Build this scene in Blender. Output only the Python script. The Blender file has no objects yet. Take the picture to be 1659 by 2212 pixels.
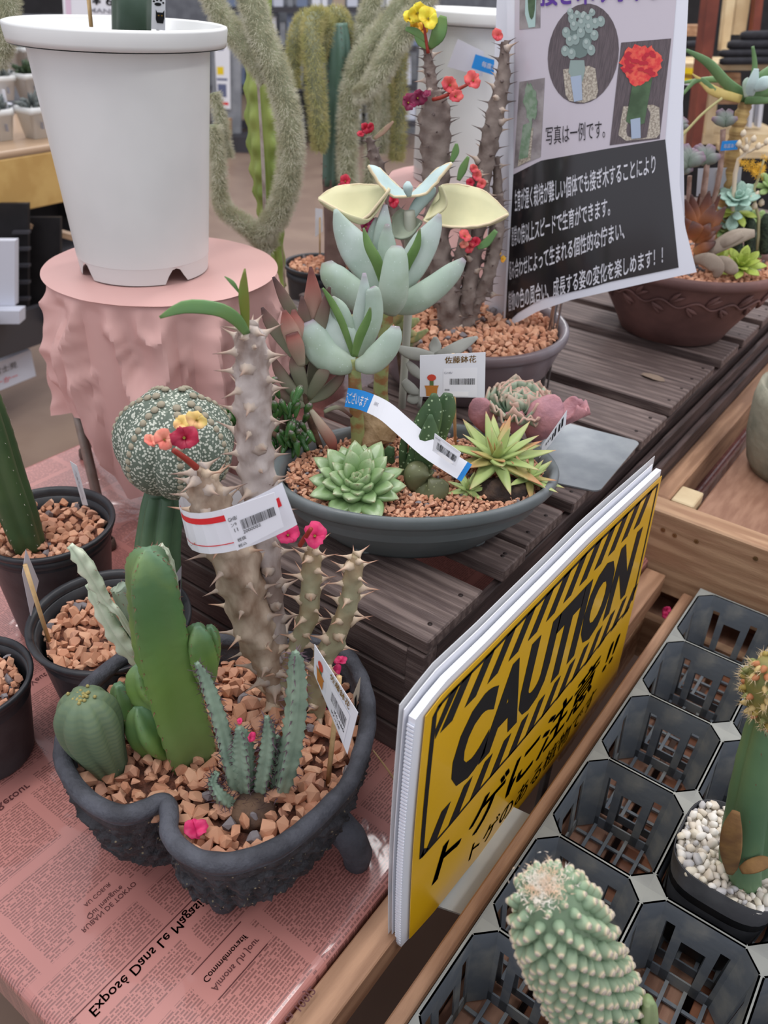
import bpy, bmesh, math, random
from mathutils import Vector, Matrix, Quaternion, noise
random.seed(7)
SC = bpy.context.scene
COL = SC.collection
# ------------------------------------------------------------ camera
F_PX, CX, CY, CAM_H = 1780.0, 829.5, 1106.0, 0.85
PITCH, ROLL, YAW = math.radians(33.5), math.radians(3.0), math.radians(34.6)
FWD = Vector((-math.sin(YAW)*math.cos(PITCH), math.cos(YAW)*math.cos(PITCH), -math.sin(PITCH)))
RT0 = Vector((math.cos(YAW), math.sin(YAW), 0)); UP0 = RT0.cross(FWD)
RT = math.cos(ROLL)*RT0 + math.sin(ROLL)*UP0
UP = -math.sin(ROLL)*RT0 + math.cos(ROLL)*UP0
CAM = Vector((0, 0, CAM_H))
cd = bpy.data.cameras.new('camera'); cam = bpy.data.objects.new('camera', cd); COL.objects.link(cam)
cam.matrix_world = Matrix(((RT.x, UP.x, -FWD.x, 0), (RT.y, UP.y, -FWD.y, 0), (RT.z, UP.z, -FWD.z, CAM_H), (0, 0, 0, 1)))
cd.sensor_fit = 'VERTICAL'; cd.sensor_height = 36.0; cd.lens = F_PX/2212.0*36.0
cd.clip_start = 0.02; cd.clip_end = 60
cd.dof.use_dof = True; cd.dof.focus_distance = 0.92; cd.dof.aperture_fstop = 7.0
SC.camera = cam
# ------------------------------------------------------------ light and exposure
SC.view_settings.view_transform = 'Standard'; SC.view_settings.look = 'None'
SC.view_settings.gamma = 1.0; SC.view_settings.use_curve_mapping = False
SC.view_settings.exposure = 0.22
w = bpy.data.worlds.new('store_air'); SC.world = w; w.use_nodes = True
w.node_tree.nodes['Background'].inputs[0].default_value = (0.87, 0.87, 0.96, 1)
w.node_tree.nodes['Background'].inputs[1].default_value = 0.75
def area(name, loc, sx, sy, power, col=(1, 0.98, 0.97)):
    l = bpy.data.lights.new(name, 'AREA'); l.shape = 'RECTANGLE'; l.size = sx; l.size_y = sy; l.energy = power; l.color = col
    o = bpy.data.objects.new(name, l); o.location = loc; COL.objects.link(o); return o
area('ceiling_lamp', (-1.0, 0.2, 2.7), 0.35, 2.4, 30)
area('ceiling_lamp', (-1.2, 3.2, 2.7), 0.35, 2.4, 32)
area('ceiling_lamp', (1.3, 1.6, 2.7), 0.35, 2.4, 26)
area('ceiling_lamp', (-3.8, 3.2, 2.7), 0.35, 2.4, 40)
area('ceiling_lamp', (-3.0, 6.4, 2.7), 0.35, 2.4, 40)
# ------------------------------------------------------------ pixel rays to world points
def ray(px, py): return (FWD*F_PX + RT*(px-CX) - UP*(py-CY)).normalized()
def Z(px, py, z):
    d = ray(px, py); return CAM + d*((z-CAM_H)/d.z)
FH = Vector((FWD.x, FWD.y, 0)).normalized()
def V(px, py, b, dd=0.0):
    """point of the ray on the upright plane that faces the camera through b, dd further away"""
    d = ray(px, py); return CAM + d*(((Vector(b)-CAM).dot(FH)+dd)/d.dot(FH))
def XP(px, py, x):
    d = ray(px, py); return CAM + d*(x/d.x)
def YP(px, py, y):
    d = ray(px, py); return CAM + d*(y/d.y)
def M_(p): return (p-CAM).dot(FWD)/F_PX      # metres per pixel at p
# ------------------------------------------------------------ materials
def lin(c):
    return tuple((v/255/12.92 if v/255 <= 0.04045 else ((v/255+0.055)/1.055)**2.4) for v in c[:3]) + (1,)
MATS = {}
def mat(name, c, c2=None, ns=20, rough=0.55, bump=0, bs=60, ramp=None, metal=0, coat=0, sss=0, stretch=(1, 1, 1), spec=0.4,
        isl=None, alpha=1, trans=0, lo=0.4, hi=0.6, det=4, dots=None, wave=None, trl=0):
    """c/c2: colours mixed by noise; ramp: colours along the mesh attribute 't'; isl: colours picked per piece; dots: (colour, scale, radius)"""
    if name in MATS: return MATS[name]
    m = bpy.data.materials.new(name); m.use_nodes = True; nt = m.node_tree; N = nt.nodes; L = nt.links
    b = N['Principled BSDF']
    def setv(k, v):
        if k in b.inputs: b.inputs[k].default_value = v
    setv('Roughness', rough); setv('Metallic', metal); setv('Specular IOR Level', spec); setv('Coat Weight', coat); setv('Coat Roughness', 0.12)
    setv('Alpha', alpha); setv('Transmission Weight', trans)
    if sss: setv('Subsurface Weight', sss); setv('Subsurface Radius', (0.01, 0.008, 0.004)); setv('Subsurface Scale', 0.3)
    tc = N.new('ShaderNodeTexCoord'); mp = N.new('ShaderNodeMapping'); mp.inputs['Scale'].default_value = stretch
    L.new(tc.outputs['Object'], mp.inputs[0])
    def nz(s, d=4):
        n = N.new('ShaderNodeTexNoise'); n.inputs['Scale'].default_value = s; n.inputs['Detail'].default_value = d
        L.new(mp.outputs[0], n.inputs['Vector']); return n
    def rmp(cols, fac):
        r = N.new('ShaderNodeValToRGB'); e = r.color_ramp.elements
        while len(e) < len(cols): e.new(0.5)
        for i, (p, cc) in enumerate(sorted(cols, key=lambda q: q[0])): e[i].position = p; e[i].color = lin(cc) if len(cc) == 3 else cc
        L.new(fac, r.inputs[0]); return r
    col = None
    if isl:
        oi = N.new('ShaderNodeObjectInfo'); ge = N.new('ShaderNodeNewGeometry')
        a = N.new('ShaderNodeMath'); a.operation = 'ADD'; L.new(oi.outputs['Random'], a.inputs[0]); L.new(ge.outputs['Random Per Island'], a.inputs[1])
        f = N.new('ShaderNodeMath'); f.operation = 'FRACT'; L.new(a.outputs[0], f.inputs[0])
        rr_ = rmp([(i/len(isl), q) for i, q in enumerate(isl)], f.outputs[0]); rr_.color_ramp.interpolation = 'CONSTANT'; col = rr_.outputs[0]
        if not c2: c2 = None
    elif ramp:
        at = N.new('ShaderNodeAttribute'); at.attribute_name = 't'
        n = nz(ns, det); ma = N.new('ShaderNodeMath'); ma.operation = 'MULTIPLY_ADD'; ma.inputs[1].default_value = 0.22; ma.inputs[2].default_value = -0.11
        L.new(n.outputs[0], ma.inputs[0]); ad = N.new('ShaderNodeMath'); L.new(at.outputs['Fac'], ad.inputs[0]); L.new(ma.outputs[0], ad.inputs[1])
        col = rmp(ramp, ad.outputs[0]).outputs[0]
    if c2 is not None:
        n = nz(ns, det); r = rmp([(lo, (0, 0, 0)), (hi, (255, 255, 255))], n.outputs[0])
        mx = N.new('ShaderNodeMix'); mx.data_type = 'RGBA'; L.new(r.outputs[0], mx.inputs[0])
        if col: L.new(col, mx.inputs[6])
        else: mx.inputs[6].default_value = lin(c)
        mx.inputs[7].default_value = lin(c2); col = mx.outputs[2]
    if wave:   # wood grain: (colour, scale, distortion)
        wv = N.new('ShaderNodeTexWave'); wv.bands_direction = wave[3] if len(wave) > 3 else 'X'; wv.inputs['Scale'].default_value = wave[1]; wv.inputs['Distortion'].default_value = wave[2]
        wv.inputs['Detail'].default_value = 3; wv.inputs['Detail Scale'].default_value = 1.5
        L.new(mp.outputs[0], wv.inputs['Vector'])
        r = rmp([(0.3, (0, 0, 0)), (0.95, (255, 255, 255))], wv.outputs['Fac'])
        mx = N.new('ShaderNodeMix'); mx.data_type = 'RGBA'; mul = N.new('ShaderNodeMath'); mul.operation = 'MULTIPLY'; mul.inputs[1].default_value = 0.6
        L.new(r.outputs[0], mul.inputs[0]); L.new(mul.outputs[0], mx.inputs[0])
        if col: L.new(col, mx.inputs[6])
        else: mx.inputs[6].default_value = lin(c)
        mx.inputs[7].default_value = lin(wave[0]); col = mx.outputs[2]
    if dots:
        v = N.new('ShaderNodeTexVoronoi'); v.inputs['Scale'].default_value = dots[1]; L.new(mp.outputs[0], v.inputs['Vector'])
        r = rmp([(dots[2]*0.8, (255, 255, 255)), (dots[2]*1.15, (0, 0, 0))], v.outputs['Distance'])
        mx = N.new('ShaderNodeMix'); mx.data_type = 'RGBA'; L.new(r.outputs[0], mx.inputs[0])
        if col: L.new(col, mx.inputs[6])
        else: mx.inputs[6].default_value = lin(c)
        mx.inputs[7].default_value = lin(dots[0]); col = mx.outputs[2]
    if col: L.new(col, b.inputs['Base Color'])
    else: b.inputs['Base Color'].default_value = lin(c)
    if bump:
        n = nz(bs, 5); bp = N.new('ShaderNodeBump'); bp.inputs['Strength'].default_value = bump; bp.inputs['Distance'].default_value = 0.004
        L.new(n.outputs[0], bp.inputs['Height']); L.new(bp.outputs[0], b.inputs['Normal'])
    MATS[name] = m; return m
# ------------------------------------------------------------ objects
WP = {}
def tag(o, label=None, cat=None, group=None, kind=None):
    if label: o['label'] = label
    if cat: o['category'] = cat
    if group: o['group'] = group
    if kind: o['kind'] = kind
    return o
def thing(name, label, cat, loc=(0, 0, 0), group=None):
    o = bpy.data.objects.new(name, None); o.empty_display_size = 0.02; COL.objects.link(o); o.location = Vector(loc); WP[o.name] = Vector(loc)
    return tag(o, label, cat, group)
def wp(o): return WP[o.name] if o is not None else Vector((0, 0, 0))
def mesh(name, verts, faces, m, smooth=True, t=None, mi=None):
    me = bpy.data.meshes.new(name); me.from_pydata([tuple(v) for v in verts], [], faces); me.validate()
    for q in (m if isinstance(m, (list, tuple)) else [m]): me.materials.append(q)
    if smooth: me.polygons.foreach_set('use_smooth', [True]*len(me.polygons))
    if mi: me.polygons.foreach_set('material_index', mi)
    if t:
        a = me.attributes.new('t', 'FLOAT', 'POINT'); a.data.foreach_set('value', t)
    return me
def place(name, me, parent=None, loc=(0, 0, 0), rot=None, scale=None):
    """link me; loc is in world space"""
    o = bpy.data.objects.new(name, me); COL.objects.link(o)
    o.location = Vector(loc)-wp(parent); WP[o.name] = Vector(loc)
    if rot is not None: o.rotation_mode = 'QUATERNION'; o.rotation_quaternion = rot
    if scale is not None: o.scale = scale if hasattr(scale, '__len__') else (scale,)*3
    if parent is not None: o.parent = parent
    return o
class G:
    """collects geometry for one mesh"""
    def __init__(s): s.v = []; s.f = []; s.t = []; s.m = []; s.cm = 0
    def add(s, v, f, t=None):
        k = len(s.v); s.v += [Vector(q) for q in v]; s.f += [tuple(i+k for i in q) for q in f]
        s.t += t if t else [0.0]*len(v); s.m += [s.cm]*len(f); return s
    def box(s, lo, hi, mt=None):
        x0, y0, z0 = lo; x1, y1, z1 = hi
        v = [Vector(p) for p in ((x0, y0, z0), (x1, y0, z0), (x1, y1, z0), (x0, y1, z0), (x0, y0, z1), (x1, y0, z1), (x1, y1, z1), (x0, y1, z1))]
        if mt is not None: v = [mt @ q for q in v]
        return s.add(v, [(0, 3, 2, 1), (4, 5, 6, 7), (0, 1, 5, 4), (1, 2, 6, 5), (2, 3, 7, 6), (3, 0, 4, 7)])
    def prism(s, poly, z0, z1):
        n = len(poly); return s.add([(p[0], p[1], z0) for p in poly]+[(p[0], p[1], z1) for p in poly],
            [tuple(range(n-1, -1, -1)), tuple(range(n, 2*n))]+[(i, (i+1) % n, n+(i+1) % n, n+i) for i in range(n)])
    def rings(s, rs, ts=None, close=False, cap=True):
        n = len(rs[0]); v = [q for r in rs for q in r]; f = []
        K = len(rs)
        for i in range(K if close else K-1):
            a = i*n; b = ((i+1) % K)*n
            f += [(a+j, a+(j+1) % n, b+(j+1) % n, b+j) for j in range(n)]
        if cap and not close: f += [tuple(range(n-1, -1, -1)), tuple(range((K-1)*n, K*n))]
        return s.add(v, f, [t for t in ts for _ in range(n)] if ts else None)
    def lathe(s, prof, c, n=48, sx=1, sy=1, ang=0, cap=True):
        c = Vector(c); R = Matrix.Rotation(ang, 3, 'Z'); rs = []
        for r, z in prof:
            rs.append([c+R @ Vector((r*sx*math.cos(2*math.pi*i/n), r*sy*math.sin(2*math.pi*i/n), z)) for i in range(n)])
        return s.rings(rs, [i/(len(prof)-1) for i in range(len(prof))], cap=cap)
    def tube(s, pts, rad, n=10, prof=None, cap=True, flat=1.0, wide=None, roll=0.0):
        """swept section; prof(theta, u) multiplies the radius; wide: direction function giving the width axis"""
        pts = [Vector(p) for p in pts]; K = len(pts); rs = []; ts = []
        nrm = None
        for i, p in enumerate(pts):
            tg = (pts[min(i+1, K-1)]-pts[max(i-1, 0)]).normalized()
            if wide is not None:
                x = wide(p, tg); x = (x-tg*x.dot(tg)).normalized()
            else:
                if nrm is None:
                    a = Vector((0, 0, 1)) if abs(tg.z) < 0.9 else Vector((1, 0, 0)); nrm = (a-tg*a.dot(tg)).normalized()
                else: nrm = (nrm-tg*nrm.dot(tg)).normalized()
                x = nrm
            y = tg.cross(x)
            if roll: x, y = x*math.cos(roll)+y*math.sin(roll), y*math.cos(roll)-x*math.sin(roll)
            u = i/(K-1); r = rad[i] if hasattr(rad, '__len__') else rad
            fl = flat[i] if hasattr(flat, '__len__') else flat
            ring = []
            for j in range(n):
                th = 2*math.pi*j/n; q = r*(prof(th, u) if prof else 1)
                ring.append(p+x*(q*math.cos(th))+y*(q*math.sin(th)*fl))
            rs.append(ring); ts.append(u)
        return s.rings(rs, ts, cap=cap)
    def build(s, name, m, parent=None, smooth=True, origin=None):
        o0 = Vector(origin) if origin is not None else wp(parent)
        me = mesh(name, [q-o0 for q in s.v], s.f, m, smooth, s.t, s.m if isinstance(m, (list, tuple)) else None)
        return place(name, me, parent, o0)
def spline(pts, n):
    """Catmull-Rom through tuples of any length, n samples"""
    K = len(pts); out = []
    for k in range(n):
        x = k/(n-1)*(K-1); i = min(int(x), K-2); f = x-i
        a, b, c, d = (pts[max(i-1, 0)], pts[i], pts[i+1], pts[min(i+2, K-1)])
        out.append(tuple(0.5*((2*b[j])+(-a[j]+c[j])*f+(2*a[j]-5*b[j]+4*c[j]-d[j])*f*f+(-a[j]+3*b[j]-3*c[j]+d[j])*f**3) for j in range(len(b))))
    return out
def camwide(p, tg): return tg.cross(CAM-p)
def bevel(o, wd, seg=2):
    b = o.modifiers.new('bevel', 'BEVEL'); b.width = wd; b.segments = seg; b.limit_method = 'ANGLE'; b.angle_limit = 0.6
    return o
def boxpart(name, lo, hi, m, parent=None, bv=0.0015, jitter=0.0):
    g = G(); lo = Vector(lo); hi = Vector(hi)
    c = Vector(((lo.x+hi.x)/2, (lo.y+hi.y)/2, lo.z)); g.box(lo, hi)
    o = g.build(name, m, parent, False, origin=c)
    if bv: bevel(o, bv, 1)
    if jitter: o.rotation_euler = tuple(random.uniform(-jitter, jitter) for _ in range(3))
    return o
def text2d(body, size=1.0, bold=0.0, shear=0.0, align='LEFT', sx=1.0, space=1.0):
    """flat text mesh data (verts, faces) in its own plane, height about size"""
    asc = body.isascii(); c = bpy.data.curves.new('lettering', 'FONT'); c.body = body; c.size = size; c.offset = bold*size if asc else 0; c.shear = shear; c.align_x = align; c.space_character = space
    c.resolution_u = 3
    o = bpy.data.objects.new('lettering', c); COL.objects.link(o)
    dg = bpy.context.evaluated_depsgraph_get(); me = bpy.data.meshes.new_from_object(o.evaluated_get(dg))
    v = [(q.co.x*sx, q.co.y) for q in me.vertices]; f = [tuple(p.vertices) for p in me.polygons]
    bpy.data.objects.remove(o); bpy.data.meshes.remove(me); bpy.data.curves.remove(c)
    if bold and not asc:
        n = len(v); b = bold*0.9*size; v0 = v; f0 = f; v = []; f = []
        for k, (dx, dy) in enumerate(((-b, -b*0.6), (b, -b*0.6), (b, b*0.6), (-b, b*0.6))): v += [(x+dx, y+dy) for x, y in v0]; f += [tuple(i+k*n for i in q) for q in f0]
    return v, f
def fit(vf, w, h=None):
    """scale text to width w (and height h), origin at lower left"""
    v, f = vf
    if not v: return v, f
    x0 = min(q[0] for q in v); x1 = max(q[0] for q in v); y0 = min(q[1] for q in v); y1 = max(q[1] for q in v)
    k = w/(x1-x0); ky = k if h is None else h/(y1-y0)
    return [((q[0]-x0)*k, (q[1]-y0)*ky) for q in v], f
# ------------------------------------------------------------ wood and basic materials
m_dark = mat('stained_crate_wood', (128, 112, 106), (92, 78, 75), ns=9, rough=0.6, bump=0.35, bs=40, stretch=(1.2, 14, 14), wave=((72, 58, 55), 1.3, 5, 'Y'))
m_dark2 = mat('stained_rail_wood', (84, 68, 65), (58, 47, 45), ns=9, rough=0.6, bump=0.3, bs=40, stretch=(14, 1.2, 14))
m_wood = mat('light_timber', (186, 150, 118), (160, 122, 94), ns=5, rough=0.6, bump=0.2, bs=50, stretch=(1.5, 12, 12), wave=((146, 110, 82), 1.1, 5, 'Z'))
m_woody = mat('light_timber_long', (180, 140, 110), (150, 112, 86), ns=5, rough=0.6, bump=0.2, bs=50, stretch=(12, 1.5, 12), wave=((142, 106, 80), 1.1, 5, 'X'))
m_ply = mat('brown_board', (158, 120, 98), (138, 100, 80), ns=6, rough=0.6, bump=0.15, bs=70, stretch=(10, 2, 10))
m_red = mat('red_brown_board', (140, 92, 66), (112, 70, 50), ns=6, rough=0.5, stretch=(2, 10, 10))
m_pale = mat('pale_timber', (216, 196, 158), (200, 176, 138), ns=14, rough=0.6)
m_floor = mat('shop_floor', (152, 130, 114), (140, 118, 104), ns=3, rough=0.35, bump=0.03)
m_black = mat('black_plastic', (42, 43, 47), (54, 55, 58), ns=30, rough=0.42, bump=0.06, bs=90)
m_white = mat('white_plastic', (224, 226, 224), (214, 216, 214), ns=4, rough=0.42, spec=0.5, coat=0.15)
m_steel = mat('steel', (190, 190, 192), rough=0.25, metal=0.9)
m_zinc = mat('zinc_sheet', (158, 164, 168), (140, 147, 152), ns=18, rough=0.38, metal=0.55, bump=0.05, bs=20)
m_paperw = mat('white_card', (232, 234, 240), rough=0.5)
m_print = mat('black_print', (22, 22, 26), rough=0.5)
m_grey_print = mat('grey_print', (150, 150, 158), rough=0.5)
m_blue = mat('blue_print', (28, 130, 205), rough=0.45)
m_redp = mat('red_print', (222, 40, 48), rough=0.45)
m_gold = mat('gold_print', (150, 112, 30), rough=0.45)
m_orange = mat('orange_print', (196, 128, 60), rough=0.45)
m_cane = mat('bamboo_stick', (214, 182, 132), (198, 164, 116), ns=60, rough=0.5)
# ------------------------------------------------------------ floor and table
g = G(); g.box((-12, -3, -0.64), (6, 14, -0.62)); tag(g.build('floor', m_floor, smooth=False), kind='structure')

# newsprint wrapping paper under clear sheet
m_news = bpy.data.materials.new('pink_newsprint'); m_news.use_nodes = True
nt = m_news.node_tree; N = nt.nodes; L = nt.links; B = N['Principled BSDF']
B.inputs['Roughness'].default_value = 0.45; B.inputs['Coat Weight'].default_value = 0.9; B.inputs['Coat Roughness'].default_value = 0.09
tc = N.new('ShaderNodeTexCoord'); sp = N.new('ShaderNodeSeparateXYZ'); L.new(tc.outputs['Object'], sp.inputs[0])
def mth(op, a, b=None, c=None):
    n = N.new('ShaderNodeMath'); n.operation = op
    for i, q in enumerate((a, b, c)):
        if q is None: continue
        if hasattr(q, 'is_output'): L.new(q, n.inputs[i])
        else: n.inputs[i].default_value = q
    return n.outputs[0]
ln = mth('ABSOLUTE', mth('SUBTRACT', mth('FRACT', mth('MULTIPLY', sp.outputs[0], 1/0.0036)), 0.5))
lines = mth('GREATER_THAN', ln, 0.24)
mpw = N.new('ShaderNodeMapping'); mpw.inputs['Scale'].default_value = (238, 330, 1); L.new(tc.outputs['Object'], mpw.inputs[0])
fl = N.new('ShaderNodeVectorMath'); fl.operation = 'SNAP'; fl.inputs[1].default_value = (1, 0.0001, 1); L.new(mpw.outputs[0], fl.inputs[0])
nw = N.new('ShaderNodeTexNoise'); nw.inputs['Scale'].default_value = 0.9; nw.inputs['Detail'].default_value = 1; L.new(fl.outputs[0], nw.inputs['Vector'])
words = mth('GREATER_THAN', nw.outputs[0], 0.43)
mpb = N.new('ShaderNodeMapping'); mpb.inputs['Rotation'].default_value = (0, 0, math.pi/2); mpb.inputs['Location'].default_value = (0.03, 0.012, 0); L.new(tc.outputs['Object'], mpb.inputs[0])
bk = N.new('ShaderNodeTexBrick'); bk.inputs['Scale'].default_value = 1; bk.inputs['Brick Width'].default_value = 0.17; bk.inputs['Row Height'].default_value = 0.115
bk.inputs['Mortar Size'].default_value = 0.006; bk.inputs['Mortar Smooth'].default_value = 0; bk.offset = 0.37; L.new(mpb.outputs[0], bk.inputs['Vector'])
ink = mth('MULTIPLY', mth('MULTIPLY', lines, words), mth('SUBTRACT', 1.0, bk.outputs['Fac']))
# blocks kept clear for the printed headings
def clear(x0, x1, y0, y1):
    a = mth('MULTIPLY', mth('GREATER_THAN', sp.outputs[0], x0), mth('LESS_THAN', sp.outputs[0], x1))
    b = mth('MULTIPLY', mth('GREATER_THAN', sp.outputs[1], y0), mth('LESS_THAN', sp.outputs[1], y1))
    return mth('SUBTRACT', 1.0, mth('MULTIPLY', a, b))
CLEAR_AT = len(N)
nb = N.new('ShaderNodeTexNoise'); nb.inputs['Scale'].default_value = 5; L.new(tc.outputs['Object'], nb.inputs['Vector'])
base = N.new('ShaderNodeValToRGB'); base.color_ramp.elements[0].position = 0.35; base.color_ramp.elements[0].color = lin((180, 118, 110)); base.color_ramp.elements[1].position = 0.65; base.color_ramp.elements[1].color = lin((198, 134, 124))
L.new(nb.outputs[0], base.inputs[0])
def finish_news(zones):
    k = ink
    for z in zones: k = mth('MULTIPLY', k, clear(*z))
    mx = N.new('ShaderNodeMix'); mx.data_type = 'RGBA'; L.new(mth('MULTIPLY', k, 0.6), mx.inputs[0]); L.new(base.outputs[0], mx.inputs[6]); mx.inputs[7].default_value = lin((88, 48, 46))
    L.new(mx.outputs[2], B.inputs['Base Color'])
    n1 = N.new('ShaderNodeTexNoise'); n1.inputs['Scale'].default_value = 7; n1.inputs['Detail'].default_value = 3; n1.inputs['Distortion'].default_value = 0.8; L.new(tc.outputs['Object'], n1.inputs['Vector'])
    bp = N.new('ShaderNodeBump'); bp.inputs['Strength'].default_value = 0.5; bp.inputs['Distance'].default_value = 0.012; L.new(n1.outputs[0], bp.inputs['Height']); L.new(bp.outputs[0], B.inputs['Coat Normal'])
# table body with rounded covered edges
TX0, TX1, TY0, TY1 = -1.37, -0.282, 0.142, 2.1
table = thing('display_table', 'low display table covered with pink printed newspaper under clear sheet', 'table', ((TX0+TX1)/2, 1.1, -0.62))
g = G(); r = 0.012; prof = [(0, -0.075)]+[(r*math.sin(a*math.pi/12)-r, -r+r*math.cos(a*math.pi/12)) for a in range(6, -1, -1)]
def rr(off, z): return [Vector((TX0-off, TY0-off, z)), Vector((TX1+off, TY0-off, z)), Vector((TX1+off, TY1+off, z)), Vector((TX0-off, TY1+off, z))]
g.rings([rr(o_, z_) for o_, z_ in prof])
cover = g.build('table_cover', m_news, table, smooth=False)
bevel(cover, 0.01, 4)
# headings printed on the paper (they run along the table, mirrored as in the print)
heads = [('Exposé Dans Le Magasin', (186, 2178), (447, 1942), 30, 0.008), ('Commémoratif', (437, 2116), (530, 2020), 17, 0.006), ('Aimons Un Jour', (452, 2132), (550, 2022), 17, 0.006),
         ('RUBAN DE TOKYO', (175, 2008), (288, 1904), 14, 0.004), ('Qui Inaugure', (183, 1978), (257, 1910), 14, 0.004), ('AU COEUR', (180, 1955), (235, 1906), 13, 0.004),
         ('Retour', (-10, 1742), (56, 1690), 16, 0.006), ('Qu\'il Veut Pa', (20, 1500), (112, 1436), 13, 0.006), ('ca 100J2', (607, 2200), (672, 2132), 16, 0.012)]
zones = []
g = G()
for body, a, b, hpx, bold in heads:
    A = Z(*a, 0.0); Bq = Z(*b, 0.0); ln_ = (Bq-A).length; d = Vector((0, 1, 0)); s_ = Vector((1, 0, 0))
    v, f = fit(text2d(body, 1, bold), ln_); hh = max(q[1] for q in v)
    zx = A.x+hh
    g.add([A+d*q[0]+s_*(q[1])+Vector((0, 0, 0.0006)) for q in v], f)
    zones.append((A.x-0.006-wp(table).x, A.x+hh+0.006-wp(table).x, A.y-0.012-1.1, A.y+ln_+0.012-1.1))
o = g.build('heading', mat('brown_ink', (92, 48, 48), rough=0.5), table, False)
for f0, f1, z_ in [((150, 2209), (452, 1962), 0), ((414, 2106), (521, 1992), 0), ((472, 2160), (579, 2040), 0)]:
    A = Z(*f0, 0); Bq = Z(*f1, 0)
    gg = G(); gg.box((A.x-0.0005, A.y, 0.0001), (A.x+0.0005, Bq.y, 0.0006)); gg.build('rule_line', MATS['brown_ink'], table, False)
finish_news(zones)
boxpart('table_board', (TX1+0.004, TY0-0.4, -0.05), (-0.243, 1.22, -0.006), m_woody, table)
boxpart('table_apron', (TX0+0.03, TY0+0.03, -0.13), (TX1-0.0, TY1-0.02, -0.076), m_woody, table)
for lx, ly in ((TX0+0.06, TY0+0.06), (TX1-0.1, TY0+0.06), (TX0+0.06, TY1-0.12), (TX1-0.1, TY1-0.12)):
    boxpart('leg', (lx, ly, -0.62), (lx+0.05, ly+0.05, -0.13), m_woody, table)
# ------------------------------------------------------------ slatted dark crate stand
ZT = 0.205; CX0, CX1, CY0, CY1 = -0.83, -0.352, 0.612, 3.2
crate = thing('slatted_crate', 'dark stained slatted wooden crate stand carrying the bowls', 'crate', ((CX0+CX1)/2, 1.6, 0.001))
sl = [(0.616, 0.741), (0.79, 0.853), (0.862, 0.972), (1.0, 1.12), (1.126, 1.24), (1.256, 1.377), (1.415, 1.538), (1.541, 1.664), (1.707, 1.822), (1.856, 1.975)]
y = 2.015
while y < 3.1: sl.append((y, y+0.115)); y += 0.15
for a, b in sl:
    o = boxpart('top_slat', (CX0 if a < 1.2 else -1.25, a, ZT-0.02), (CX1+random.uniform(-0.004, 0.004), b, ZT), m_dark, crate, 0.002, 0.0015)
    g = G()
    for yy in (a+0.028, b-0.028):
        g.lathe([(0.0032, 0), (0.0032, 0.0004)], (CX1-0.018, yy, ZT), 8)
    g.build('nail_head', mat('rust_nail', (40, 28, 26), rough=0.6), crate)
nb_ = 4
for k in range(nb_):
    z1 = ZT-0.024-k*0.0465; boxpart('front_slat', (CX0, CY0, z1-0.042), (CX1-0.026, CY0+0.016, z1), m_dark, crate, 0.002, 0.001)
    for (a, b) in ((CY0+0.03, CY1),):
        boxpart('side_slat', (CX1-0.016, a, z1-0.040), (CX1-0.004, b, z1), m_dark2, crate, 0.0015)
boxpart('corner_post', (CX1-0.028, CY0, 0.001), (CX1-0.002, CY0+0.028, ZT-0.021), m_dark, crate)
boxpart('corner_post', (CX0, CY0+0.018, 0.001), (CX0+0.028, CY0+0.04, ZT-0.021), m_dark, crate)
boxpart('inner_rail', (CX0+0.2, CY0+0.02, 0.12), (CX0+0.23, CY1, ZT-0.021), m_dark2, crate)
# second dark rail beyond the crate
rail = thing('dark_side_rail', 'dark wooden rail running along the right side of crate', 'rail', (-0.335, 1.8, 0.12))
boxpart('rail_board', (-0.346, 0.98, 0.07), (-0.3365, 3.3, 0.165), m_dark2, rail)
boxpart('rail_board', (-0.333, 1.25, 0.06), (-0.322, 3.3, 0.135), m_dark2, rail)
boxpart('rail_foot', (-0.345, 1.4, -0.006), (-0.325, 1.45, 0.06), m_dark2, rail)
# ------------------------------------------------------------ timber bench on the right
bench = thing('timber_bench', 'light timber bench frame with inset trough holding the black tray', 'bench', (-0.05, 0.9, -0.62))
boxpart('cross_beam', (-0.325, 1.24, -0.06), (0.6, 1.285, 0.1), m_wood, bench, 0.003)
g = G()
for px_, py_ in ((1432, 1145), (1457, 1157), (1504, 1170), (1632, 1207)):
    p = YP(px_, py_, 1.2385); n_ = 12
    g.add([p]+[p+Vector((0.0042*math.cos(i*math.tau/n_), 0, 0.0042*math.sin(i*math.tau/n_))) for i in range(n_)], [(0, 1+(i+1) % n_, 1+i) for i in range(n_)])
    g.box(p+Vector((-0.003, -0.0006, -0.0006)), p+Vector((0.003, -0.0001, 0.0006))); g.box(p+Vector((-0.0006, -0.0006, -0.003)), p+Vector((0.0006, -0.0001, 0.003)))
g.build('screw_head', mat('brass_screw', (150, 120, 84), rough=0.35, metal=0.8), bench, False)
boxpart('left_rail', (-0.322, 1.287, 0.03), (-0.286, 3.0, 0.1), m_woody, bench, 0.003)
boxpart('top_plank', (-0.243, 1.287, 0.05), (0.0, 3.0, 0.085), m_ply, bench, 0.003)
boxpart('top_plank', (0.004, 1.287, 0.05), (0.5, 3.0, 0.085), m_ply, bench, 0.003)
boxpart('spacer_block', (-0.284, 1.287, 0.03), (-0.245, 1.345, 0.101), m_pale, bench, 0.002)
boxpart('under_rail', (-0.33, 1.30, -0.14), (0.6, 1.34, -0.0), m_red, bench)
boxpart('trough_side', (-0.206, -0.3, -0.17), (-0.188, 1.215, -0.022), m_woody, bench, 0.002)
boxpart('trough_end', (-0.29, 1.2165, -0.2), (0.6, 1.236, -0.105), m_wood, bench, 0.002)
boxpart('ledge_board', (-0.30, 1.2365, -0.13), (0.6, 1.30, -0.11), m_ply, bench, 0.002)
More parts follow.
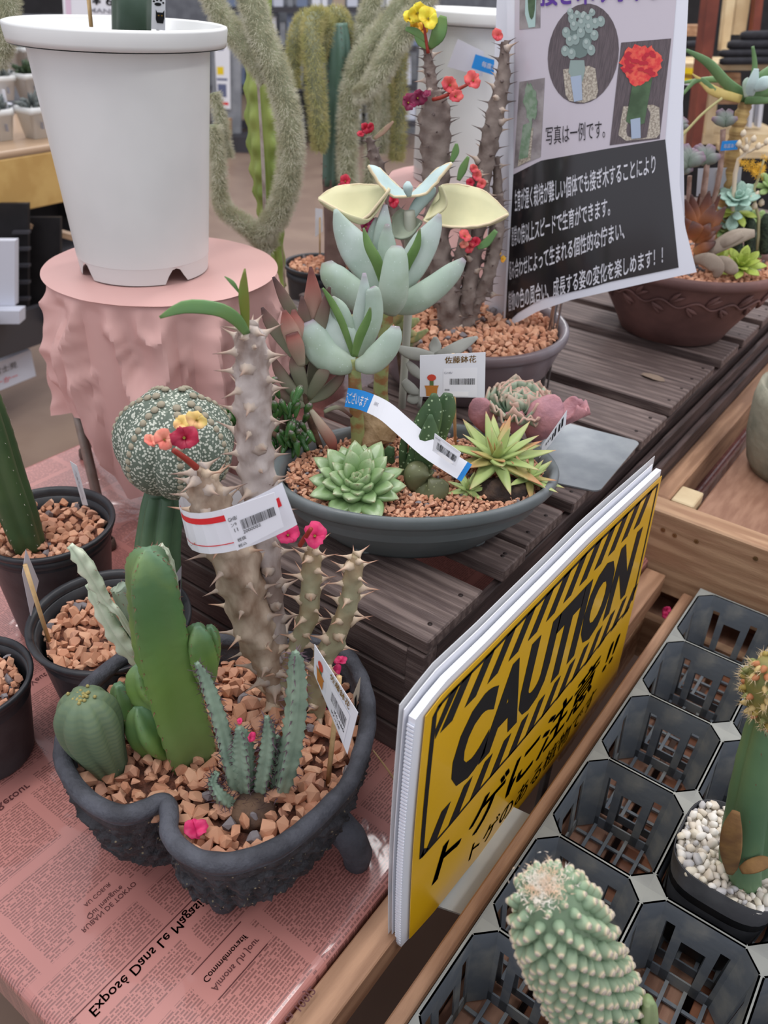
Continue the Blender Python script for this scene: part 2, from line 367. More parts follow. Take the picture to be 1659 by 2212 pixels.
boxpart('outer_side', (-0.272, 0.9, -0.2), (-0.256, 1.2155, -0.10), m_wood, bench, 0.002)
for k in range(9):
    x0 = -0.186+k*0.075; boxpart('trough_floor_board', (x0, -0.3, -0.137), (x0+0.066, 1.214, -0.122), m_red if k % 2 else m_ply, bench, 0.001)
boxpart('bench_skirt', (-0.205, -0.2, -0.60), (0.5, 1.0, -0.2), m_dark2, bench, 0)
for k in range(4): boxpart('leg', (-0.2+0.6*(k % 2), -0.3+2.6*(k//2), -0.62), (-0.14+0.6*(k % 2), -0.24+2.6*(k//2), 0.0 if k//2 else -0.186), m_woody, bench)
# ------------------------------------------------------------ gravel
TERRA = [(212, 160, 129), (198, 144, 113), (220, 170, 139), (206, 152, 121), (194, 138, 109), (216, 166, 135), (204, 154, 129), (226, 180, 151), (202, 150, 123), (214, 164, 133), (196, 146, 117), (220, 172, 141), (208, 158, 129), (190, 138, 109), (216, 164, 133), (202, 148, 119), (210, 158, 127), (196, 144, 117), (206, 156, 129), (132, 126, 128)]
m_terra = mat('terracotta_stone', (190, 130, 100), isl=TERRA, rough=0.85, bump=0.25, bs=160, spec=0.2)
m_wstone = mat('white_stone', (226, 220, 206), isl=[(226, 220, 208), (214, 204, 188), (232, 228, 220), (204, 196, 184), (222, 214, 196), (188, 186, 186)], rough=0.6, bump=0.1, bs=200)
m_soil = mat('dark_soil', (74, 58, 48), (50, 40, 36), ns=60, rough=0.95, bump=0.8, bs=200)
m_soilr = mat('red_soil', (128, 82, 64), (92, 62, 52), ns=90, rough=0.95, bump=0.8, bs=260)
def rock_data(seed, round_=0.0):
    rnd = random.Random(seed); bm = bmesh.new()
    for i in range(15 if not round_ else 24):
        v = Vector((rnd.gauss(0, 1), rnd.gauss(0, 1), rnd.gauss(0, 1))).normalized()*(rnd.uniform(0.86, 1.08))
        bm.verts.new((v.x*0.56, v.y*rnd.uniform(0.42, 0.46), v.z*0.38))
    bmesh.ops.convex_hull(bm, input=bm.verts)
    bmesh.ops.delete(bm, geom=[q for q in bm.verts if not q.link_faces], context='VERTS')
    bm.verts.index_update(); d = ([v.co.copy() for v in bm.verts], [tuple(x.index for x in f.verts) for f in bm.faces]); bm.free(); return d
ROCKS = [rock_data(s) for s in range(9)]; PEBS = [rock_data(40+s, 1) for s in range(7)]
ROCKM = [mesh('stone', v, f, m_terra, False) for v, f in ROCKS]; PEBM = [mesh('pebble', v, f, m_wstone, True) for v, f in PEBS]
def inpoly(x, y, poly):
    c = False; n = len(poly)
    for i in range(n):
        x1, y1 = poly[i]; x2, y2 = poly[(i+1) % n]
        if (y1 > y) != (y2 > y) and x < (x2-x1)*(y-y1)/(y2-y1)+x1: c = not c
    return c
def gravel(label, poly, z, size, bed, group=None, white=False, maxn=300, mound=0.0, hold=None, near=None, skip=None):
    """a bed of loose stones inside poly: single stones up to maxn, the rest joined"""
    xs = [p[0] for p in poly]; ys = [p[1] for p in poly]; cx_ = sum(xs)/len(xs); cy_ = sum(ys)/len(ys)
    data = PEBS if white else ROCKS; ms = PEBM if white else ROCKM; nm = 'pebble' if white else 'stone'
    t = thing('gravel', label, 'gravel', (cx_, cy_, z-0.01), group)
    g = G(); g.add([(p[0], p[1], z-size*0.35) for p in poly]+[(p[0]*0.9+cx_*0.1, p[1]*0.9+cy_*0.1, z-0.03) for p in poly],
                   [tuple(range(len(poly)))]+[(i, (i+1) % len(poly), len(poly)+(i+1) % len(poly), len(poly)+i) for i in range(len(poly))])
    g.build('soil', bed, t)
    pts = []; cell = {}; s = size*0.66; R = max(math.dist(p, (cx_, cy_)) for p in poly)
    for _ in range(14000):
        x = random.uniform(min(xs), max(xs)); y = random.uniform(min(ys), max(ys))
        if not inpoly(x, y, poly) or (skip and skip(x, y)): continue
        k = (int(x/s), int(y/s)); ok = True
        for a in (-1, 0, 1):
            for b in (-1, 0, 1):
                for q in cell.get((k[0]+a, k[1]+b), ()):
                    if (q[0]-x)**2+(q[1]-y)**2 < s*s*0.92: ok = False
        if ok: cell.setdefault(k, []).append((x, y)); pts.append((x, y))
    pts.sort(key=lambda p: p[0]**2+p[1]**2)
    g = G()
    def zz(x, y): return z+mound*(1-min(1, math.dist((x, y), (cx_, cy_))/R)**2)
    for i, (x, y) in enumerate(pts):
        sc = size*random.choice((0.7, 0.85, 1, 1, 1.1, 1.35)); q = Quaternion((random.gauss(0, 1), random.gauss(0, 1), random.gauss(0, 1), random.gauss(0, 1))).normalized()
        p = Vector((x, y, zz(x, y)+random.uniform(-0.25, 0.2)*size))
        k = random.randrange(len(ms))
        if i < maxn: place(nm, ms[k], t, p, q, (sc, sc*random.uniform(0.8, 1.1), sc))
        else:
            v, f = data[k]; g.add([p+q @ (u*sc) for u in v], f)
    # an under-layer fills the chinks
    for (x, y) in pts:
        x += random.uniform(-s, s)*0.6; y += random.uniform(-s, s)*0.6
        if inpoly(x, y, poly):
            q = Quaternion((random.gauss(0, 1), random.gauss(0, 1), random.gauss(0, 1), random.gauss(0, 1))).normalized(); v, f = random.choice(data)
            g.add([Vector((x, y, zz(x, y)-size*0.45))+q @ (u*size*0.8) for u in v], f)
    if g.v: tag(g.build('fine_stones', ms[0].materials[0], t, white), kind='stuff')
    return t
def circ(c, r, n=28, sx=1, sy=1, ang=0):
    return [(c[0]+math.cos(ang)*r*sx*math.cos(i*math.tau/n)-math.sin(ang)*r*sy*math.sin(i*math.tau/n), c[1]+math.sin(ang)*r*sx*math.cos(i*math.tau/n)+math.cos(ang)*r*sy*math.sin(i*math.tau/n)) for i in range(n)]
# ------------------------------------------------------------ the rough black planter in front
m_clay = mat('charcoal_clay', (84, 86, 94), (60, 61, 67), ns=22, rough=0.7, bump=0.5, bs=220)
m_rough = mat('rough_charcoal_clay', (62, 61, 65), (44, 42, 45), ns=60, rough=0.65, bump=1.0, bs=150, dots=((134, 122, 98), 120, 0.14))
RZ = 0.152
rimpx = [(135, 1631), (152, 1680), (185, 1722), (227, 1749), (269, 1759), (311, 1749), (343, 1733), (361, 1738), (366, 1765), (366, 1798), (391, 1834), (438, 1859), (495, 1864), (551, 1850), (608, 1826), (664, 1784), (711, 1740), (753, 1692),
         (777, 1636), (793, 1570), (793, 1509), (772, 1448), (744, 1412), (690, 1388), (620, 1380), (523, 1385), (400, 1382), (302, 1402), (241, 1441), (199, 1476), (162, 1520), (142, 1575)]
ctrl = [Z(x, y, RZ) for x, y in rimpx]
def closed(pts, per=6):
    n = len(pts); out = []
    for i in range(n):
        a, b, c, d = pts[i-1], pts[i], pts[(i+1) % n], pts[(i+2) % n]
        for k in range(per):
            f = k/per; out.append(0.5*((2*b)+(c-a)*f+(2*a-5*b+4*c-d)*f*f+(3*b-a-3*c+d)*f**3))
    return out
rim = closed(ctrl, 8); NR = len(rim)
pc = sum(rim, Vector())/NR
planter = thing('rough_planter', 'rough charcoal clay planter with curled notch in its rim, in front', 'planter', (pc.x, pc.y, 0.001))
g = G(); rs = []
for i, p in enumerate(rim):
    tg = (rim[(i+1) % NR]-rim[i-1]).normalized(); out = Vector((tg.y, -tg.x, 0))
    if out.dot(p-pc) < 0: out = -out
    rs.append([p+out*((0.0095+0.0012*noise.noise(p*60))*math.cos(a))+Vector((0, 0, (0.0095+0.002*noise.noise(p*45))*math.sin(a))) for a in [k*math.tau/10 for k in range(10)]])
g.rings(rs, close=True); g.build('rim', m_clay, planter)
SMR = [sum((rim[(i+k) % NR] for k in range(-16, 17)), Vector())/33 for i in range(NR)]
g = G(); rs = []; ROWS = 44
for k in range(ROWS+1):
    u = k/ROWS; z = RZ-0.003-u*(RZ-0.043); s = 1.0+0.015*math.sin(min(u*6, 3.1))-0.16*u**2.4-(0.25*max(0, u-0.9)*4)
    ring = []
    for i, p in enumerate(rim):
        p = p.lerp(SMR[i]+(SMR[i]-pc)*0.03, min(0.8, max(0, u-0.38)*1.6)); q = pc+(p-pc)*s
        nzv = noise.noise(Vector((p.x*75, p.y*75, z*75))); nz2 = noise.noise(Vector((p.x*190, p.y*190, z*190)))
        amp = 0 if u < 0.2 else min(1, (u-0.2)*12)
        q = q+(p-pc).normalized()*((nzv*0.008+nz2*0.0065+0.002)*amp+(0.002 if u < 0.2 else 0))
        ring.append(Vector((q.x, q.y, z+(nzv*0.004*amp))))
    rs.append(ring)
g.rings(rs, cap=False); n0 = len(g.v)
g.add(rs[-1], [tuple(range(NR))]); g.m = [0 if i < NR*5 else 1 for i in range(len(g.f))]
g.build('body', [m_clay, m_rough], planter)
g = G(); g.rings([[pc+(p-pc)*s+Vector((0, 0, z-RZ)) for p in rim] for s, z in ((0.975, RZ), (0.94, 0.12), (0.88, 0.09))], cap=False); g.build('inner_wall', m_clay, planter)
for fx, fy in ((484, 1946), (770, 1862), (330, 1500), (610, 1440)):
    f = Z(fx, fy, 0.004); f.z = 0.001
    d = (pc-f); d.z = 0; d.normalize(); g = G()
    g.tube([f+Vector((0, 0, 0)), f+Vector((0, 0, 0.003)), f+Vector((0, 0, 0.018))-d*0.001, f+d*0.008+Vector((0, 0, 0.045)), f+d*0.04+Vector((0, 0, 0.088))], [0.011, 0.0150, 0.0170, 0.0180, 0.018], 14); g.build('foot', m_clay, planter)
PZ = 0.128
gp = [((pc+(p-pc)*0.925).x, (pc+(p-pc)*0.925).y) for p in rim[::4]]
gravel('terracotta gravel filling the rough charcoal planter', gp, PZ, 0.0185, m_soilr, mound=0.006)
# ------------------------------------------------------------ plain black pots on the pink table
def black_pot(label, c, R, h, z0=0.001, n=48, group=None, name='black_pot', m=m_black, taper=0.72):
    t = thing(name, label, 'pot', (c[0], c[1], z0), group)
    g = G(); g.lathe([(R*taper*0.96, 0), (R*taper, 0.004), (R*(taper+0.02), h*0.12), (R*0.90, h*0.86), (R*0.905, h*0.865), (R*0.93, h*0.87), (R*0.93, h*0.93), (R*0.88, h*0.93), (R*0.86, h*0.8), (R*0.84, h*0.6)], (c[0], c[1], z0), n, cap=False)
    g.lathe([(R*taper*0.96, 0), (0.001, 0.0)], (c[0], c[1], z0), n, cap=False); g.build('body', m, t)
    g = G(); rr_ = R*0.035
    g.lathe([(R*0.90, h-0.008), (R*0.985, h-0.0085), (R, h-0.004), (R*0.998, h-0.001), (R*0.98, h), (R*0.93, h-0.001), (R*0.905, h-0.006), (R*0.90, h-0.03)], (c[0], c[1], z0), n, cap=False); g.build('rim', m, t)
    return t
P1 = (-0.926, 0.508); P2 = (-0.724, 0.453)
black_pot('black pot left with a dark green column, beside metal stool leg', P1, 0.094, 0.18)
black_pot('black pot behind the rough planter, holding grafted ball cactus', P2, 0.101, 0.15)
P3 = Z(-75, 1465, 0.13); black_pot('black pot cut off at the left edge of the picture', (P3.x, P3.y), 0.075, 0.13)
gravel('terracotta gravel in the black pot at left', circ(P1, 0.074), 0.161, 0.016, m_soilr)
gravel('terracotta gravel in the black pot behind planter', circ(P2, 0.080), 0.130, 0.016, m_soilr)
gravel('terracotta gravel in the pot at the left edge', circ((P3.x, P3.y), 0.057), 0.115, 0.014, m_soilr, maxn=60)
# ------------------------------------------------------------ bowls on the slatted crate
m_bowl = mat('grey_green_glaze', (116, 122, 124), (98, 106, 106), ns=7, rough=0.5, bump=0.12, bs=60, coat=0.15)
m_bowl2 = mat('grey_brown_glaze', (128, 122, 128), (110, 94, 96), ns=6, rough=0.4, bump=0.12, bs=60, coat=0.25)
m_bowl3 = mat('red_brown_clay', (122, 88, 82), (100, 72, 68), ns=12, rough=0.65, bump=0.2, bs=60)
BC = Vector((-0.503, 0.800, ZT+0.001)); BA = math.atan2(0.70, 0.71)
bowl = thing('oval_bowl', 'grey green oval bowl of mixed succulents at front of crate', 'bowl', BC)
g = G(); H = 0.095
g.lathe([(0.001, 0), (0.60, 0), (0.615, 0.004), (0.70, 0.018), (0.84, 0.045), (0.925, 0.07), (0.945, 0.078), (0.95, 0.080)], BC, 72, 0.193, 0.128, BA, cap=False); 
g.build('body', m_bowl, bowl)
g = G(); g.lathe([(0.93, 0.076), (0.985, 0.0775), (1.0, 0.082), (1.0, 0.091), (0.985, 0.0955), (0.95, 0.095), (0.925, 0.088), (0.91, 0.07), (0.88, 0.05)], BC, 72, 0.193, 0.128, BA, cap=False); g.build('rim', m_bowl, bowl)
for a in (0.6, 2.5, 3.9, 5.6):
    g = G(); p = BC+Matrix.Rotation(BA, 3, 'Z') @ Vector((0.193*0.5*math.cos(a), 0.128*0.5*math.sin(a), 0)); g.lathe([(0.018, -0.0005), (0.02, 0.0035)], p, 12); g.build('foot', m_bowl, bowl)
BZ = ZT+0.084
gravel('small terracotta gravel in the grey green oval bowl', circ((BC.x, BC.y), 1, 40, 0.172, 0.112, BA), BZ, 0.0085, m_soilr, maxn=300)
c2 = Z(1010, 688, 0.325); R2 = 219*M_(c2)
bowl2 = thing('round_bowl', 'grey brown glazed round bowl behind the oval one', 'bowl', (c2.x, c2.y, ZT+0.001))
g = G(); g.lathe([(0.001, 0), (0.66, 0), (0.70, 0.005), (0.86, 0.045), (0.95, 0.09), (0.96, 0.1)], (c2.x, c2.y, ZT+0.001), 64, R2, R2, cap=False); g.build('body', m_bowl2, bowl2)
g = G(); g.lathe([(0.95, 0.098), (0.985, 0.1), (1, 0.106), (1, 0.116), (0.98, 0.12), (0.94, 0.118), (0.915, 0.11), (0.89, 0.08)], (c2.x, c2.y, ZT+0.001), 64, R2, R2, cap=False); g.build('rim', m_bowl2, bowl2)
gravel('terracotta gravel in the round bowl behind', circ((c2.x, c2.y), R2*0.87), 0.314, 0.015, m_soilr, mound=0.01)
c3 = Z(1487, 548, 0.372); R3 = 205*M_(c3); b3 = (c3.x, c3.y, ZT+0.001); H3 = 0.372-ZT
bowl3 = thing('clay_bowl', 'red brown clay bowl with relief leaf band on the crate', 'bowl', b3)
g = G(); g.lathe([(0.001, 0), (0.50, 0), (0.55, 0.004), (0.63, 0.2*H3), (0.76, 0.45*H3), (0.88, 0.7*H3), (0.945, 0.87*H3), (0.95, 0.88*H3)], b3, 64, R3, R3, cap=False); g.build('body', m_bowl3, bowl3)
g = G(); g.lathe([(0.94, 0.86*H3), (0.985, 0.875*H3), (1, 0.92*H3), (0.995, 0.97*H3), (0.97, H3), (0.93, 0.99*H3), (0.9, 0.94*H3), (0.87, 0.8*H3)], b3, 64, R3, R3, cap=False); g.build('rim', m_bowl3, bowl3)
g = G()   # relief garland
def onb(a, zz, o=0.0): rr_ = R3*(0.565+0.47*zz/H3)+o; return Vector((b3[0]+rr_*math.cos(a), b3[1]+rr_*math.sin(a), b3[2]+zz))
g.tube([onb(a*math.tau/160, H3*(0.66+0.045*math.sin(a*math.tau/160*16))) for a in range(161)], 0.0026, 6)
for k in range(32):
    a0 = k*math.tau/32; s_ = 1 if k % 2 else -1
    for q in (0, 1): g.tube([onb(a0+u*(0.10+0.05*q), H3*(0.66+s_*(0.02+(0.15-0.06*q)*u**0.8))) for u in (0, 0.25, 0.5, 0.75, 1)], [0.0015, 0.004, 0.005, 0.0036, 0.0006], 6)
tag(g.build('relief_band', m_bowl3, bowl3), kind='stuff')
gravel('terracotta gravel in the red brown clay bowl', circ((c3.x, c3.y), R3*0.86), 0.355, 0.013, m_soilr, maxn=220)
# ------------------------------------------------------------ zinc plate on the slats
g = G()
pl = [Z(1205, 912, ZT), Z(1383, 958, ZT), Z(1293, 1066, ZT), Z(1120, 1030, ZT)]
rnd_ = []
for i in range(4):
    a, b, c = pl[i-1], pl[i], pl[(i+1) % 4]
    for k in range(6):
        u = k/5; p = b+(a-b).normalized()*0.014*(1-u); q = b+(c-b).normalized()*0.014*u; rnd_.append(p.lerp(q, u)*0.5+b*0.0+((p+q)*0.5)*0.5)
g.prism([(p.x, p.y) for p in rnd_], ZT+0.001, ZT+0.0035)
pltag = tag(g.build('zinc_plate', m_zinc, None, False, origin=(pl[0]+pl[2])/2), 'thin grey zinc plate with rounded corners lying on slats', 'plate')
# ------------------------------------------------------------ stool draped in pink paper, white pot on it
SZ = 0.424; S0 = Z(350, 572, SZ); SR = 250*M_(S0)
m_pink = mat('pink_paper', (212, 170, 163), (206, 162, 156), ns=4, rough=0.55, bump=0.15, bs=14, spec=0.3)
stool = thing('wrapped_stool', 'stool draped in crumpled pink paper holding a white pot', 'stool', (S0.x, S0.y, 0.001))
def drape(c, R, ztop, hem, seed, ni=210, nj=76, amp=1.0):
    g = G(); v = []; vac = math.atan2(-FH.y, -FH.x)
    for j in range(nj+1):
        for i in range(ni):
            a = i*math.tau/ni; u = j/nj
            if j < 10:
                r = R*(j/9)**0.8*0.992; z = ztop-(0.0035 if j == 9 else 0.001 if j == 8 else 0)
                p = Vector((c[0]+r*math.cos(a), c[1]+r*math.sin(a), z+0.0006*noise.noise(Vector((r*30*math.cos(a), r*30*math.sin(a), seed)))))
            else:
                w = (j-10)/(nj-10); hz = hem(a-vac); z = ztop-0.006-(ztop-hz)*w
                pl_ = noise.noise(Vector((math.cos(a)*2.6, math.sin(a)*2.6, seed)))*1.0+abs(noise.noise(Vector((math.cos(a)*5.2, math.sin(a)*5.2, seed+3+w*0.6))))*0.9
                cr = noise.noise(Vector((a*3.2, z*17, seed)))
                cr2 = abs(noise.noise(Vector((a*6+z*9, z*26-a*3, seed+9))))
                grow = min(1, w*2.2)
                X = Vector((math.cos(a)*R, math.sin(a)*R, 0)); n1 = abs(noise.noise(Vector((X.x*10+z*2.5, X.y*10, z*2.6+seed)))); n2 = abs(noise.noise(Vector((X.x*20+seed, X.y*20-z*8, z*9)))); n3 = abs(noise.noise(Vector((X.x*38-z*12, X.y*38+seed, z*24))))
                r = R*(1.0+0.03*w)+amp*(pl_*0.040*grow-0.006+(0.016-0.062*n1)*min(1, w*7)+(0.007-0.034*n2-0.010*n3)*min(1, w*8)*(1-0.55*w))
                r = max(r, R*0.95)
                p = Vector((c[0]+r*math.cos(a), c[1]+r*math.sin(a), z))
            v.append(p)
    f = [(j*ni+i, j*ni+(i+1) % ni, (j+1)*ni+(i+1) % ni, (j+1)*ni+i) for j in range(nj) for i in range(ni)]
    return g.add(v, f)
HT = [(-3.2, 0.2), (-1.57, V(105, 885, S0, 0).z), (-0.95, V(140, 888, S0, -SR*0.6).z), (-0.62, V(200, 900, S0, -SR*0.85).z), (-0.5, V(215, 960, S0, -SR*0.9).z), (-0.28, V(262, 1085, S0, -SR).z), (0.0, V(335, 1062, S0, -SR).z), (0.5, 0.1), (1.2, 0.06), (3.2, 0.2)]
def hem1(b):
    b = (b+math.pi) % math.tau-math.pi
    for (a, x), (c, y) in zip(HT, HT[1:]):
        if b <= c: return x+(y-x)*(b-a)/(c-a)
    return 0.2
drape(S0, SR, SZ, hem1, 3.3).build('paper_drape', m_pink, stool).data.set_sharp_from_angle(angle=math.radians(32))
g = G(); g.lathe([(0.001, 0), (SR*0.93, 0), (SR*0.93, 0.02), (0.001, 0.02)], (S0.x, S0.y, SZ-0.03), 32, cap=False); g.build('seat', m_wood, stool)
m_leg = mat('grey_metal_tube', (150, 140, 132), (136, 122, 112), ns=40, rough=0.4, metal=0.3)
ft = Z(235, 1183, 0.001); vv = ft-Vector((S0.x, S0.y, 0)); vv.z = 0
LK = V(166, 886, S0, -SR*0.70)
for k in range(4):
    q = Matrix.Rotation(k*math.pi/2, 3, 'Z') @ vv; g = G(); f = Vector((S0.x, S0.y, 0))+q
    kn = Vector((S0.x, S0.y, 0))+Matrix.Rotation(k*math.pi/2, 3, 'Z') @ (LK-Vector((S0.x, S0.y, 0))); tp = Vector((S0.x, S0.y, 0)).lerp(Vector((kn.x, kn.y, 0)), 0.8); tp.z = SZ-0.03
    g.tube([tp, kn, f+Vector((0, 0, 0.012))], [0.0085, 0.0085, 0.0085], 14); lg = g.build('leg', m_leg, stool)
    g = G(); g.lathe([(0.001, 0), (0.012, 0), (0.0135, 0.006), (0.012, 0.018), (0.009, 0.02)], f, 16, cap=False); g.build('rubber_foot', mat('brown_rubber', (92, 74, 66), rough=0.7), lg)
WB = Z(314, 575, SZ+0.002); RB = 134*M_(WB); WT = V(269, 54, WB); RT_ = 235*M_(WT); HW = WT.z-SZ
NA = math.atan2(-FH.y, -FH.x)-0.02
def white_pot(label, base, rb, rt, h, tilt=None):
    t = thing('white_pot', label, 'pot', base); n = 96; g = G(); hs = h
    def R_(u): return rb+(rt*0.84-rb)*u
    prof = [(R_(u)*1.0, u*hs) for u in (0.0745, 0.08, 0.2, 0.4, 0.6, 0.75, 0.752, 0.86, 0.90, 0.925)]
    g.lathe(prof, base, n, cap=False); g.lathe([(R_(0.925)-0.0005, 0.9249*hs), (rt*0.97, 0.926*hs)], base, n, cap=False)
    # base skirt with notches
    ring0 = []; ring1 = []
    for i in range(n):
        a = i*math.tau/n; k = ((a-NA) % (math.tau/4))/(math.tau/4); q = max(0, 1-((k-0.5)/0.095)**2); zz = 0.022*math.sqrt(q) if q > 0 else 0
        r = R_(0)*0.99; ring0.append(Vector(base)+Vector((r*math.cos(a), r*math.sin(a), zz))); r = R_(0.075)*0.999; ring1.append(Vector(base)+Vector((r*math.cos(a), r*math.sin(a), 0.028)))
    g.rings([ring0, ring1, [Vector(base)+Vector((R_(0.075)*math.cos(i*math.tau/n), R_(0.075)*math.sin(i*math.tau/n), 0.0283)) for i in range(n)]], cap=False)
    g.lathe([(R_(0)*0.97, 0.026), (0.001, 0.026)], base, n, cap=False); g.build('body', m_white, t)
    g = G(); g.lathe([(rt*0.93, 0.93*hs), (rt*0.98, 0.9305*hs), (rt*0.988, 0.95*hs), (rt, 0.992*hs), (rt*0.995, hs), (rt*0.965, 1.004*hs), (rt*0.95, 0.995*hs), (rt*0.90, 0.96*hs), (rt*0.80, 0.93*hs), (rt*0.74, 0.8*hs), (rt*0.67, 0.62*hs)], base, n, cap=False)
    g.build('rim', m_white, t); g = G(); g.lathe([(rt*0.74, 0.80*hs), (0.001, 0.80*hs)], base, 40, cap=False); g.build('soil', m_soil, t)
    return t
white_pot('tall white plastic pot standing on pink draped stool', WB, RB, RT_, HW)
# ------------------------------------------------------------ black nursery tray
m_tray = mat('dusty_dark_plastic', (106, 113, 120), (146, 147, 142), ns=26, rough=0.6, bump=0.12, bs=120, lo=0.45, hi=0.75)
m_trayt = mat('dusty_rim_plastic', (150, 152, 146), (134, 136, 132), ns=20, rough=0.65)
TDX, TDY, TRX, TRY, TD = 0.131, 0.145, -0.180, 0.052, 0.118
tray = thing('plant_tray', 'grey black plastic tray of octagonal pockets in timber trough', 'tray', (TRX+0.2, 0.6, -TD))
def oct_(hx, hy, c): return [(-hx+c, -hy), (hx-c, -hy), (hx, -hy+c), (hx, hy-c), (hx-c, hy), (-hx+c, hy), (-hx, hy-c), (-hx, -hy+c)]
def pocket():
    g = G(); hx, hy = TDX/2, TDY/2; ins = 0.0032; o8 = oct_(hx-ins, hy-ins, 0.019)
    def at(z):
        k = 1+z*1.15; return [(x*k, y*k) for x, y in o8]
    # top plate between the octagon and the pocket's square
    sq = [(-hx+0.019, -hy), (hx-0.019, -hy), (hx, -hy+0.019), (hx, hy-0.019), (hx-0.019, hy), (-hx+0.019, hy), (-hx, hy-0.019), (-hx, -hy+0.019)]
    cor = {1: (hx, -hy), 3: (hx, hy), 5: (-hx, hy), 7: (-hx, -hy)}; g.cm = 1
    for i in range(8):
        a, b, c, d = o8[i], o8[(i+1) % 8], sq[(i+1) % 8], sq[i]
        if i % 2 == 0: g.add([(*a, 0), (*d, 0), (*c, 0), (*b, 0)], [(0, 1, 2, 3)])
        else: g.add([(*a, 0), (*d, 0), (*cor[i], 0), (*c, 0), (*b, 0)], [(0, 1, 2, 3, 4)])
    g.cm = 0
    def strip(p, q, z0, z1, th=0.0022):
        """panel between plan points p, q given as fractions of the octagon edge, from z0 down to z1"""
        (i, u), (_, w_) = p, q
        pts = []
        for z in (z0, z1):
            o = at(z); a = Vector((*o[i], z)); b = Vector((*o[(i+1) % 8], z)); A = a.lerp(b, u); Bq = a.lerp(b, w_)
            n = Vector((b.y-a.y, -(b.x-a.x), 0)).normalized()*th; pts += [A, Bq, Bq+n, A+n]
        g.add(pts, [(0, 1, 2, 3), (7, 6, 5, 4), (0, 4, 5, 1), (1, 5, 6, 2), (2, 6, 7, 3), (3, 7, 4, 0)])
    for i in range(8):
        strip((i, 0), (i, 1), 0, -0.027)
        if i % 2: strip((i, 0), (i, 1), -0.027, -TD)
        else:
            strip((i, 0), (i, 0.07), -0.027, -TD); strip((i, 0.93), (i, 1), -0.027, -TD)
            strip((i, 0.2), (i, 0.33), -0.027, -TD); strip((i, 0.67), (i, 0.8), -0.027, -TD); strip((i, 0), (i, 1), -TD+0.016, -TD)
            strip((i, 0.33), (i, 0.67), -0.027, -0.045)
    b8 = at(-TD); bx_ = max(p[0] for p in b8); by_ = max(p[1] for p in b8)
    for k in (-0.62, -0.2, 0.2, 0.62): g.box((-bx_*0.97, by_*k-0.0022, -TD), (bx_*0.97, by_*k+0.0022, -TD+0.003)); g.box((bx_*k-0.0022, -by_*0.97, -TD+0.003), (bx_*k+0.0022, by_*0.97, -TD+0.006))
    return mesh('pocket', g.v, g.f, [m_tray, m_trayt], False, None, g.m)
PM = pocket()
for r_ in range(0, 8):
    for c_ in range(0, 4): place('pocket', PM, tray, (TRX+TDX*(c_+0.5), TRY+TDY*(r_+0.5), 0))
g = G(); X1 = TRX+TDX*4; Y1 = TRY+TDY*8
for a, b in (((TRX-0.002, TRY, -0.006), (TRX, Y1, 0.0)), ((TRX-0.002, Y1, -0.006), (X1, Y1+0.002, 0.0)), ((X1, TRY, -0.006), (X1+0.002, Y1, 0.0))): g.box(a, b)
tag(g.build('outer_lip', m_trayt, tray, False), kind='stuff')
# ------------------------------------------------------------ CAUTION sign
SX = -0.235
m_yel = mat('yellow_print', (236, 184, 20), rough=0.35, coat=0.5)
m_clear = mat('clear_sleeve', (236, 236, 236), rough=0.15, trans=0.0, alpha=0.35)
m_corr = mat('white_corrugated_board', (232, 236, 244), rough=0.4)
def resample(pts, n):
    L_ = [0]
    for a, b in zip(pts, pts[1:]): L_.append(L_[-1]+(b-a).length)
    out = []
    for k in range(n):
        s = L_[-1]*k/(n-1); i = 0
        while i < len(L_)-2 and L_[i+1] < s: i += 1
        out.append(pts[i].lerp(pts[i+1], (s-L_[i])/max(1e-9, L_[i+1]-L_[i])))
    return out
TT = resample([XP(x, y, SX) for x, y in ((920, 1548), (958, 1498), (1054, 1403), (1100, 1355), (1190, 1263), (1276, 1174), (1371, 1084), (1430, 1028))], 41)
BB = resample([XP(x, y, SX) for x, y in ((885, 2028), (935, 1973), (1018, 1868), (1087, 1788), (1158, 1698), (1239, 1590), (1274, 1536), (1331, 1461))], 41)
def SG(u, v, off=0.0):
    x = max(0, min(39.999, u*40)); i = int(x); f = x-i
    a = TT[i].lerp(TT[i+1], f); b = BB[i].lerp(BB[i+1], f)
    if u > 1: a = a+(TT[40]-TT[39])*(u-1)*40; b = b+(BB[40]-BB[39])*(u-1)*40
    if u < 0: a = a+(TT[1]-TT[0])*u*40; b = b+(BB[1]-BB[0])*u*40
    p = a.lerp(b, v); p = p+Vector((0, 1, 0))*(0.012*math.sin(v*3.1)*(u-0.5)*0.8)
    return Vector((SX+off, p.y, p.z))
sign = thing('caution_sign', 'yellow caution sign with black lettering and slashes, slanting beside tray', 'sign', SG(0.5, 1.0))
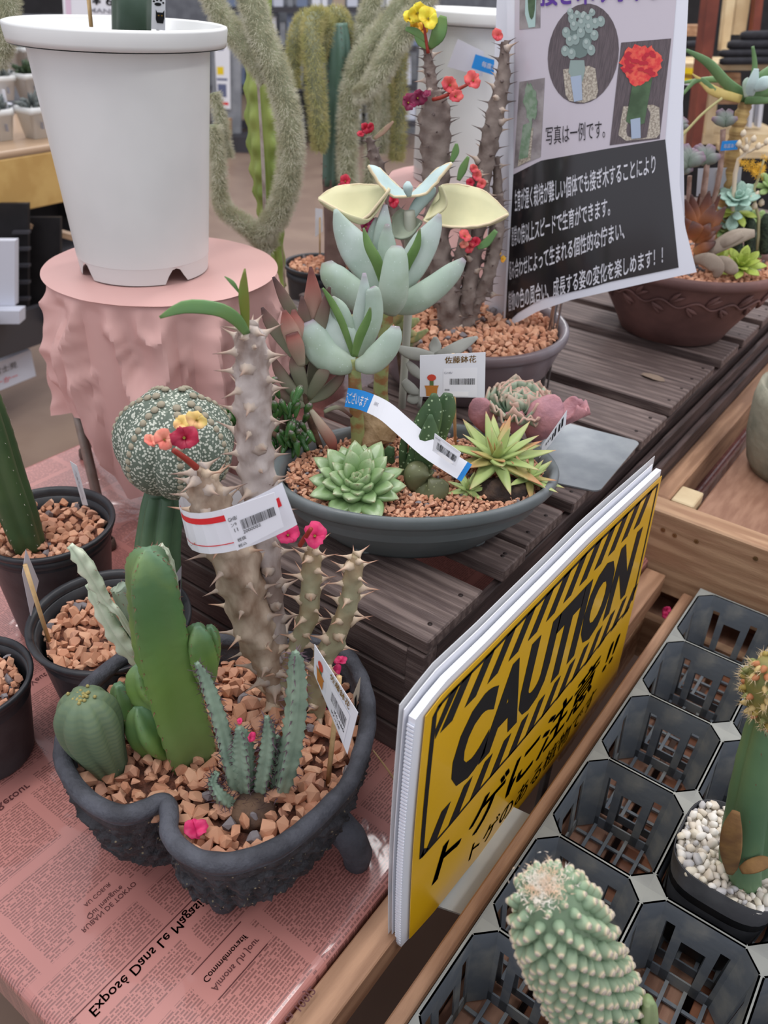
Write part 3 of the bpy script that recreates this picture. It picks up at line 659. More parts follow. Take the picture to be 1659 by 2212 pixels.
def sheet(name, u0, u1, v0, v1, off, m, th=0.0008, nu=24, nv=10, parent=sign, S=SG):
    g = G(); A = [[S(u0+(u1-u0)*i/nu, v0+(v1-v0)*j/nv, off) for i in range(nu+1)] for j in range(nv+1)]
    B_ = [[S(u0+(u1-u0)*i/nu, v0+(v1-v0)*j/nv, off-th) for i in range(nu+1)] for j in range(nv+1)]
    n = nu+1; N1 = n*(nv+1); v = [p for r in A for p in r]+[p for r in B_ for p in r]; f = []
    for j in range(nv):
        for i in range(nu):
            a = j*n+i; f.append((a, a+n, a+n+1, a+1)); a += N1; f.append((a, a+1, a+n+1, a+n))
    edge = [j*n for j in range(nv+1)]+[nv*n+i for i in range(1, n)]+[j*n+nu for j in range(nv-1, -1, -1)]+[i for i in range(nu-1, 0, -1)]
    for k in range(len(edge)):
        a, b = edge[k], edge[(k+1) % len(edge)]; f.append((b, a, a+N1, b+N1))
    g.add(v, f); return g.build(name, m, parent, False)
sheet('yellow_sheet', 0, 1, 0, 1, 0.0, m_yel)
sheet('white_board', -0.022, 1.0, -0.022, 1.015, -0.0025, m_corr, 0.007)
sheet('backing_sheet', -0.026, 0.985, -0.042, 1.0, -0.0125, m_paperw, 0.0008)
g = G()
for k in range(70):
    v = k/70; a = SG(-0.023, v, -0.003); b = SG(-0.023, v+0.007, -0.009); g.box((SX-0.0095, a.y-0.0012, b.z), (SX-0.0025, a.y, a.z))
tag(g.build('board_flutes', m_corr, sign, False), kind='stuff')
sheet('clear_sleeve', -0.030, 1.012, -0.058, 1.01, -0.016, mat('sleeve_film', (238, 240, 242), rough=0.2, alpha=0.6), 0.0006)
g = G()
def quad(us): g.add([SG(u, v, 0.0004) for u, v in us], [(0, 1, 2, 3)])
def line(u0, v0, u1, v1, w, n=14, vert=False):
    for k in range(n):
        a = k/n; b = (k+1)/n; p = (u0+(u1-u0)*a, v0+(v1-v0)*a); q = (u0+(u1-u0)*b, v0+(v1-v0)*b)
        quad([p, q, (q[0]+w, q[1]), (p[0]+w, p[1])] if vert else [p, (p[0], p[1]+w), (q[0], q[1]+w), q])
line(0.02, 0.035, 0.02, 0.6, 0.013, 10, True); line(0.975, 0.02, 0.975, 0.56, 0.009, 10, True)
line(0.035, 0.018, 0.975, 0.018, 0.011, 30); line(0.03, 0.597, 0.965, 0.575, 0.011, 30)
quad([(0.02, 0.035), (0.033, 0.04), (0.05, 0.029), (0.035, 0.018)]); quad([(0.02, 0.6), (0.03, 0.608), (0.05, 0.597), (0.033, 0.57)])
for k in range(13):
    u = 0.062+k*0.0735; quad([(u+0.042, 0.02), (u+0.076, 0.02), (u+0.024, 0.135), (u-0.012, 0.135)]) if u < 0.93 else None
    quad([(u+0.022, 0.485), (u+0.052, 0.485), (u+0.014, 0.595), (u-0.024, 0.60)]) if u < 0.95 else None
quad([(0.07, 0.02), (0.098, 0.02), (0.036, 0.135), (0.033, 0.10)])
o = g.build('hazard_slashes', m_print, sign, False); tag(o, kind='stuff')
def signtext(body, u0, u1, v0, v1, bold, shear, name):
    v, f = text2d(body, 1, bold, shear); x0 = min(q[0] for q in v); x1 = max(q[0] for q in v); y0 = min(q[1] for q in v); y1 = max(q[1] for q in v)
    g = G(); g.add([SG(u0+(u1-u0)*(q[0]-x0)/(x1-x0), v1+(v0-v1)*(q[1]-y0)/(y1-y0), 0.0004) for q in v], f); return g.build(name, m_print, sign, False)
signtext('CAUTION', 0.105, 0.93, 0.165, 0.465, 0.055, 0.2, 'lettering')
signtext('トゲに注意 !!', 0.07, 0.94, 0.66, 0.83, 0.022, 0.25, 'lettering')
signtext('トゲのある植物です', 0.21, 0.84, 0.872, 0.955, 0.008, 0.22, 'lettering')
m_post = mat('grey_post', (120, 116, 112), (104, 100, 98), ns=12, rough=0.45, metal=0.3)
for (a, b) in (((1033, 1870), (1018, 1990)), ((1190, 1640), (1178, 1760))):
    p = XP(*a, SX-0.02); q = XP(*b, SX-0.02); o = boxpart('post', (SX-0.026, p.y-0.011, -0.6), (SX-0.018, p.y+0.011, 0.25), m_post, sign, 0.001)
pa = [Z(1107, 1742, -0.055), Z(1178, 1775, -0.055), Z(1055, 1995, -0.055), Z(940, 1955, -0.055)]
g = G(); g.prism([(p.x, p.y) for p in pa], -0.058, -0.055); tag(g.build('plywood_sheet', mat('grey_white_panel', (196, 198, 192), (184, 186, 180), ns=10, rough=0.5), None, False, origin=sum(pa, Vector())/4), 'flat off-white panel lying behind the caution sign posts', 'panel')
# ------------------------------------------------------------ hanging poster
PB = Z(1170, 835, ZT)
def PD(px, py):
    s = (px-1085)/420; s = max(-0.1, min(1.1, s)); t = py/700
    return -0.035+0.085*max(0, 1-s)**3.2+0.016*s*s-0.02*t
def PS(px, py, off=0.0): return V(px, py, PB, PD(px, py)-off)
def interp(tab, x):
    if x <= tab[0][0]: return tab[0][1]
    for (a, b), (c, d) in zip(tab, tab[1:]):
        if x <= c: return b+(d-b)*(x-a)/(c-a)
    return tab[-1][1]
m_post_bg = mat('poster_print', (200, 194, 204), rough=0.25, coat=0.6); m_post_w = mat('poster_paper', (228, 232, 242), rough=0.25, coat=0.6)
m_post_k = mat('poster_black', (28, 27, 31), rough=0.3, coat=1.0); m_tw = mat('white_ink', (226, 228, 236), rough=0.4)
LEFT = [(-170, 1090), (0, 1095), (150, 1096), (300, 1098), (420, 1100), (560, 1095), (725, 1085)]
RIGHT = [(-170, 1494), (0, 1487), (150, 1480), (300, 1470), (400, 1468), (490, 1480), (588, 1505)]
poster = thing('hanging_poster', 'laminated poster with cactus pictures and a black text panel', 'poster', PS(1290, 640))
BOT = [(1085, 725), (1110, 700), (1160, 672), (1230, 648), (1310, 630), (1400, 610), (1505, 588)]
def pband(name, top, bot, off, m, th=0.0, n=30, k=10, parent=poster, x0=None, x1=None, lefts=None, rights=None, fn=None):
    """sheet bounded by top(s) and bottom(s) point lists in picture coordinates, laid on the poster's curved surface"""
    fn = fn or PS
    def pl_(pts, s):
        d = [0]
        for a, b in zip(pts, pts[1:]): d.append(d[-1]+math.dist(a, b))
        t = s*d[-1]; i = 0
        while i < len(d)-2 and d[i+1] < t: i += 1
        f = (t-d[i])/max(1e-9, d[i+1]-d[i]); return (pts[i][0]+(pts[i+1][0]-pts[i][0])*f, pts[i][1]+(pts[i+1][1]-pts[i][1])*f)
    g = G()
    for o_ in ([off] if not th else [off, off-th]):
        v = []
        for j in range(k+1):
            for i in range(n+1):
                a = pl_(top, i/n); b = pl_(bot, i/n); u = j/k; x = a[0]+(b[0]-a[0])*u; y = a[1]+(b[1]-a[1])*u
                if lefts:
                    xl = interp(lefts, y); xr = interp(rights, y); la = a[0]*(1-u)+b[0]*u; l0 = top[0][0]*(1-u)+bot[0][0]*u; r0 = top[-1][0]*(1-u)+bot[-1][0]*u
                    x = xl+(xr-xl)*(la-l0)/(r0-l0)
                v.append(fn(x, y, o_))
        w_ = n+1; g.add(v, [(j*w_+i, (j+1)*w_+i, (j+1)*w_+i+1, j*w_+i+1) for j in range(k) for i in range(n)])
    return g.build(name, m, parent, True)
pband('laminated_sheet', [(1090, -170), (1494, -170)], BOT, 0, m_post_w, 0.0006, 40, 24, lefts=LEFT, rights=RIGHT)
pband('back_sheet', [(1080, -170), (1470, -170)], [(1044, 722), (1075, 700), (1160, 655), (1300, 610), (1480, 570)], -0.03, m_post_w, 0.0006, 30, 12)
pband('print_field', [(1113, -170), (1474, -170)], [(1109, 377), (1168, 347), (1313, 321), (1437, 301)], 0.0010, m_post_bg)
pband('text_panel', [(1109, 377), (1168, 347), (1313, 321), (1437, 301)], [(1091, 706), (1114, 679), (1168, 646), (1277, 621), (1313, 610), (1466, 578)], 0.0011, m_post_k)
def ptext(body, x0, y0, x1, y1, h, m, bold=0.012, gam=1.0, off=0.0020, name='lettering', h1=None):
    v, f = text2d(body, 1, bold); a = min(q[0] for q in v); b = max(q[0] for q in v); ym = max(q[1] for q in v); yb = min(q[1] for q in v)
    out = []
    for x, y in v:
        u = (x-a)/(b-a); w_ = u**gam; hh = h+((h1 or h)-h)*w_; px = x0+(x1-x0)*w_; py = y0+(y1-y0)*w_-(y-yb)/(ym-yb)*hh
        out.append(PS(px, py, off))
    g = G(); g.add(out, f); return g.build(name, m, poster, False)
ptext('生育が遅く栽培が難しい個体でも接ぎ木することにより', 1112, 458, 1416, 374, 48, m_tw, 0.018, 1.25, h1=42)
ptext('通常の倍以上スピードで生育ができます。', 1105, 534, 1318, 466, 44, m_tw, 0.018, 1.3, h1=42)
ptext('組み合わせによって生まれる個性的な佇まい、', 1100, 606, 1349, 516, 42, m_tw, 0.018, 1.3, h1=42)
ptext('植物の色の風合い、成長する姿の変化を楽しめます！！', 1098, 674, 1432, 570, 44, m_tw, 0.018, 1.25, h1=40)
ptext('写真は一例です。', 1179, 314, 1307, 298, 40, mat('dark_ink', (44, 40, 46), rough=0.5), 0.0)
ptext('接ぎ木サボテン', 1166, 14, 1440, 2, 62, mat('purple_ink', (92, 58, 150), rough=0.5), 0.03, off=0.0026)
def pblob(pts, off, m, name='print_patch', kind='stuff'):
    g = G(); 
    for P_ in pts: g.add([PS(x, y, off) for x, y in P_], [tuple(range(len(P_)-1, -1, -1))])
    return tag(g.build(name, m, poster, False), kind=kind)
def disc(x, y, r, ry=None, n=12): return [(x+r*math.cos(i*math.tau/n), y+(ry or r)*math.sin(i*math.tau/n)) for i in range(n)]
m_pbrown = mat('print_brown', (98, 86, 90), (76, 66, 70), ns=30, rough=0.3, coat=0.6, stretch=(30, 30, 1.5)); m_pteal = mat('print_teal', (142, 162, 158), rough=0.3, coat=0.6); m_pteald = mat('print_teal_dark', (104, 124, 120), rough=0.3, coat=0.6)
m_ppeb = mat('print_pebbles', (196, 188, 172), (146, 136, 122), ns=380, rough=0.3, coat=0.6); m_pgreen = mat('print_green', (66, 88, 62), (84, 110, 80), ns=40, rough=0.3); m_pred = mat('print_red', (222, 62, 66), (236, 104, 84), ns=160, rough=0.3); m_ptag = mat('print_tag', (168, 184, 206), rough=0.3)
N_ = 16
top = [(1260-77*math.cos(i*math.pi/N_), 116-108*math.sin(i*math.pi/N_)-0.14*(-77*math.cos(i*math.pi/N_))) for i in range(N_+1)]; bot = [(1260-77*math.cos(i*math.pi/N_), 116+108*math.sin(i*math.pi/N_)-0.14*(-77*math.cos(i*math.pi/N_))) for i in range(N_+1)]
def xband(name, top, bot, off, m):
    n = len(top)-1; k = 8; v = []
    for j in range(k+1):
        for a, b in zip(top, bot): v.append(PS(a[0]+(b[0]-a[0])*j/k, a[1]+(b[1]-a[1])*j/k, off))
    g = G(); w_ = n+1; g.add(v, [(j*w_+i, (j+1)*w_+i, (j+1)*w_+i+1, j*w_+i+1) for j in range(k) for i in range(n)]); return g.build(name, m, poster)
xband('round_picture', top, bot, 0.0015, m_pbrown)
pblob([[(1216, 150), (1222, 206), (1230, 218), (1262, 222), (1288, 212), (1292, 196), (1286, 148), (1272, 142), (1240, 146)]], 0.0021, m_ppeb)
pblob([[(1232, 130), (1228, 156), (1240, 176), (1258, 176), (1264, 150), (1262, 130)]], 0.0024, m_pteal); pblob([[(1232, 166), (1256, 162), (1258, 216), (1240, 220)]], 0.0028, m_ptag)
pblob([disc(1252, 88, 26, 38)], 0.0022, m_pteald)
bl = [(1232, 26), (1279, 27), (1247, 31), (1262, 33), (1236, 40), (1259, 38), (1271, 42), (1240, 55), (1256, 50), (1286, 50), (1298, 46), (1223, 70), (1255, 70), (1272, 60), (1284, 76), (1243, 85), (1267, 94), (1221, 110), (1235, 116), (1231, 88), (1277, 108)]
pblob([disc(x, y, 9 if i > 3 else 7, 12 if i > 3 else 8) for i, (x, y) in enumerate(bl)], 0.0026, m_pteal)
pblob([disc(x-1, y-4, 4, 5) for i, (x, y) in enumerate(bl)], 0.0030, mat('print_pale_teal', (172, 188, 184), rough=0.3))
xband('red_cactus_picture', [(1342+108*i/8, 92-9*i/8) for i in range(9)], [(1317+108*i/8, 314-14*i/8) for i in range(9)], 0.0015, m_pbrown)
pblob([[(1346, 230), (1336, 292), (1352, 304), (1418, 298), (1426, 288), (1424, 232), (1410, 226)]], 0.0021, m_ppeb)
pblob([[(1366, 182), (1352, 262), (1372, 274), (1392, 266), (1410, 164), (1386, 160)]], 0.0025, m_pgreen); pblob([[(1362, 258), (1383, 254), (1384, 298), (1364, 300)]], 0.0030, m_ptag)
random.seed(3)
def ragged(cx, cy, rx, ry, n=40, a=0.14): return [(cx+rx*(1+random.uniform(-a, a))*math.cos(i*math.tau/n), cy+ry*(1+random.uniform(-a, a))*math.sin(i*math.tau/n)) for i in range(n)]
pblob([ragged(1386, 136, 44, 38), ragged(1378, 168, 20, 18, 20)], 0.0027, m_pred)
pblob([ragged(1362+random.uniform(-14, 60), 112+random.uniform(0, 52), 6, 5, 8, 0.4) for _ in range(24)], 0.0031, mat('print_red_dark', (190, 40, 58), rough=0.3))
xband('side_picture', [(1122+55*i/5, 177-9*i/5) for i in range(6)], [(1110+58*i/5, 364-25*i/5) for i in range(6)], 0.0015, mat('print_grey', (158, 152, 152), (124, 116, 118), ns=40, rough=0.3, coat=0.6))
pblob([ragged(1146, 220, 15, 40, 24, 0.3), [(1130, 270), (1120, 345), (1140, 340), (1150, 262)]], 0.0022, mat('print_soft_green', (112, 140, 112), (142, 160, 142), ns=90, rough=0.3)); pblob([[(1152, 275), (1146, 345), (1118, 360), (1128, 290)]], 0.0020, m_ppeb)
xband('upper_picture', [(1123+45*i/5, -80) for i in range(6)], [(1122+45*i/5, 64-4*i/5) for i in range(6)], 0.0015, MATS['print_grey'])
pblob([[(1136, -40), (1134, 30), (1142, 60), (1156, 58), (1160, -40)]], 0.0021, mat('print_pale_aqua', (176, 204, 200), rough=0.3)); pblob([disc(1148, 0, 8, 42)], 0.0026, m_pgreen)
g = G(); a = PB.copy(); b = V(1196, 640, PB, 0.0); dv = Vector((0, 0, 1)); g.tube([a, a+dv*0.35, a+dv*0.75], [0.0052]*3, 12); g.build('pole', m_steel, poster)
g = G(); g.tube([a+Vector((0.01, 0.004, 0)), a+Vector((0.01, 0.004, 0.75))], [0.002]*2, 8); g.build('pole', m_steel, poster)
# ------------------------------------------------------------ cards and labels
def card(name, label, corners, base, dds, m=m_paperw, th=0.0006, group=None, cat='tag', nu=1):
    """flat card through four picture points (tl, tr, br, bl) at their own depths"""
    P4 = [V(x, y, base, d) for (x, y), d in zip(corners, dds)]; n = (P4[1]-P4[0]).cross(P4[3]-P4[0]).normalized()
    if n.dot(CAM-P4[0]) < 0: n = -n
    t = thing(name, label, cat, P4[3], group)
    g = G(); g.add(P4+[p-n*th for p in P4], [(3, 2, 1, 0), (4, 5, 6, 7), (0, 1, 5, 4), (1, 2, 6, 5), (2, 3, 7, 6), (3, 0, 4, 7)]); g.build('card_face', m, t, False)
    def S(u, v, off=0.0004): return (P4[0]*(1-u)+P4[1]*u)*(1-v)+(P4[3]*(1-u)+P4[2]*u)*v+n*off
    return t, S
def cprint(t, S, body, u0, u1, v0, v1, m=m_print, bold=0.0, off=0.0005, name='lettering', fl=False):
    v, f = text2d(body, 1, bold); x0 = min(q[0] for q in v); x1 = max(q[0] for q in v); y0 = min(q[1] for q in v); y1 = max(q[1] for q in v)
    g = G(); g.add([S(u0+(u1-u0)*(q[0]-x0)/(x1-x0), v1+(v0-v1)*(q[1]-y0)/(y1-y0), off) for q in v], f); return g.build(name, m, t, False)
def cquads(t, S, qs, m, off=0.0005, name='print_mark'):
    g = G()
    for P_ in qs: g.add([S(u, v, off) for u, v in P_], [tuple(range(len(P_)))])
    return tag(g.build(name, m, t, False), kind='stuff')
def rect(u0, v0, u1, v1): return [(u0, v0), (u0, v1), (u1, v1), (u1, v0)]
def bars(u0, u1, v0, v1, n=26, seed=1):
    r = random.Random(seed); out = []
    for k in range(n):
        a = u0+(u1-u0)*k/n; out.append(rect(a, v0, a+(u1-u0)/n*r.choice((0.3, 0.5, 0.7)), v1))
    return out
m_stick = mat('sticker_white', (240, 241, 246), rough=0.4); m_cact = mat('print_cactus_red', (208, 76, 58), rough=0.5); m_cg = mat('print_cactus_green', (92, 118, 70), rough=0.5)
def shopcard(t, S, price=True):
    cprint(t, S, '佐藤鉢花', 0.38, 0.86, 0.05, 0.21, m_gold, 0.014)
    cquads(t, S, [rect(0.36, 0.32, 0.88, 0.98)], m_stick, 0.0003, 'sticker')
    cquads(t, S, [[(0.07, 0.72), (0.09, 0.80), (0.10, 0.98), (0.26, 0.98), (0.27, 0.80), (0.29, 0.72)]], m_orange)
    cquads(t, S, [rect(0.15, 0.58, 0.21, 0.72)], m_cg); cquads(t, S, [[(0.18+0.07*math.cos(i*math.tau/12), 0.53+0.08*math.sin(i*math.tau/12)) for i in range(12, 0, -1)]], m_cact, 0.0006)
    cquads(t, S, bars(0.46, 0.85, 0.56, 0.70), m_print, 0.0006, 'barcode')
    cprint(t, S, 'GHB/', 0.37, 0.50, 0.40, 0.45, m_grey_print, off=0.0006); cprint(t, S, '税抜', 0.38, 0.46, 0.80, 0.85, m_print, off=0.0006); cprint(t, S, '税込', 0.38, 0.46, 0.90, 0.95, m_print, off=0.0006)
def stick(name, label, a, b, r=0.0022, base=None, group=None, dd=(0, 0), m=m_cane):
    p = V(*a, base, dd[0]); q = V(*b, base, dd[1]); g = G(); g.tube([q, p], [r*1.0, r], 10); return tag(g.build(name, m, None, origin=q), label, 'stick', group)
BCZ = Vector((BC.x, BC.y, BZ))
# shop card standing in the oval bowl
b1 = Z(985, 960, BZ)
t, S = card('price_card', 'white shop card on stick with gold lettering and small potted cactus', ((907, 768), (1049, 761), (1047, 859), (907, 857)), b1, (0.0, 0.0, 0.0, 0.0)); shopcard(t, S)
g = G(); g.tube([V(984, 975, b1, 0.0012), V(979, 764, b1, 0.0026)], [0.0022, 0.0022], 10); g.build('stick', m_cane, t)
cquads(t, S, [rect(0.42, 0.86, 0.75, 0.97)], mat('pale_smear', (250, 250, 252), rough=0.3), 0.0007)
# shop card in the rough planter, seen edge on
b2_ = Z(705, 1690, PZ)
t, S = card('price_card', 'white shop card tilted steeply over the rough planter gravel', ((679, 1392), (773, 1540), (750, 1630), (678, 1455)), b2_, (0.012, -0.019, -0.019, 0.012))
cprint(t, S, '佐藤鉢花', 0.38, 0.84, 0.04, 0.2, m_gold, 0.014); cquads(t, S, [rect(0.33, 0.26, 0.88, 0.94)], m_stick, 0.0003, 'sticker'); cquads(t, S, bars(0.46, 0.84, 0.42, 0.66), m_print, 0.0006, 'barcode')
cprint(t, S, '¥6,480', 0.56, 0.84, 0.70, 0.78, m_print, 0.01, 0.0006); cprint(t, S, '¥7,128', 0.5, 0.74, 0.83, 0.9, m_print, 0.01, 0.0006)
cquads(t, S, [[(0.06, 0.52), (0.08, 0.62), (0.10, 0.92), (0.24, 0.90), (0.25, 0.62), (0.27, 0.56)]], m_orange); cquads(t, S, [rect(0.13, 0.36, 0.20, 0.55)], m_cg); cquads(t, S, [[(0.165+0.06*math.cos(i*math.tau/12), 0.33+0.13*math.sin(i*math.tau/12)) for i in range(12, 0, -1)]], m_cact, 0.0006)
g = G(); g.tube([V(708, 1695, b2_, 0.002), V(733, 1462, b2_, 0.006)], [0.0026, 0.0026], 10); g.build('stick', m_cane, t)
t, S = card('price_card', 'small cream tag half hidden behind the tilted shop card', ((779, 1463), (776, 1504), (765, 1545), (764, 1500)), Z(765, 1560, PZ), (0, 0.01, 0.01, 0), mat('cream_card', (212, 200, 180), rough=0.5)); cquads(t, S, [rect(0.3, 0.6, 0.8, 0.9)], m_print)
# black and white tag beside the green column, tag seen from behind in the middle pot
b3_ = Z(400, 1330, 0.13)
t, S = card('name_tag', 'narrow dark tag behind the tall green column', ((380, 1240), (392, 1222), (390, 1310), (379, 1312)), b3_, (0, 0, 0, 0), mat('grey_card', (150, 150, 156), rough=0.5)); cquads(t, S, [rect(0.3, 0.3, 0.9, 0.55), rect(0.2, 0.62, 0.8, 0.9)], m_print)
b4_ = Z(103, 1380, 0.132)
t, S = card('price_card', 'blank white card back on stick in the middle black pot', ((56, 1187), (84, 1255), (67, 1334), (48, 1240)), b4_, (0.0, 0.02, 0.02, 0), mat('translucent_card', (206, 208, 218), rough=0.5)); g = G(); g.tube([V(106, 1385, b4_, -0.003), V(54, 1220, b4_, -0.003)], [0.0026, 0.0026], 10); g.build('stick', m_cane, t)
b5_ = Z(187, 1100, 0.163)
t, S = card('name_tag', 'narrow white label stuck in the left black pot', ((151, 996), (166, 1006), (190, 1092), (178, 1090)), b5_, (0, 0, 0, 0)); cprint(t, S, '柱サボテン', 0.3, 0.7, 0.1, 0.9, m_grey_print); 
# price tag standing at the right of the oval bowl
b6_ = Z(1175, 1000, BZ+0.005)
t, S = card('name_tag', 'slanting white tag with black print at right of oval bowl', ((1225, 886), (1222, 918), (1165, 990), (1172, 962)), b6_, (0.0, 0.0, 0.0, 0.0)); cquads(t, S, [rect(0.15, 0.12, 0.75, 0.2), rect(0.25, 0.24, 0.8, 0.31), rect(0.15, 0.40, 0.75, 0.47), rect(0.3, 0.50, 0.8, 0.56), rect(0.3, 0.62, 0.5, 0.66), rect(0.3, 0.70, 0.5, 0.74), rect(0.3, 0.78, 0.5, 0.82)], m_print)
# cat tag in the white pot
t, S = card('cat_tag', 'white tag with black paw prints and cat in white pot', ((322, -60), (357, -60), (357, 66), (322, 62)), WT, (0.10, 0.10, 0.10, 0.10))
def ell(u, v, ru, rv, n=12): return [(u+ru*math.cos(i*math.tau/n), v+rv*math.sin(i*math.tau/n)) for i in range(n, 0, -1)]
cquads(t, S, [ell(0.55, 0.55, 0.22, 0.03), ell(0.3, 0.50, 0.08, 0.018), ell(0.5, 0.475, 0.08, 0.018), ell(0.74, 0.48, 0.08, 0.018), ell(0.88, 0.52, 0.07, 0.018), [(0.42, 0.82), (0.42, 0.64), (0.5, 0.69), (0.85, 0.69), (0.95, 0.64), (0.95, 0.78), (0.88, 0.88), (0.5, 0.88)]], m_print)
cquads(t, S, [ell(0.6, 0.745, 0.05, 0.012), ell(0.8, 0.745, 0.05, 0.012)], m_gold, 0.0007)
g = G(); g.add([S(0.4, 0.9, -0.002)-Vector((0, 0, 0.16)), S(0.6, 0.9, -0.002)-Vector((0, 0, 0.16)), S(0.6, 0.9, -0.001), S(0.4, 0.9, -0.001)], [(0, 1, 2, 3)]); g.build('tag_stem', m_paperw, t, False)
# blue ribbon label around the grey green plant
def ribbon(name, label, pts, hw, base, dds, segs, cat='label', m=m_paperw, axis=None):
    """strip swept through picture points; segs: (u0, u1, material)"""
    P_ = [V(x, y, base, d) for (x, y), d in zip(pts, dds)]; P_ = [Vector(q) for q in spline([tuple(p) for p in P_], 41)]
    t = thing(name, label, cat, P_[20]); W = []
    for i, p in enumerate(P_):
        tg = (P_[min(i+1, 40)]-P_[max(i-1, 0)]).normalized(); up_ = (axis-tg*axis.dot(tg)*0.4).normalized() if axis is not None else (CAM-p).cross(tg).normalized(); W.append(up_ if up_.z > 0 else -up_)
    def S(u, v, off=0.0004):
        x = max(0, min(39.999, u*40)); i = int(x); f = x-i; p = P_[i].lerp(P_[i+1], f); w_ = W[i].lerp(W[i+1], f); return p+w_*(hw*(1-2*v))+(CAM-p).normalized()*off
    for a, b, mm in segs: sheet('strip', a, b, 0, 1, 0.0001, mm, 0.0005, 20, 1, t, S)
    return t, S
b7 = Z(780, 955, BZ)
t, S = ribbon('blue_label', 'blue and white paper ribbon wrapped on the succulent stem', [(748, 858), (785, 866), (830, 887), (875, 925), (930, 972), (1008, 1022)], 0.0125, b7, (-0.035, -0.05, -0.07, -0.09, -0.115, -0.14), [(0, 0.27, m_blue), (0.27, 0.965, m_paperw), (0.965, 1.0, m_blue)])
cprint(t, S, 'うございます', 0.005, 0.24, 0.2, 0.8, m_tw, 0.01)
cprint(t, S, '田嶋花', 0.30, 0.335, 0.3, 0.5, m_grey_print)
t2, S2 = card('barcode_sticker', 'white barcode sticker at the end of blue ribbon label', ((939, 936), (996, 978), (984, 1008), (934, 974)), b7, (-0.128, -0.145, -0.148, -0.130)); cquads(t2, S2, bars(0.15, 0.95, 0.35, 0.75, 20, 4), m_print, 0.0006, 'barcode'); cprint(t2, S2, 'GHB/', 0.05, 0.25, 0.12, 0.22, m_grey_print)
cquads(t2, S2, [ell(0.55, 0.88, 0.35, 0.14)], MATS['pale_smear'], 0.0008)
# ------------------------------------------------------------ the shop behind
def D(dist): return CAM+FH*dist
def bxp(g, x0, y0, x1, y1, dist, th):
    """upright box whose front fills the picture rectangle at a horizontal distance"""
    b = D(dist); P_ = [V(x0, y0, b), V(x1, y0, b), V(x1, y1, b), V(x0, y1, b)]; Q_ = [p+FH*th for p in P_]
    g.add(P_+Q_, [(3, 2, 1, 0), (4, 5, 6, 7), (0, 1, 5, 4), (1, 2, 6, 5), (2, 3, 7, 6), (3, 0, 4, 7)]); return g
def slab(name, px, z, th, m, parent=None, label=None, cat=None):
    """horizontal board whose top passes through picture points at height z"""
    P_ = [Z(x, y, z) for x, y in px]; g = G(); g.prism([(p.x, p.y) for p in P_], z-th, z); o = g.build(name, m, parent, False, origin=(sum(P_, Vector())/len(P_)-Vector((0, 0, th))))
    return tag(o, label, cat)
m_bk = mat('deep_black', (22, 21, 24), (30, 29, 32), ns=20, rough=0.6); m_gr = mat('grey_fixture', (150, 154, 160), (132, 136, 142), ns=8, rough=0.5); m_gold2 = mat('gold_wrapping', (196, 162, 98), (182, 146, 84), ns=10, rough=0.25, coat=0.5, bump=0.05, bs=20)
m_goldt = mat('tan_paper', (176, 148, 120), rough=0.4, coat=0.3); m_whb = mat('white_box', (206, 210, 222), rough=0.5); m_dg = mat('dark_grey_bar', (62, 62, 68), rough=0.5)
# left counter wrapped in gold paper
cz = 0.30
A_ = Z(-60, 338, cz); B_ = Z(300, 283, cz); dr = (B_-A_).normalized(); nb2 = Vector((-dr.y, dr.x, 0))
if nb2.dot(FH) < 0: nb2 = -nb2
cnt = thing('wrapped_counter', 'low counter wrapped in shiny gold paper with small white pots', 'counter', A_+dr*0.8+nb2*0.4-Vector((0, 0, cz+0.62)))
def obox(a0, a1, b0, b1, z0, z1, name, m, parent, bv=0.004):
    """box in the counter's own directions"""
    P_ = [A_+dr*a+nb2*b for a, b in ((a0, b0), (a1, b0), (a1, b1), (a0, b1))]; g = G(); g.prism([(p.x, p.y) for p in P_], z0, z1)
    o = g.build(name, m, parent, False, origin=Vector((sum(p.x for p in P_)/4, sum(p.y for p in P_)/4, z0))); 
    if bv: bevel(o, bv, 2)
    return o
obox(-0.6, 0.62, 0, 2.6, cz-0.022, cz, 'counter_top', m_goldt, cnt, 0.008)
obox(-0.6, 0.62, 0.0, 0.012, cz-0.19, cz-0.023, 'paper_apron', m_gold2, cnt)
obox(-0.6, 0.62, 0.30, 0.34, cz-0.6, cz-0.19, 'inner_board', m_bk, cnt); obox(-0.6, 0.62, 0.05, 0.3, cz-0.40, cz-0.385, 'shelf', m_dg, cnt)
for a in (-0.55, 0.55): obox(a, a+0.05, 0.05, 0.1, -0.62, cz-0.19, 'leg', m_bk, cnt)
m_shrub = mat('dark_green_leaves', (62, 82, 52), (40, 52, 40), ns=40, rough=0.6); m_shrub2 = mat('grey_succulent_leaves', (112, 118, 114), (84, 94, 96), ns=40, rough=0.6)
def leafball(parent, c, R, m, n=26, seed=1, L_=0.5, name='foliage'):
    r = random.Random(seed); g = G()
    for k in range(n):
        d = Vector((r.gauss(0, 1), r.gauss(0, 1), abs(r.gauss(0, 0.8))+0.15)).normalized(); s = d.cross(Vector((0.3, 0.2, 1))).normalized()
        p0 = c+d*R*0.15; p1 = c+d*R*0.65; p2 = c+d*R*r.uniform(0.85, 1.1); w_ = R*0.16
        g.tube([p0, p1, p2], [w_*0.5, w_, w_*0.25], 6, flat=0.5)
    return tag(g.build(name, m, parent), kind='stuff')
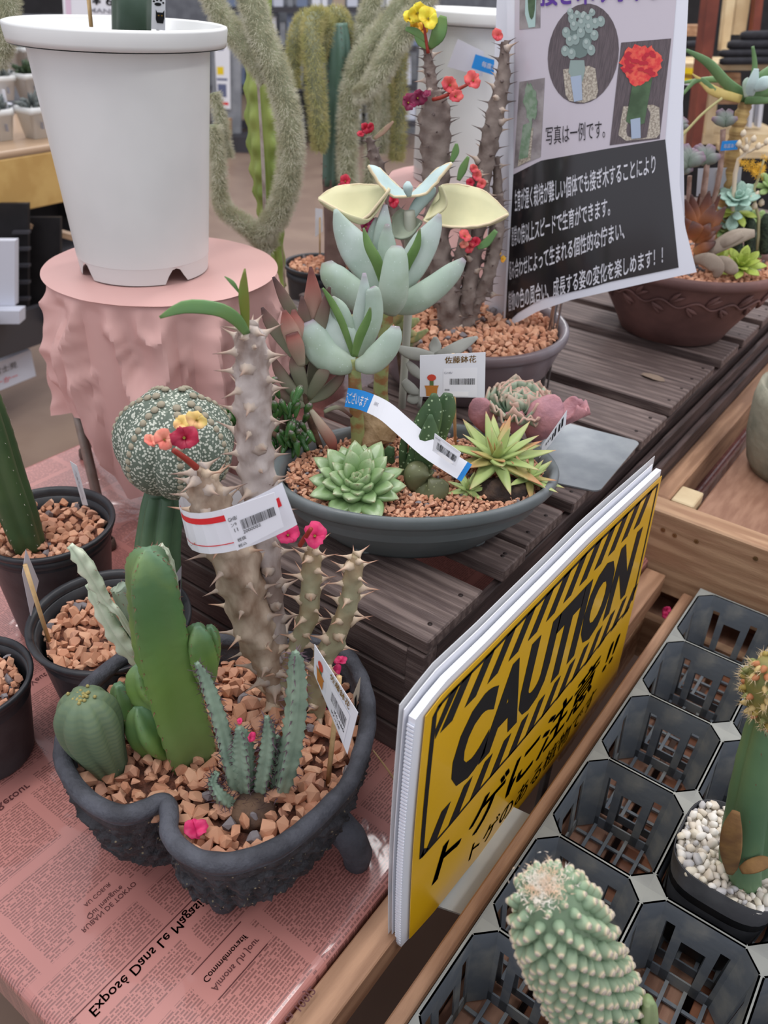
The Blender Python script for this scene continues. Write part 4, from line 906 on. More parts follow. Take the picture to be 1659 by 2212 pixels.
def minipot(label, px, py, wpx, hpx, seed, plant=m_shrub, group='small white pots on the gold counter', up=0.0):
    p = Z(px, py, cz+up+0.0005); s = M_(p); R = wpx*s/2; h = hpx*s
    t = thing('small_white_pot', label, 'pot', p, group); ang = math.atan2(dr.y, dr.x)
    g = G(); rs = []
    for r_, z_ in ((0.62, 0), (0.64, 0.001), (0.93, 0.78), (1.0, 0.785), (1.0, 1.0), (0.93, 1.0), (0.85, 0.9)):
        q = []
        for i in range(24):
            a = i*math.tau/24; k = 1/max(abs(math.cos(a)), abs(math.sin(a)))**0.85; v = Matrix.Rotation(ang, 3, 'Z') @ Vector((R*r_*k*0.9*math.cos(a), R*r_*k*0.9*math.sin(a), z_*h)); q.append(p+v)
        rs.append(q)
    g.rings(rs); g.build('body', m_white, t)
    g = G(); f = p-nb2*R*0.80; f.z += h*0.42
    g.box(f+Vector((-0.012, -0.002, -0.010)), f+Vector((0.012, -0.001, 0.012))); g.build('pot_print', m_grey_print, t, False)
    leafball(t, p+Vector((0, 0, h*0.95)), R*1.15, plant, 30, seed)
    g = G(); c = p+Vector((0, 0, h))+dr*R*0.5-nb2*R*0.6; g.box(c+Vector((-0.008, -0.001, -0.01)), c+Vector((0.008, 0, R*1.3))); g.build('plant_label', m_paperw, t, False)
for up_r, (sx_, sy_) in ((0.04, (62, 213)), (0.09, (62, 152))):
    q_ = Z(sx_, sy_, cz+up_r)-A_; b_ = q_.dot(nb2); obox(-0.55, 0.6, b_-0.055, b_+0.055, cz+0.001, cz+up_r, 'riser_step', m_whb, cnt)
minipot('small white square pot of grey succulent, nearest on gold counter', 80, 297, 60, 62, 1, m_shrub2)
minipot('small white square pot cut by the left frame edge, on counter', 5, 302, 56, 62, 2, m_shrub2)
minipot('small white square pot with green bushy plant, second row on counter', 66, 213, 54, 50, 3, up=0.04)
minipot('small white square pot second row, left, tall label', 8, 216, 54, 48, 4, m_shrub2, up=0.04)
minipot('small white square pot with dark plant in third row on counter', 62, 150, 50, 44, 5, up=0.09)
minipot('small white square pot in third row partly behind hairy tip', 14, 153, 50, 44, 6, up=0.09)
minipot('small white square pot behind the tall white pot, front row', 165, 290, 60, 62, 7, m_shrub2)
# stuff under and before the counter
t = thing('folding_crate', 'black folding crate standing under the gold counter', 'crate', D(2.9)+Vector((0, 0, -1.47)))
g = G(); bxp(g, -30, 440, 60, 700, 2.75, 0.02); bxp(g, 60, 470, 130, 700, 2.85, 0.02); g.build('crate_body', m_bk, t, False)
for k in range(5): 
    g = G(); bxp(g, 26, 500+k*36, 62, 506+k*36, 2.72, 0.02); g.build('crate_rib', m_dg, t, False)
g = G(); bxp(g, -60, 520, 32, 660, 2.6, 0.03); tag(g.build('white_placard', m_whb, None, False, origin=V(-10, 660, D(2.6))), 'white panel leaning at the far left under counter', 'panel')
g = G(); bxp(g, -60, 672, 42, 700, 2.55, 0.05); tag(g.build('white_box', m_whb, None, False, origin=V(-10, 700, D(2.55))), 'low white box beside the black folding crate', 'box')
g = G(); v0 = [V(-60, 705, D(2.4)), V(110, 655, D(2.9)), V(110, 735, D(2.9)), V(-60, 795, D(2.4))]; g.add(v0+[p+FH*0.05 for p in v0], [(3, 2, 1, 0), (4, 5, 6, 7), (0, 1, 5, 4), (1, 2, 6, 5), (2, 3, 7, 6), (3, 0, 4, 7)]); tag(g.build('grey_bumper_rail', m_dg, None, False, origin=v0[3]), 'dark grey bumper rail along the left shelf base', 'rail')
t, S = card('floor_box', 'white box with black and red lettering on floor at left', ((-60, 805), (66, 755), (78, 812), (-60, 868)), D(2.45), (0, 0.4, 0.4, 0), m_whb, 0.15, cat='box'); cprint(t, S, 'ハン富士見', 0.05, 0.72, 0.2, 0.42, m_print, off=0.001); cprint(t, S, 'ーのーかー', 0.1, 0.7, 0.6, 0.8, m_redp, off=0.001)
g = G(); bxp(g, 40, 385, 190, 470, 3.3, 0.04); tag(g.build('brown_board_shelf', m_bk, None, False, origin=V(100, 470, D(3.3))), 'dark board behind the gold counter under white pot', 'board')
g = G(); v0 = [V(42, 478, D(2.82)), V(170, 512, D(2.95)), V(170, 524, D(2.95)), V(38, 486, D(2.82))]; g.add(v0+[p+FH*0.03 for p in v0], [(3, 2, 1, 0), (4, 5, 6, 7), (0, 1, 5, 4), (1, 2, 6, 5), (2, 3, 7, 6), (3, 0, 4, 7)]); tag(g.build('pale_lath', m_goldt, None, False, origin=v0[3]), 'thin pale lath slanting across the dark shelf', 'lath')
# price board and fixtures above the left pot
g = G(); bxp(g, 10, -120, 135, 30, 4.2, 0.3); tag(g.build('dark_shelf_bay', m_bk, None, False, origin=V(70, 30, D(4.2))), 'dark shelf bay above the left white pot', 'shelf')
t, S = card('price_board', 'white price board with pink stripe above left white pot', ((130, -90), (262, -90), (262, 60), (138, 50)), D(3.2), (0, 0, 0, 0), m_paperw, 0.004, cat='sign'); cprint(t, S, '¥ 64', 0.5, 1.0, 0.55, 0.68, m_print, 0.02, 0.002); cprint(t, S, 'MANMI', 0.45, 0.98, 0.73, 0.80, m_grey_print, 0.02, 0.002); cquads(t, S, [rect(0.05, 0, 0.14, 1)], mat('pale_pink_print', (222, 196, 216), rough=0.5), 0.001)
# stakes and stem inside the white pot
stick('garden_stick', 'thin pale stick standing in white pot, left of cat tag', (186, -60), (197, 58), 0.003, WT, 'sticks in the tall white pot', (0.05, 0.05))
m_dkst = mat('dark_green_stem', (66, 88, 72), (84, 104, 92), ns=12, rough=0.5)
g = G(); g.tube([V(285, 75, WT, 0.04), V(286, -160, WT, 0.04)], [0.026, 0.026], 20, prof=lambda th, u: 1+0.12*math.cos(5*th)); tag(g.build('cactus_column', m_dkst, None, origin=V(285, 75, WT, 0.04)), 'dark green cactus column rising out of the white pot', 'cactus')
# far fixtures in the middle
fix = thing('shelf_fixture', 'grey metal shelf fixture with hanging goods in far background', 'shelf', D(8.6)+Vector((0, 0, -1.47)))
def bp(x0, y0, x1, y1, d, m, name, parent, th=0.03):
    g = G(); bxp(g, x0, y0, x1, y1, d, th); return g.build(name, m, parent, False)
bp(455, -120, 900, 290, 9.3, m_gr, 'back_panel', fix)
for x in (470, 585, 700, 815): bp(x, -100, x+16, 300, 8.9, m_whb, 'upright', fix, 0.05)
for y in (15, 100, 185, 262): bp(455, y, 900, y+12, 8.6, m_dg, 'shelf_edge', fix, 0.5)
random.seed(11)
cols = [m_whb, m_gr, m_bk, m_paperw, mat('soft_blue_pack', (120, 134, 160), rough=0.5), mat('soft_tan_pack', (178, 160, 140), rough=0.5)]
for y in (-60, 20, 108, 192):
    x = 462
    while x < 890:
        w_ = random.uniform(10, 26); h_ = random.uniform(32, 68); bp(x, y+76-h_, x+w_, y+78, 8.7, random.choice(cols), 'boxed_goods', fix, 0.08); x += w_+random.uniform(3, 12)
t, S = card('info_poster', 'white information poster with yellow and blue print in background', ((462, 78), (496, 74), (498, 236), (470, 232)), D(8.15), (0, 0, 0, 0), m_paperw, 0.003, cat='poster'); cquads(t, S, [rect(0.1, 0.42, 0.55, 0.53)], mat('yellow_ink', (236, 206, 40), rough=0.5), 0.001); cquads(t, S, [rect(0.05, 0.58, 0.8, 0.61), rect(0.1, 0.66, 0.72, 0.84), rect(0.2, 0.15, 0.6, 0.2)], mat('blue_grey_ink', (98, 106, 138), rough=0.5), 0.001); cquads(t, S, [rect(0.05, 0.91, 0.85, 0.95)], m_redp, 0.001)
g = G(); bxp(g, 464, 262, 492, 326, 7.9, 0.2); tag(g.build('tan_carton', mat('carton', (180, 142, 104), rough=0.6), None, False, origin=V(478, 300, D(7.9))), 'tan carton standing under the white information poster', 'box')
g = G(); bxp(g, 458, 60, 520, 322, 8.2, 0.05); tag(g.build('grey_column', m_gr, None, False, origin=V(505, 300, D(4.0))), 'grey metal column right of the information poster', 'column')
g = G(); bxp(g, 496, 296, 540, 330, 8.0, 0.3); tag(g.build('dark_plinth', m_dg, None, False, origin=V(500, 330, D(4.2))), 'dark plinth at the foot of the far grey column', 'plinth')
g = G(); bxp(g, 590, 262, 650, 322, 8.3, 0.3); tag(g.build('wrapped_goods', m_gr, None, False, origin=V(620, 330, D(4.8))), 'grey wrapped goods on floor under the far shelf', 'goods')
# right background: timber racks with black sheets
rk = thing('timber_rack', 'timber rack of pale boards holding black folded sheets at right', 'rack', D(3.7)+Vector((0.9, 0.5, -1.47)))
m_redpost = mat('red_brown_post', (128, 66, 50), (108, 54, 42), ns=12, rough=0.5)
bp(1420, -120, 1700, 760, 4.3, m_bk, 'back_board', rk)
def lean(x0, y0, x1, y1, w0, w1, d, m, name, parent, th=0.05):
    b = D(d); P_ = [V(x0-w0/2, y0, b), V(x0+w0/2, y0, b), V(x1+w1/2, y1, b), V(x1-w1/2, y1, b)]; g = G(); g.add(P_+[p+FH*th for p in P_], [(3, 2, 1, 0), (4, 5, 6, 7), (0, 1, 5, 4), (1, 2, 6, 5), (2, 3, 7, 6), (3, 0, 4, 7)]); return g.build(name, m, parent, False)
lean(1549, -60, 1503, 330, 26, 20, 3.4, m_redpost, 'post', rk, 0.09)
lean(1584, -40, 1566, 110, 20, 16, 3.9, m_pale, 'rack_board', rk); lean(1612, -40, 1596, 75, 30, 28, 3.95, m_pale, 'rack_board', rk); lean(1645, -40, 1632, 80, 18, 16, 3.9, m_redpost, 'rack_board', rk)
bp(1478, 138, 1660, 152, 3.6, m_pale, 'shelf_board', rk, 0.3); lean(1548, 150, 1532, 300, 22, 16, 3.7, m_pale, 'rack_board', rk); bp(1552, 158, 1600, 225, 3.85, m_wood, 'rack_board', rk)
bp(1470, 290, 1700, 312, 3.7, m_pale, 'shelf_board', rk, 0.3); bp(1580, 328, 1700, 342, 3.5, m_pale, 'shelf_board', rk, 0.2)
for x in (1622, 1642): lean(x+4, 215, x-2, 275, 9, 8, 3.8, m_whb, 'rack_lath', rk)
bp(1475, 55, 1520, 78, 3.9, m_wood, 'shelf_board', rk, 0.1)
for k, (x0, y0, x1, y1) in enumerate(((1555, 125, 1700, 140), (1553, 108, 1700, 123), (1572, 88, 1700, 106), (1600, 68, 1700, 87), (1470, 90, 1520, 105))):
    g = G(); b = D(3.55+0.01*k); p = [V(x0, (y0+y1)/2, b), V(x0+8, (y0+y1)/2, b), V(x1, (y0+y1)/2-2, b)]; r_ = (y1-y0)/2*M_(p[0]); g.tube(p, [r_*0.7, r_, r_], 12, flat=1.0); tag(g.build('black_sheet', mat('black_cloth', (44, 44, 50), (34, 34, 38), ns=30, rough=0.8), None, origin=p[1]), ('lowest folded black sheet on the pale rack shelf', 'second folded black sheet up on the pale shelf', 'third folded black sheet up on the pale shelf', 'topmost folded black sheet of the rack stack', 'short folded black sheet left of red brown post')[k], 'sheet', 'folded black sheets on the rack')
t, S = card('yellow_notice', 'small yellow and white notice left of red brown post', ((1476, 146), (1508, 148), (1502, 186), (1474, 182)), D(3.59), (0, 0, 0, 0), mat('yellow_notice_print', (240, 208, 30), rough=0.5), 0.003, cat='sign'); cquads(t, S, [rect(0.1, 0.35, 0.85, 0.6)], m_gold, 0.001); cquads(t, S, [rect(0, 0.9, 1, 1)], m_paperw, 0.001)
# second white pot behind, on pink draped stool
S2 = D(2.15); W2 = V(1010, 385, S2); T2 = V(1024, 22, S2); r2 = 160*M_(T2)
white_pot('second tall white pot far behind the spiny euphorbias', (W2.x, W2.y, W2.z), 118*M_(W2), r2, T2.z-W2.z)
st2 = thing('wrapped_stool', 'second stool draped in pink paper behind the spiny euphorbias', 'stool', (W2.x, W2.y, 0.001)); drape(W2, 175*M_(W2), W2.z-0.002, lambda a: 0.02, 8.1, 90, 30, 0.7).build('paper_drape', m_pink, st2).data.set_sharp_from_angle(angle=math.radians(32))
g = G(); g.lathe([(0.001, 0), (0.12, 0), (0.12, W2.z-0.02), (0.001, W2.z-0.02)], (W2.x, W2.y, 0.002), 20, cap=False); g.build('stool_body', m_wood, st2)
t, S = card('info_sheet', 'faded pale paper stuck on the second white pot', ((989, 84), (1046, 112), (1042, 166), (966, 144)), T2, (-0.165, -0.165, -0.165, -0.165), mat('faded_paper', (206, 206, 214), rough=0.5))
t, S = card('blue_label', 'blue label with white lettering behind left edge of poster', ((1027, 117), (1096, 138), (1096, 172), (1018, 147)), T2, (-0.19, -0.2, -0.2, -0.19), m_blue, 0.0006, cat='label'); cprint(t, S, '毎度ありがとう', 0.25, 1.25, 0.3, 0.68, m_tw, 0.02)
# pots with gravel behind the bowls
p4 = Z(690, 560, 0.25); R4 = 78*M_(p4); black_pot('black pot of terracotta gravel far behind, holding brown trunk', (p4.x, p4.y), R4, 0.24, 0.001); gravel('terracotta gravel in the far black pot with brown trunk', circ((p4.x, p4.y), R4*0.80), 0.235, 0.013, m_soilr, maxn=150)
p5 = Z(645, 660, 0.20); R5 = 62*M_(p5); black_pot('black pot of gravel between stool and oval bowl', (p5.x, p5.y), R5, 0.19, 0.001); gravel('terracotta gravel in the black pot beside pink stool', circ((p5.x, p5.y), R5*0.80), 0.185, 0.012, m_soilr, maxn=120)
# walls far away
g = G(); g.box((-12, 11, -0.62), (6, 11.1, 3.2)); tag(g.build('wall_back', m_gr, smooth=False), kind='structure')
g = G(); g.box((-9.1, -3, -0.62), (-9, 11, 3.2)); tag(g.build('wall_left', m_gr, smooth=False), kind='structure')
# big pot at the right edge, on the plank
p6 = Z(1705, 1020, 0.086); R6 = 110*M_(p6); t = thing('stone_pot', 'grey green stoneware pot cut off by the right frame edge', 'pot', (p6.x, p6.y, 0.0855))
g = G(); g.lathe([(0.001, 0), (R6*0.72, 0), (R6*0.86, 0.02), (R6, 0.07), (R6*1.06, 0.14), (R6*1.02, 0.17), (R6*0.92, 0.165), (R6*0.9, 0.12), (0.001, 0.12)], (p6.x, p6.y, 0.0855), 40, cap=False); g.build('body', mat('mottled_stoneware', (128, 128, 112), (150, 146, 128), ns=20, rough=0.7, bump=0.5, bs=60), t)
# ------------------------------------------------------------ plant tools
def pxpts(rows, base, n):
    """rows of (px, py, halfwidth px, dd) -> smooth world points and radii"""
    rows = [tuple(r)+(0,)*(4-len(r)) for r in rows]; s = spline(rows, n); P_ = [V(r[0], r[1], base, r[3]) for r in s]
    return P_, [max(0.15, r[2])*M_(p) for r, p in zip(s, P_)]
def fleaf(parent, rows, base, m, flat=0.35, n=10, seg=10, name='leaf', roll=0.0, prof=None):
    P_, R_ = pxpts(rows, base, n); g = G(); g.tube(P_, R_, seg, flat=flat, wide=camwide, roll=roll, prof=prof); return g.build(name, m, parent, origin=P_[0])
def orient(d, up=Vector((0, 0, 1))):
    """rotation taking +Z to d, with local +X near the widest side"""
    d = d.normalized(); x = up.cross(d)
    if x.length < 1e-4: x = Vector((1, 0, 0)).cross(d)
    x.normalize(); y = d.cross(x); return Matrix((x, y, d)).transposed().to_quaternion()
def spike_mesh(name, m, base=0.30, n=7):
    g = G(); g.lathe([(base*1.15, -0.16), (base*0.74, 0.04), (base*0.42, 0.18), (base*0.22, 0.40), (base*0.12, 0.7), (0.004, 1.0)], (0, 0, 0), n); return mesh(name, g.v, g.f, m, True, g.t)
def leaf_mesh(name, m, width=0.3, thick=0.1, curl=0.15, tip=0.7, n=8, seg=8, cup=0.0, blunt=0.0, base=0.35):
    """unit leaf along +Z, flat side towards +Y; widest at tip fraction"""
    g = G(); pts = []; rad = []
    for i in range(n+1):
        u = i/n; w_ = (base+(1-base)*math.sin(min(1, u/tip)*math.pi/2)) if u < tip else max(0.02+blunt*0.5, math.cos((u-tip)/(1-tip)*math.pi/2)**(0.5 if blunt else 0.85))
        pts.append(Vector((0, curl*u*u, u))); rad.append(w_*width/2)
    g.tube(pts, rad, seg, flat=thick/width, wide=lambda p, t: Vector((1, 0, 0)))
    if cup:
        for q in g.v: q.y += cup*abs(q.x)/width
    return mesh(name, g.v, g.f, m, True, g.t)
def rosette(label, name, px, py, base, Rpx, layers, meshes, dd=0.0, axis=None, cat='succulent', sub=1.0, group=None, stem=None, seed=1, parent=None):
    """layers: (count, length fraction, elevation degrees, width scale)"""
    r = random.Random(seed); c = V(px, py, base, dd); s = Rpx*M_(c)
    t = parent or thing(name, label, cat, c, group); A_ = (axis or Vector((0, 0, 1))).normalized(); q0 = orient(A_); k = 0
    for li, (cnt, ln, el, ws) in enumerate(layers):
        off = li*2.4
        for i in range(cnt):
            a = off+i*math.tau/cnt+r.uniform(-0.12, 0.12); e = math.radians(el+r.uniform(-6, 6)); L_ = s*ln*r.uniform(0.9, 1.08)
            d = q0 @ Vector((math.cos(a)*math.cos(e), math.sin(a)*math.cos(e), math.sin(e))); up_ = q0 @ Vector((0, 0, 1))
            y = (up_-d*up_.dot(d)).normalized(); x = y.cross(d); Q = Matrix((x, y, d)).transposed().to_quaternion()
            place('leaf', meshes[k % len(meshes)], t, c+d*L_*0.04-A_*s*0.02*li, Q, (L_*ws, L_*ws, L_)); k += 1
    return t
m_thornb = mat('thorn_brown', (150, 138, 128), ramp=[(0, (178, 166, 158)), (0.35, (186, 170, 154)), (0.8, (166, 140, 124)), (1, (96, 76, 72))], ns=30, rough=0.6)
m_thornt = mat('thorn_tan', (190, 168, 140), ramp=[(0, (186, 166, 140)), (0.35, (204, 184, 160)), (0.85, (176, 132, 108)), (1, (110, 76, 66))], ns=30, rough=0.55)
m_thornd = mat('thorn_dark', (110, 96, 90), ramp=[(0, (118, 104, 98)), (0.5, (104, 92, 88)), (1, (66, 56, 54))], ns=30, rough=0.6)
TH = [spike_mesh('thorn', m_thornb, b) for b in (0.34, 0.28)]; THT = [spike_mesh('thorn', m_thornt, b) for b in (0.30, 0.22)]; THD = [spike_mesh('thorn', m_thornd, b, 6) for b in (0.22, 0.15)]
def thorny(parent, rows, base, m, nth, lpx, meshes, n=26, lob=5, amp=0.09, seed=1, name='stem', upb=0.25, twist=1.3, sd=None):
    r = random.Random(seed); P_, R_ = pxpts(rows, base, n); K = 3*n; Pf = []; Rf = []
    for k in range(K):
        x = k/(K-1)*(n-1.0001); i = int(x); Pf.append(P_[i].lerp(P_[i+1], x-i)); Rf.append(R_[i]*(1-(x-i))+R_[i+1]*(x-i))
    info = []
    for k in range(nth):
        u = (k+0.5)/nth; x = u*(n-1.001); i = int(x); p = P_[i].lerp(P_[i+1], x-i); R = R_[i]*(1-(x-i))+R_[i+1]*(x-i); tg = (P_[i+1]-P_[i]).normalized()
        if tg.z < 0: tg = -tg
        a = Vector((0, 0, 1)) if abs(tg.z) < 0.9 else Vector((1, 0, 0)); e1 = tg.cross(a).normalized(); e2 = tg.cross(e1)
        th = k*2.39996+r.uniform(-0.3, 0.3); rad = e1*math.cos(th)+e2*math.sin(th); info.append((p, R, tg, rad, p+rad*R, u))
    g = G(); g.tube(Pf, Rf, 28); q = 0
    for i in range(K):
        near = [w_ for w_ in info if abs(w_[5]-i/(K-1)) < 2.2/nth+0.06]
        for j in range(28):
            v = g.v[i*28+j]; d = v-Pf[i]; s = 0.0; R = Rf[i]
            for w_ in near:
                dd_ = (v-w_[4]).length/(w_[1]*0.42)
                if dd_ < 2.6: s += math.exp(-dd_*dd_)
            g.v[i*28+j] = Pf[i]+d*(0.90+0.30*min(1, s)+0.07*noise.noise(v*(2.2/max(R, 0.004)))+0.04*noise.noise(v*(5/max(R, 0.004))))
    st = g.build(name, m, parent, origin=P_[0])
    for k in range(nth):
        u = (k+0.5)/nth; x = u*(n-1.001); i = int(x); p = P_[i].lerp(P_[i+1], x-i); R = R_[i]*(1-(x-i))+R_[i+1]*(x-i); tg = (P_[i+1]-P_[i]).normalized()
        p, R, tg, rad, _, _ = info[k]; d = (rad+tg*r.uniform(upb-0.25, upb+0.2)).normalized(); L_ = lpx*M_(p)*r.uniform(0.7, 1.15)+R*0.15
        place('thorn', meshes[k % len(meshes)], st, p+rad*R*1.02, orient(d), (L_*1.0, L_, L_))
    return st, P_, R_
m_petal = {}
def pcol(name, c, c2): return mat('petals_'+name, c, c2, ns=60, rough=0.5, sss=0.1, bump=0.15, bs=90)
PC = {'peach': pcol('peach', (238, 160, 136), (226, 122, 108)), 'crimson': pcol('crimson', (176, 34, 66), (150, 24, 56)), 'yellow': pcol('yellow', (244, 216, 128), (250, 200, 140)), 'magenta': pcol('magenta', (220, 50, 110), (188, 38, 92)),
      'coral': pcol('coral', (224, 104, 96), (206, 70, 84)), 'red': pcol('red', (198, 40, 66), (168, 30, 56)), 'lemon': pcol('lemon', (238, 226, 70), (226, 196, 50)), 'purple': pcol('purple', (132, 30, 72), (104, 22, 58)), 'orange': pcol('orange', (220, 170, 40), (206, 140, 30))}
def petal_pair(parent, px, py, rpx, base, dd, col, seed=1, name='flower', tilt=0.6, eye=True):
    """two rounded bracts round a small eye"""
    r = random.Random(seed); c = V(px, py, base, dd); s = rpx*M_(c); vd = (CAM-c).normalized(); nrm = (vd+Vector((r.uniform(-tilt, tilt), r.uniform(-tilt, tilt), r.uniform(-0.2, tilt)))).normalized(); q = orient(nrm); a0 = r.uniform(0, 3)
    g = G()
    for k in range(2):
        v = [c+q @ Vector((0, 0, -s*0.15))]; NN = 14
        for ring in (0.5, 1.0):
            for i in range(NN):
                a = (i/(NN-1)-0.5)*3.5; rr_ = s*(1.0 if k == 0 else 0.9)*ring*(0.90+0.13*math.cos(2*a)+0.10*r.uniform(-1, 1)); z = s*(0.14*ring**2*(1 if ring < 1 else 1.6)+0.10*math.sin(a*4+k+seed)*ring+0.05*r.uniform(-1, 1))+k*s*0.04
                v.append(c+q @ Vector((math.cos(a0+k*math.pi+a)*rr_, math.sin(a0+k*math.pi+a)*rr_, z)))
        f = [(0, 1+i, 2+i) for i in range(NN-1)]+[(1+i, 1+NN+i, 2+NN+i, 2+i) for i in range(NN-1)]
        g.add(v, f)
    fl = g.build(name, PC[col], parent, origin=c)
    sol = fl.modifiers.new('thickness', 'SOLIDIFY'); sol.thickness = 0.0006
    if eye: g = G(); g.lathe([(0.001, -s*0.1), (s*0.08, -s*0.05), (s*0.10, s*0.05), (s*0.05, s*0.09), (0.001, s*0.05)], (0, 0, 0), 8); g.v = [c+q @ p for p in g.v]; g.build('flower_eye', mat('flower_eye_green', (150, 130, 50), rough=0.5), fl)
    return fl
def ctube(parent, rows, base, m, name='stalk', seg=8, n=8):
    P_, R_ = pxpts(rows, base, n); g = G(); g.tube(P_, R_, seg); return g.build(name, m, parent, origin=P_[0])
def ridged(parent, rows, base, m, k=4, depth=0.35, n=26, seg=32, roll=0.0, teeth=0, tamp=0.1, spines=None, name='stem', sm=None, slen=6, seed=1, power=1.0, sparse=1, rk=1.0):
    """column with k ridges; teeth along them; fine spines at the teeth"""
    r = random.Random(seed); P_, R_ = pxpts(rows, base, n); R_ = [q*rk for q in R_]
    def pf(th, u):
        c = abs(math.cos(k*(th)/2)); v = 1-depth*(1-c**power)*(1.0)
        if teeth: v += tamp*math.cos(u*teeth*math.tau)*c**4
        return v
    g = G(); g.tube(P_, R_, seg, prof=pf, wide=camwide, roll=roll); st = g.build(name, m, parent, origin=P_[0])
    if spines:
        g = G(); cnt = int(teeth or spines)
        for j in range(1, cnt*sparse):
            u = j/(cnt*sparse); x = u*(n-1.001); i = int(x); p = P_[i].lerp(P_[i+1], x-i); R = R_[i]; tg = (P_[i+1]-P_[i]).normalized(); X = camwide(p, tg); X = (X-tg*X.dot(tg)).normalized(); Y = tg.cross(X)
            if roll: X, Y = X*math.cos(roll)+Y*math.sin(roll), Y*math.cos(roll)-X*math.sin(roll)
            for q in range(k):
                th = q*math.tau/k; d = X*math.cos(th)+Y*math.sin(th)
                for w_ in (-1, 1):
                    dd_ = (d+tg*w_*0.45+d.cross(tg)*r.uniform(-0.5, 0.5)).normalized(); a = p+d*R*0.97; L_ = slen*M_(p)*r.uniform(0.7, 1.2); s_ = d.cross(tg).normalized()*L_*0.11
                    g.add([a-s_, a+s_, a+tg*L_*0.12, a+dd_*L_], [(0, 1, 3), (1, 2, 3), (2, 0, 3)])
        tag(g.build('spines', sm, st, False), kind='stuff')
    return st, P_, R_
# ------------------------------------------------------------ plants in the rough planter
m_bark = mat('grey_succulent_bark', (190, 180, 174), (138, 120, 110), ns=34, rough=0.65, bump=0.35, bs=70, stretch=(1, 1, 0.5))
m_bark2 = mat('tan_succulent_bark', (186, 168, 148), (134, 110, 90), ns=34, rough=0.65, bump=0.35, bs=70, stretch=(1, 1, 0.5))
m_barkg = mat('greenish_bark', (156, 152, 122), (150, 128, 98), ns=20, rough=0.6, bump=0.3, bs=70)
m_leafg = mat('fresh_green_leaf', (98, 138, 84), (112, 144, 80), ns=18, rough=0.4); m_leafo = mat('olive_leaf', (108, 128, 50), (120, 116, 48), ns=18, rough=0.4); m_stalkr = mat('red_stalk', (150, 52, 40), rough=0.5)
be = Z(610, 1525, PZ)
eu = thing('thorny_euphorbia', 'large grey thorny euphorbia with four stems and pink flowers in rough planter', 'plant', be)
thorny(eu, [(430, 1012, 14, -0.012), (440, 1050, 34, -0.012), (462, 1110, 44, -0.01), (500, 1185, 50, -0.005), (525, 1270, 48), (550, 1360, 44), (580, 1430, 34), (594, 1480, 26), (604, 1540, 26)], be, m_bark2, 64, 46, TH+THT[:1], 38, 5, 0.10, 1)
thorny(eu, [(540, 706, 18, 0.01), (541, 735, 34, 0.01), (544, 800, 37, 0.01), (547, 870, 41, 0.012), (550, 950, 40, 0.014), (556, 1020, 39, 0.015), (562, 1090, 36, 0.016), (572, 1170, 33, 0.016), (584, 1250, 27, 0.014), (592, 1320, 24, 0.01), (600, 1420, 26, 0.004)], be, m_bark, 72, 44, TH, 42, 5, 0.11, 2)
thorny(eu, [(673, 1180, 10, 0), (674, 1205, 21), (671, 1260, 23), (668, 1320, 23), (650, 1375, 21), (628, 1420, 20), (608, 1475, 22)], be, m_barkg, 34, 40, THT, 24, 5, 0.09, 3)
b_d = Z(684, 1538, PZ)
thorny(eu, [(766, 1200, 9, 0.0), (764, 1225, 21), (758, 1280, 22), (742, 1335, 22), (718, 1390, 25), (694, 1430, 24), (684, 1480, 22), (684, 1545, 22)], b_d, m_barkg, 42, 40, THT, 26, 5, 0.09, 4)
fleaf(eu, [(534, 722, 8, 0), (510, 690, 14, -0.01), (470, 668, 15, -0.02), (400, 663, 14, -0.03), (345, 686, 3, -0.035)], be, m_leafg, 0.16, 14, name='leaf'); fleaf(eu, [(534, 722, 5, 0.0), (529, 670, 12, -0.003), (526, 625, 12, -0.003), (529, 580, 2, 0)], be, m_leafo, 0.2, name='leaf', roll=0.5); fleaf(eu, [(519, 636, 1), (503, 612, 5), (485, 597, 1)], be, m_leafg, 0.2)
ctube(eu, [(532, 715, 3), (528, 660, 2), (518, 634, 2)], be, m_leafo, 'stalk'); ctube(eu, [(424, 1010, 8, -0.02), (400, 990, 7, -0.03), (374, 972, 6, -0.035)], be, m_stalkr)
petal_pair(eu, 355, 950, 24, be, -0.045, 'peach', 3, tilt=0.25); petal_pair(eu, 328, 952, 18, be, -0.03, 'peach', 5, tilt=0.9, eye=False); petal_pair(eu, 398, 946, 32, be, -0.05, 'crimson', 7, tilt=0.3); petal_pair(eu, 425, 908, 24, be, -0.035, 'yellow', 9, tilt=0.3); petal_pair(eu, 392, 915, 20, be, -0.02, 'yellow', 10, tilt=0.7, eye=False)
ctube(eu, [(648, 1178, 6, -0.01), (660, 1160, 6, -0.015), (672, 1142, 5, -0.02)], be, m_stalkr); petal_pair(eu, 680, 1158, 30, be, -0.012, 'magenta', 11, tilt=0.3); petal_pair(eu, 622, 1156, 26, be, -0.008, 'magenta', 12, tilt=0.4)
for x, y, s, sd in ((734, 1428, 15, 1), (725, 1448, 14, 2), (668, 1492, 9, 3), (698, 1532, 8, 4)): petal_pair(eu, x, y, s, b_d, 0.01, 'magenta', sd, eye=False)
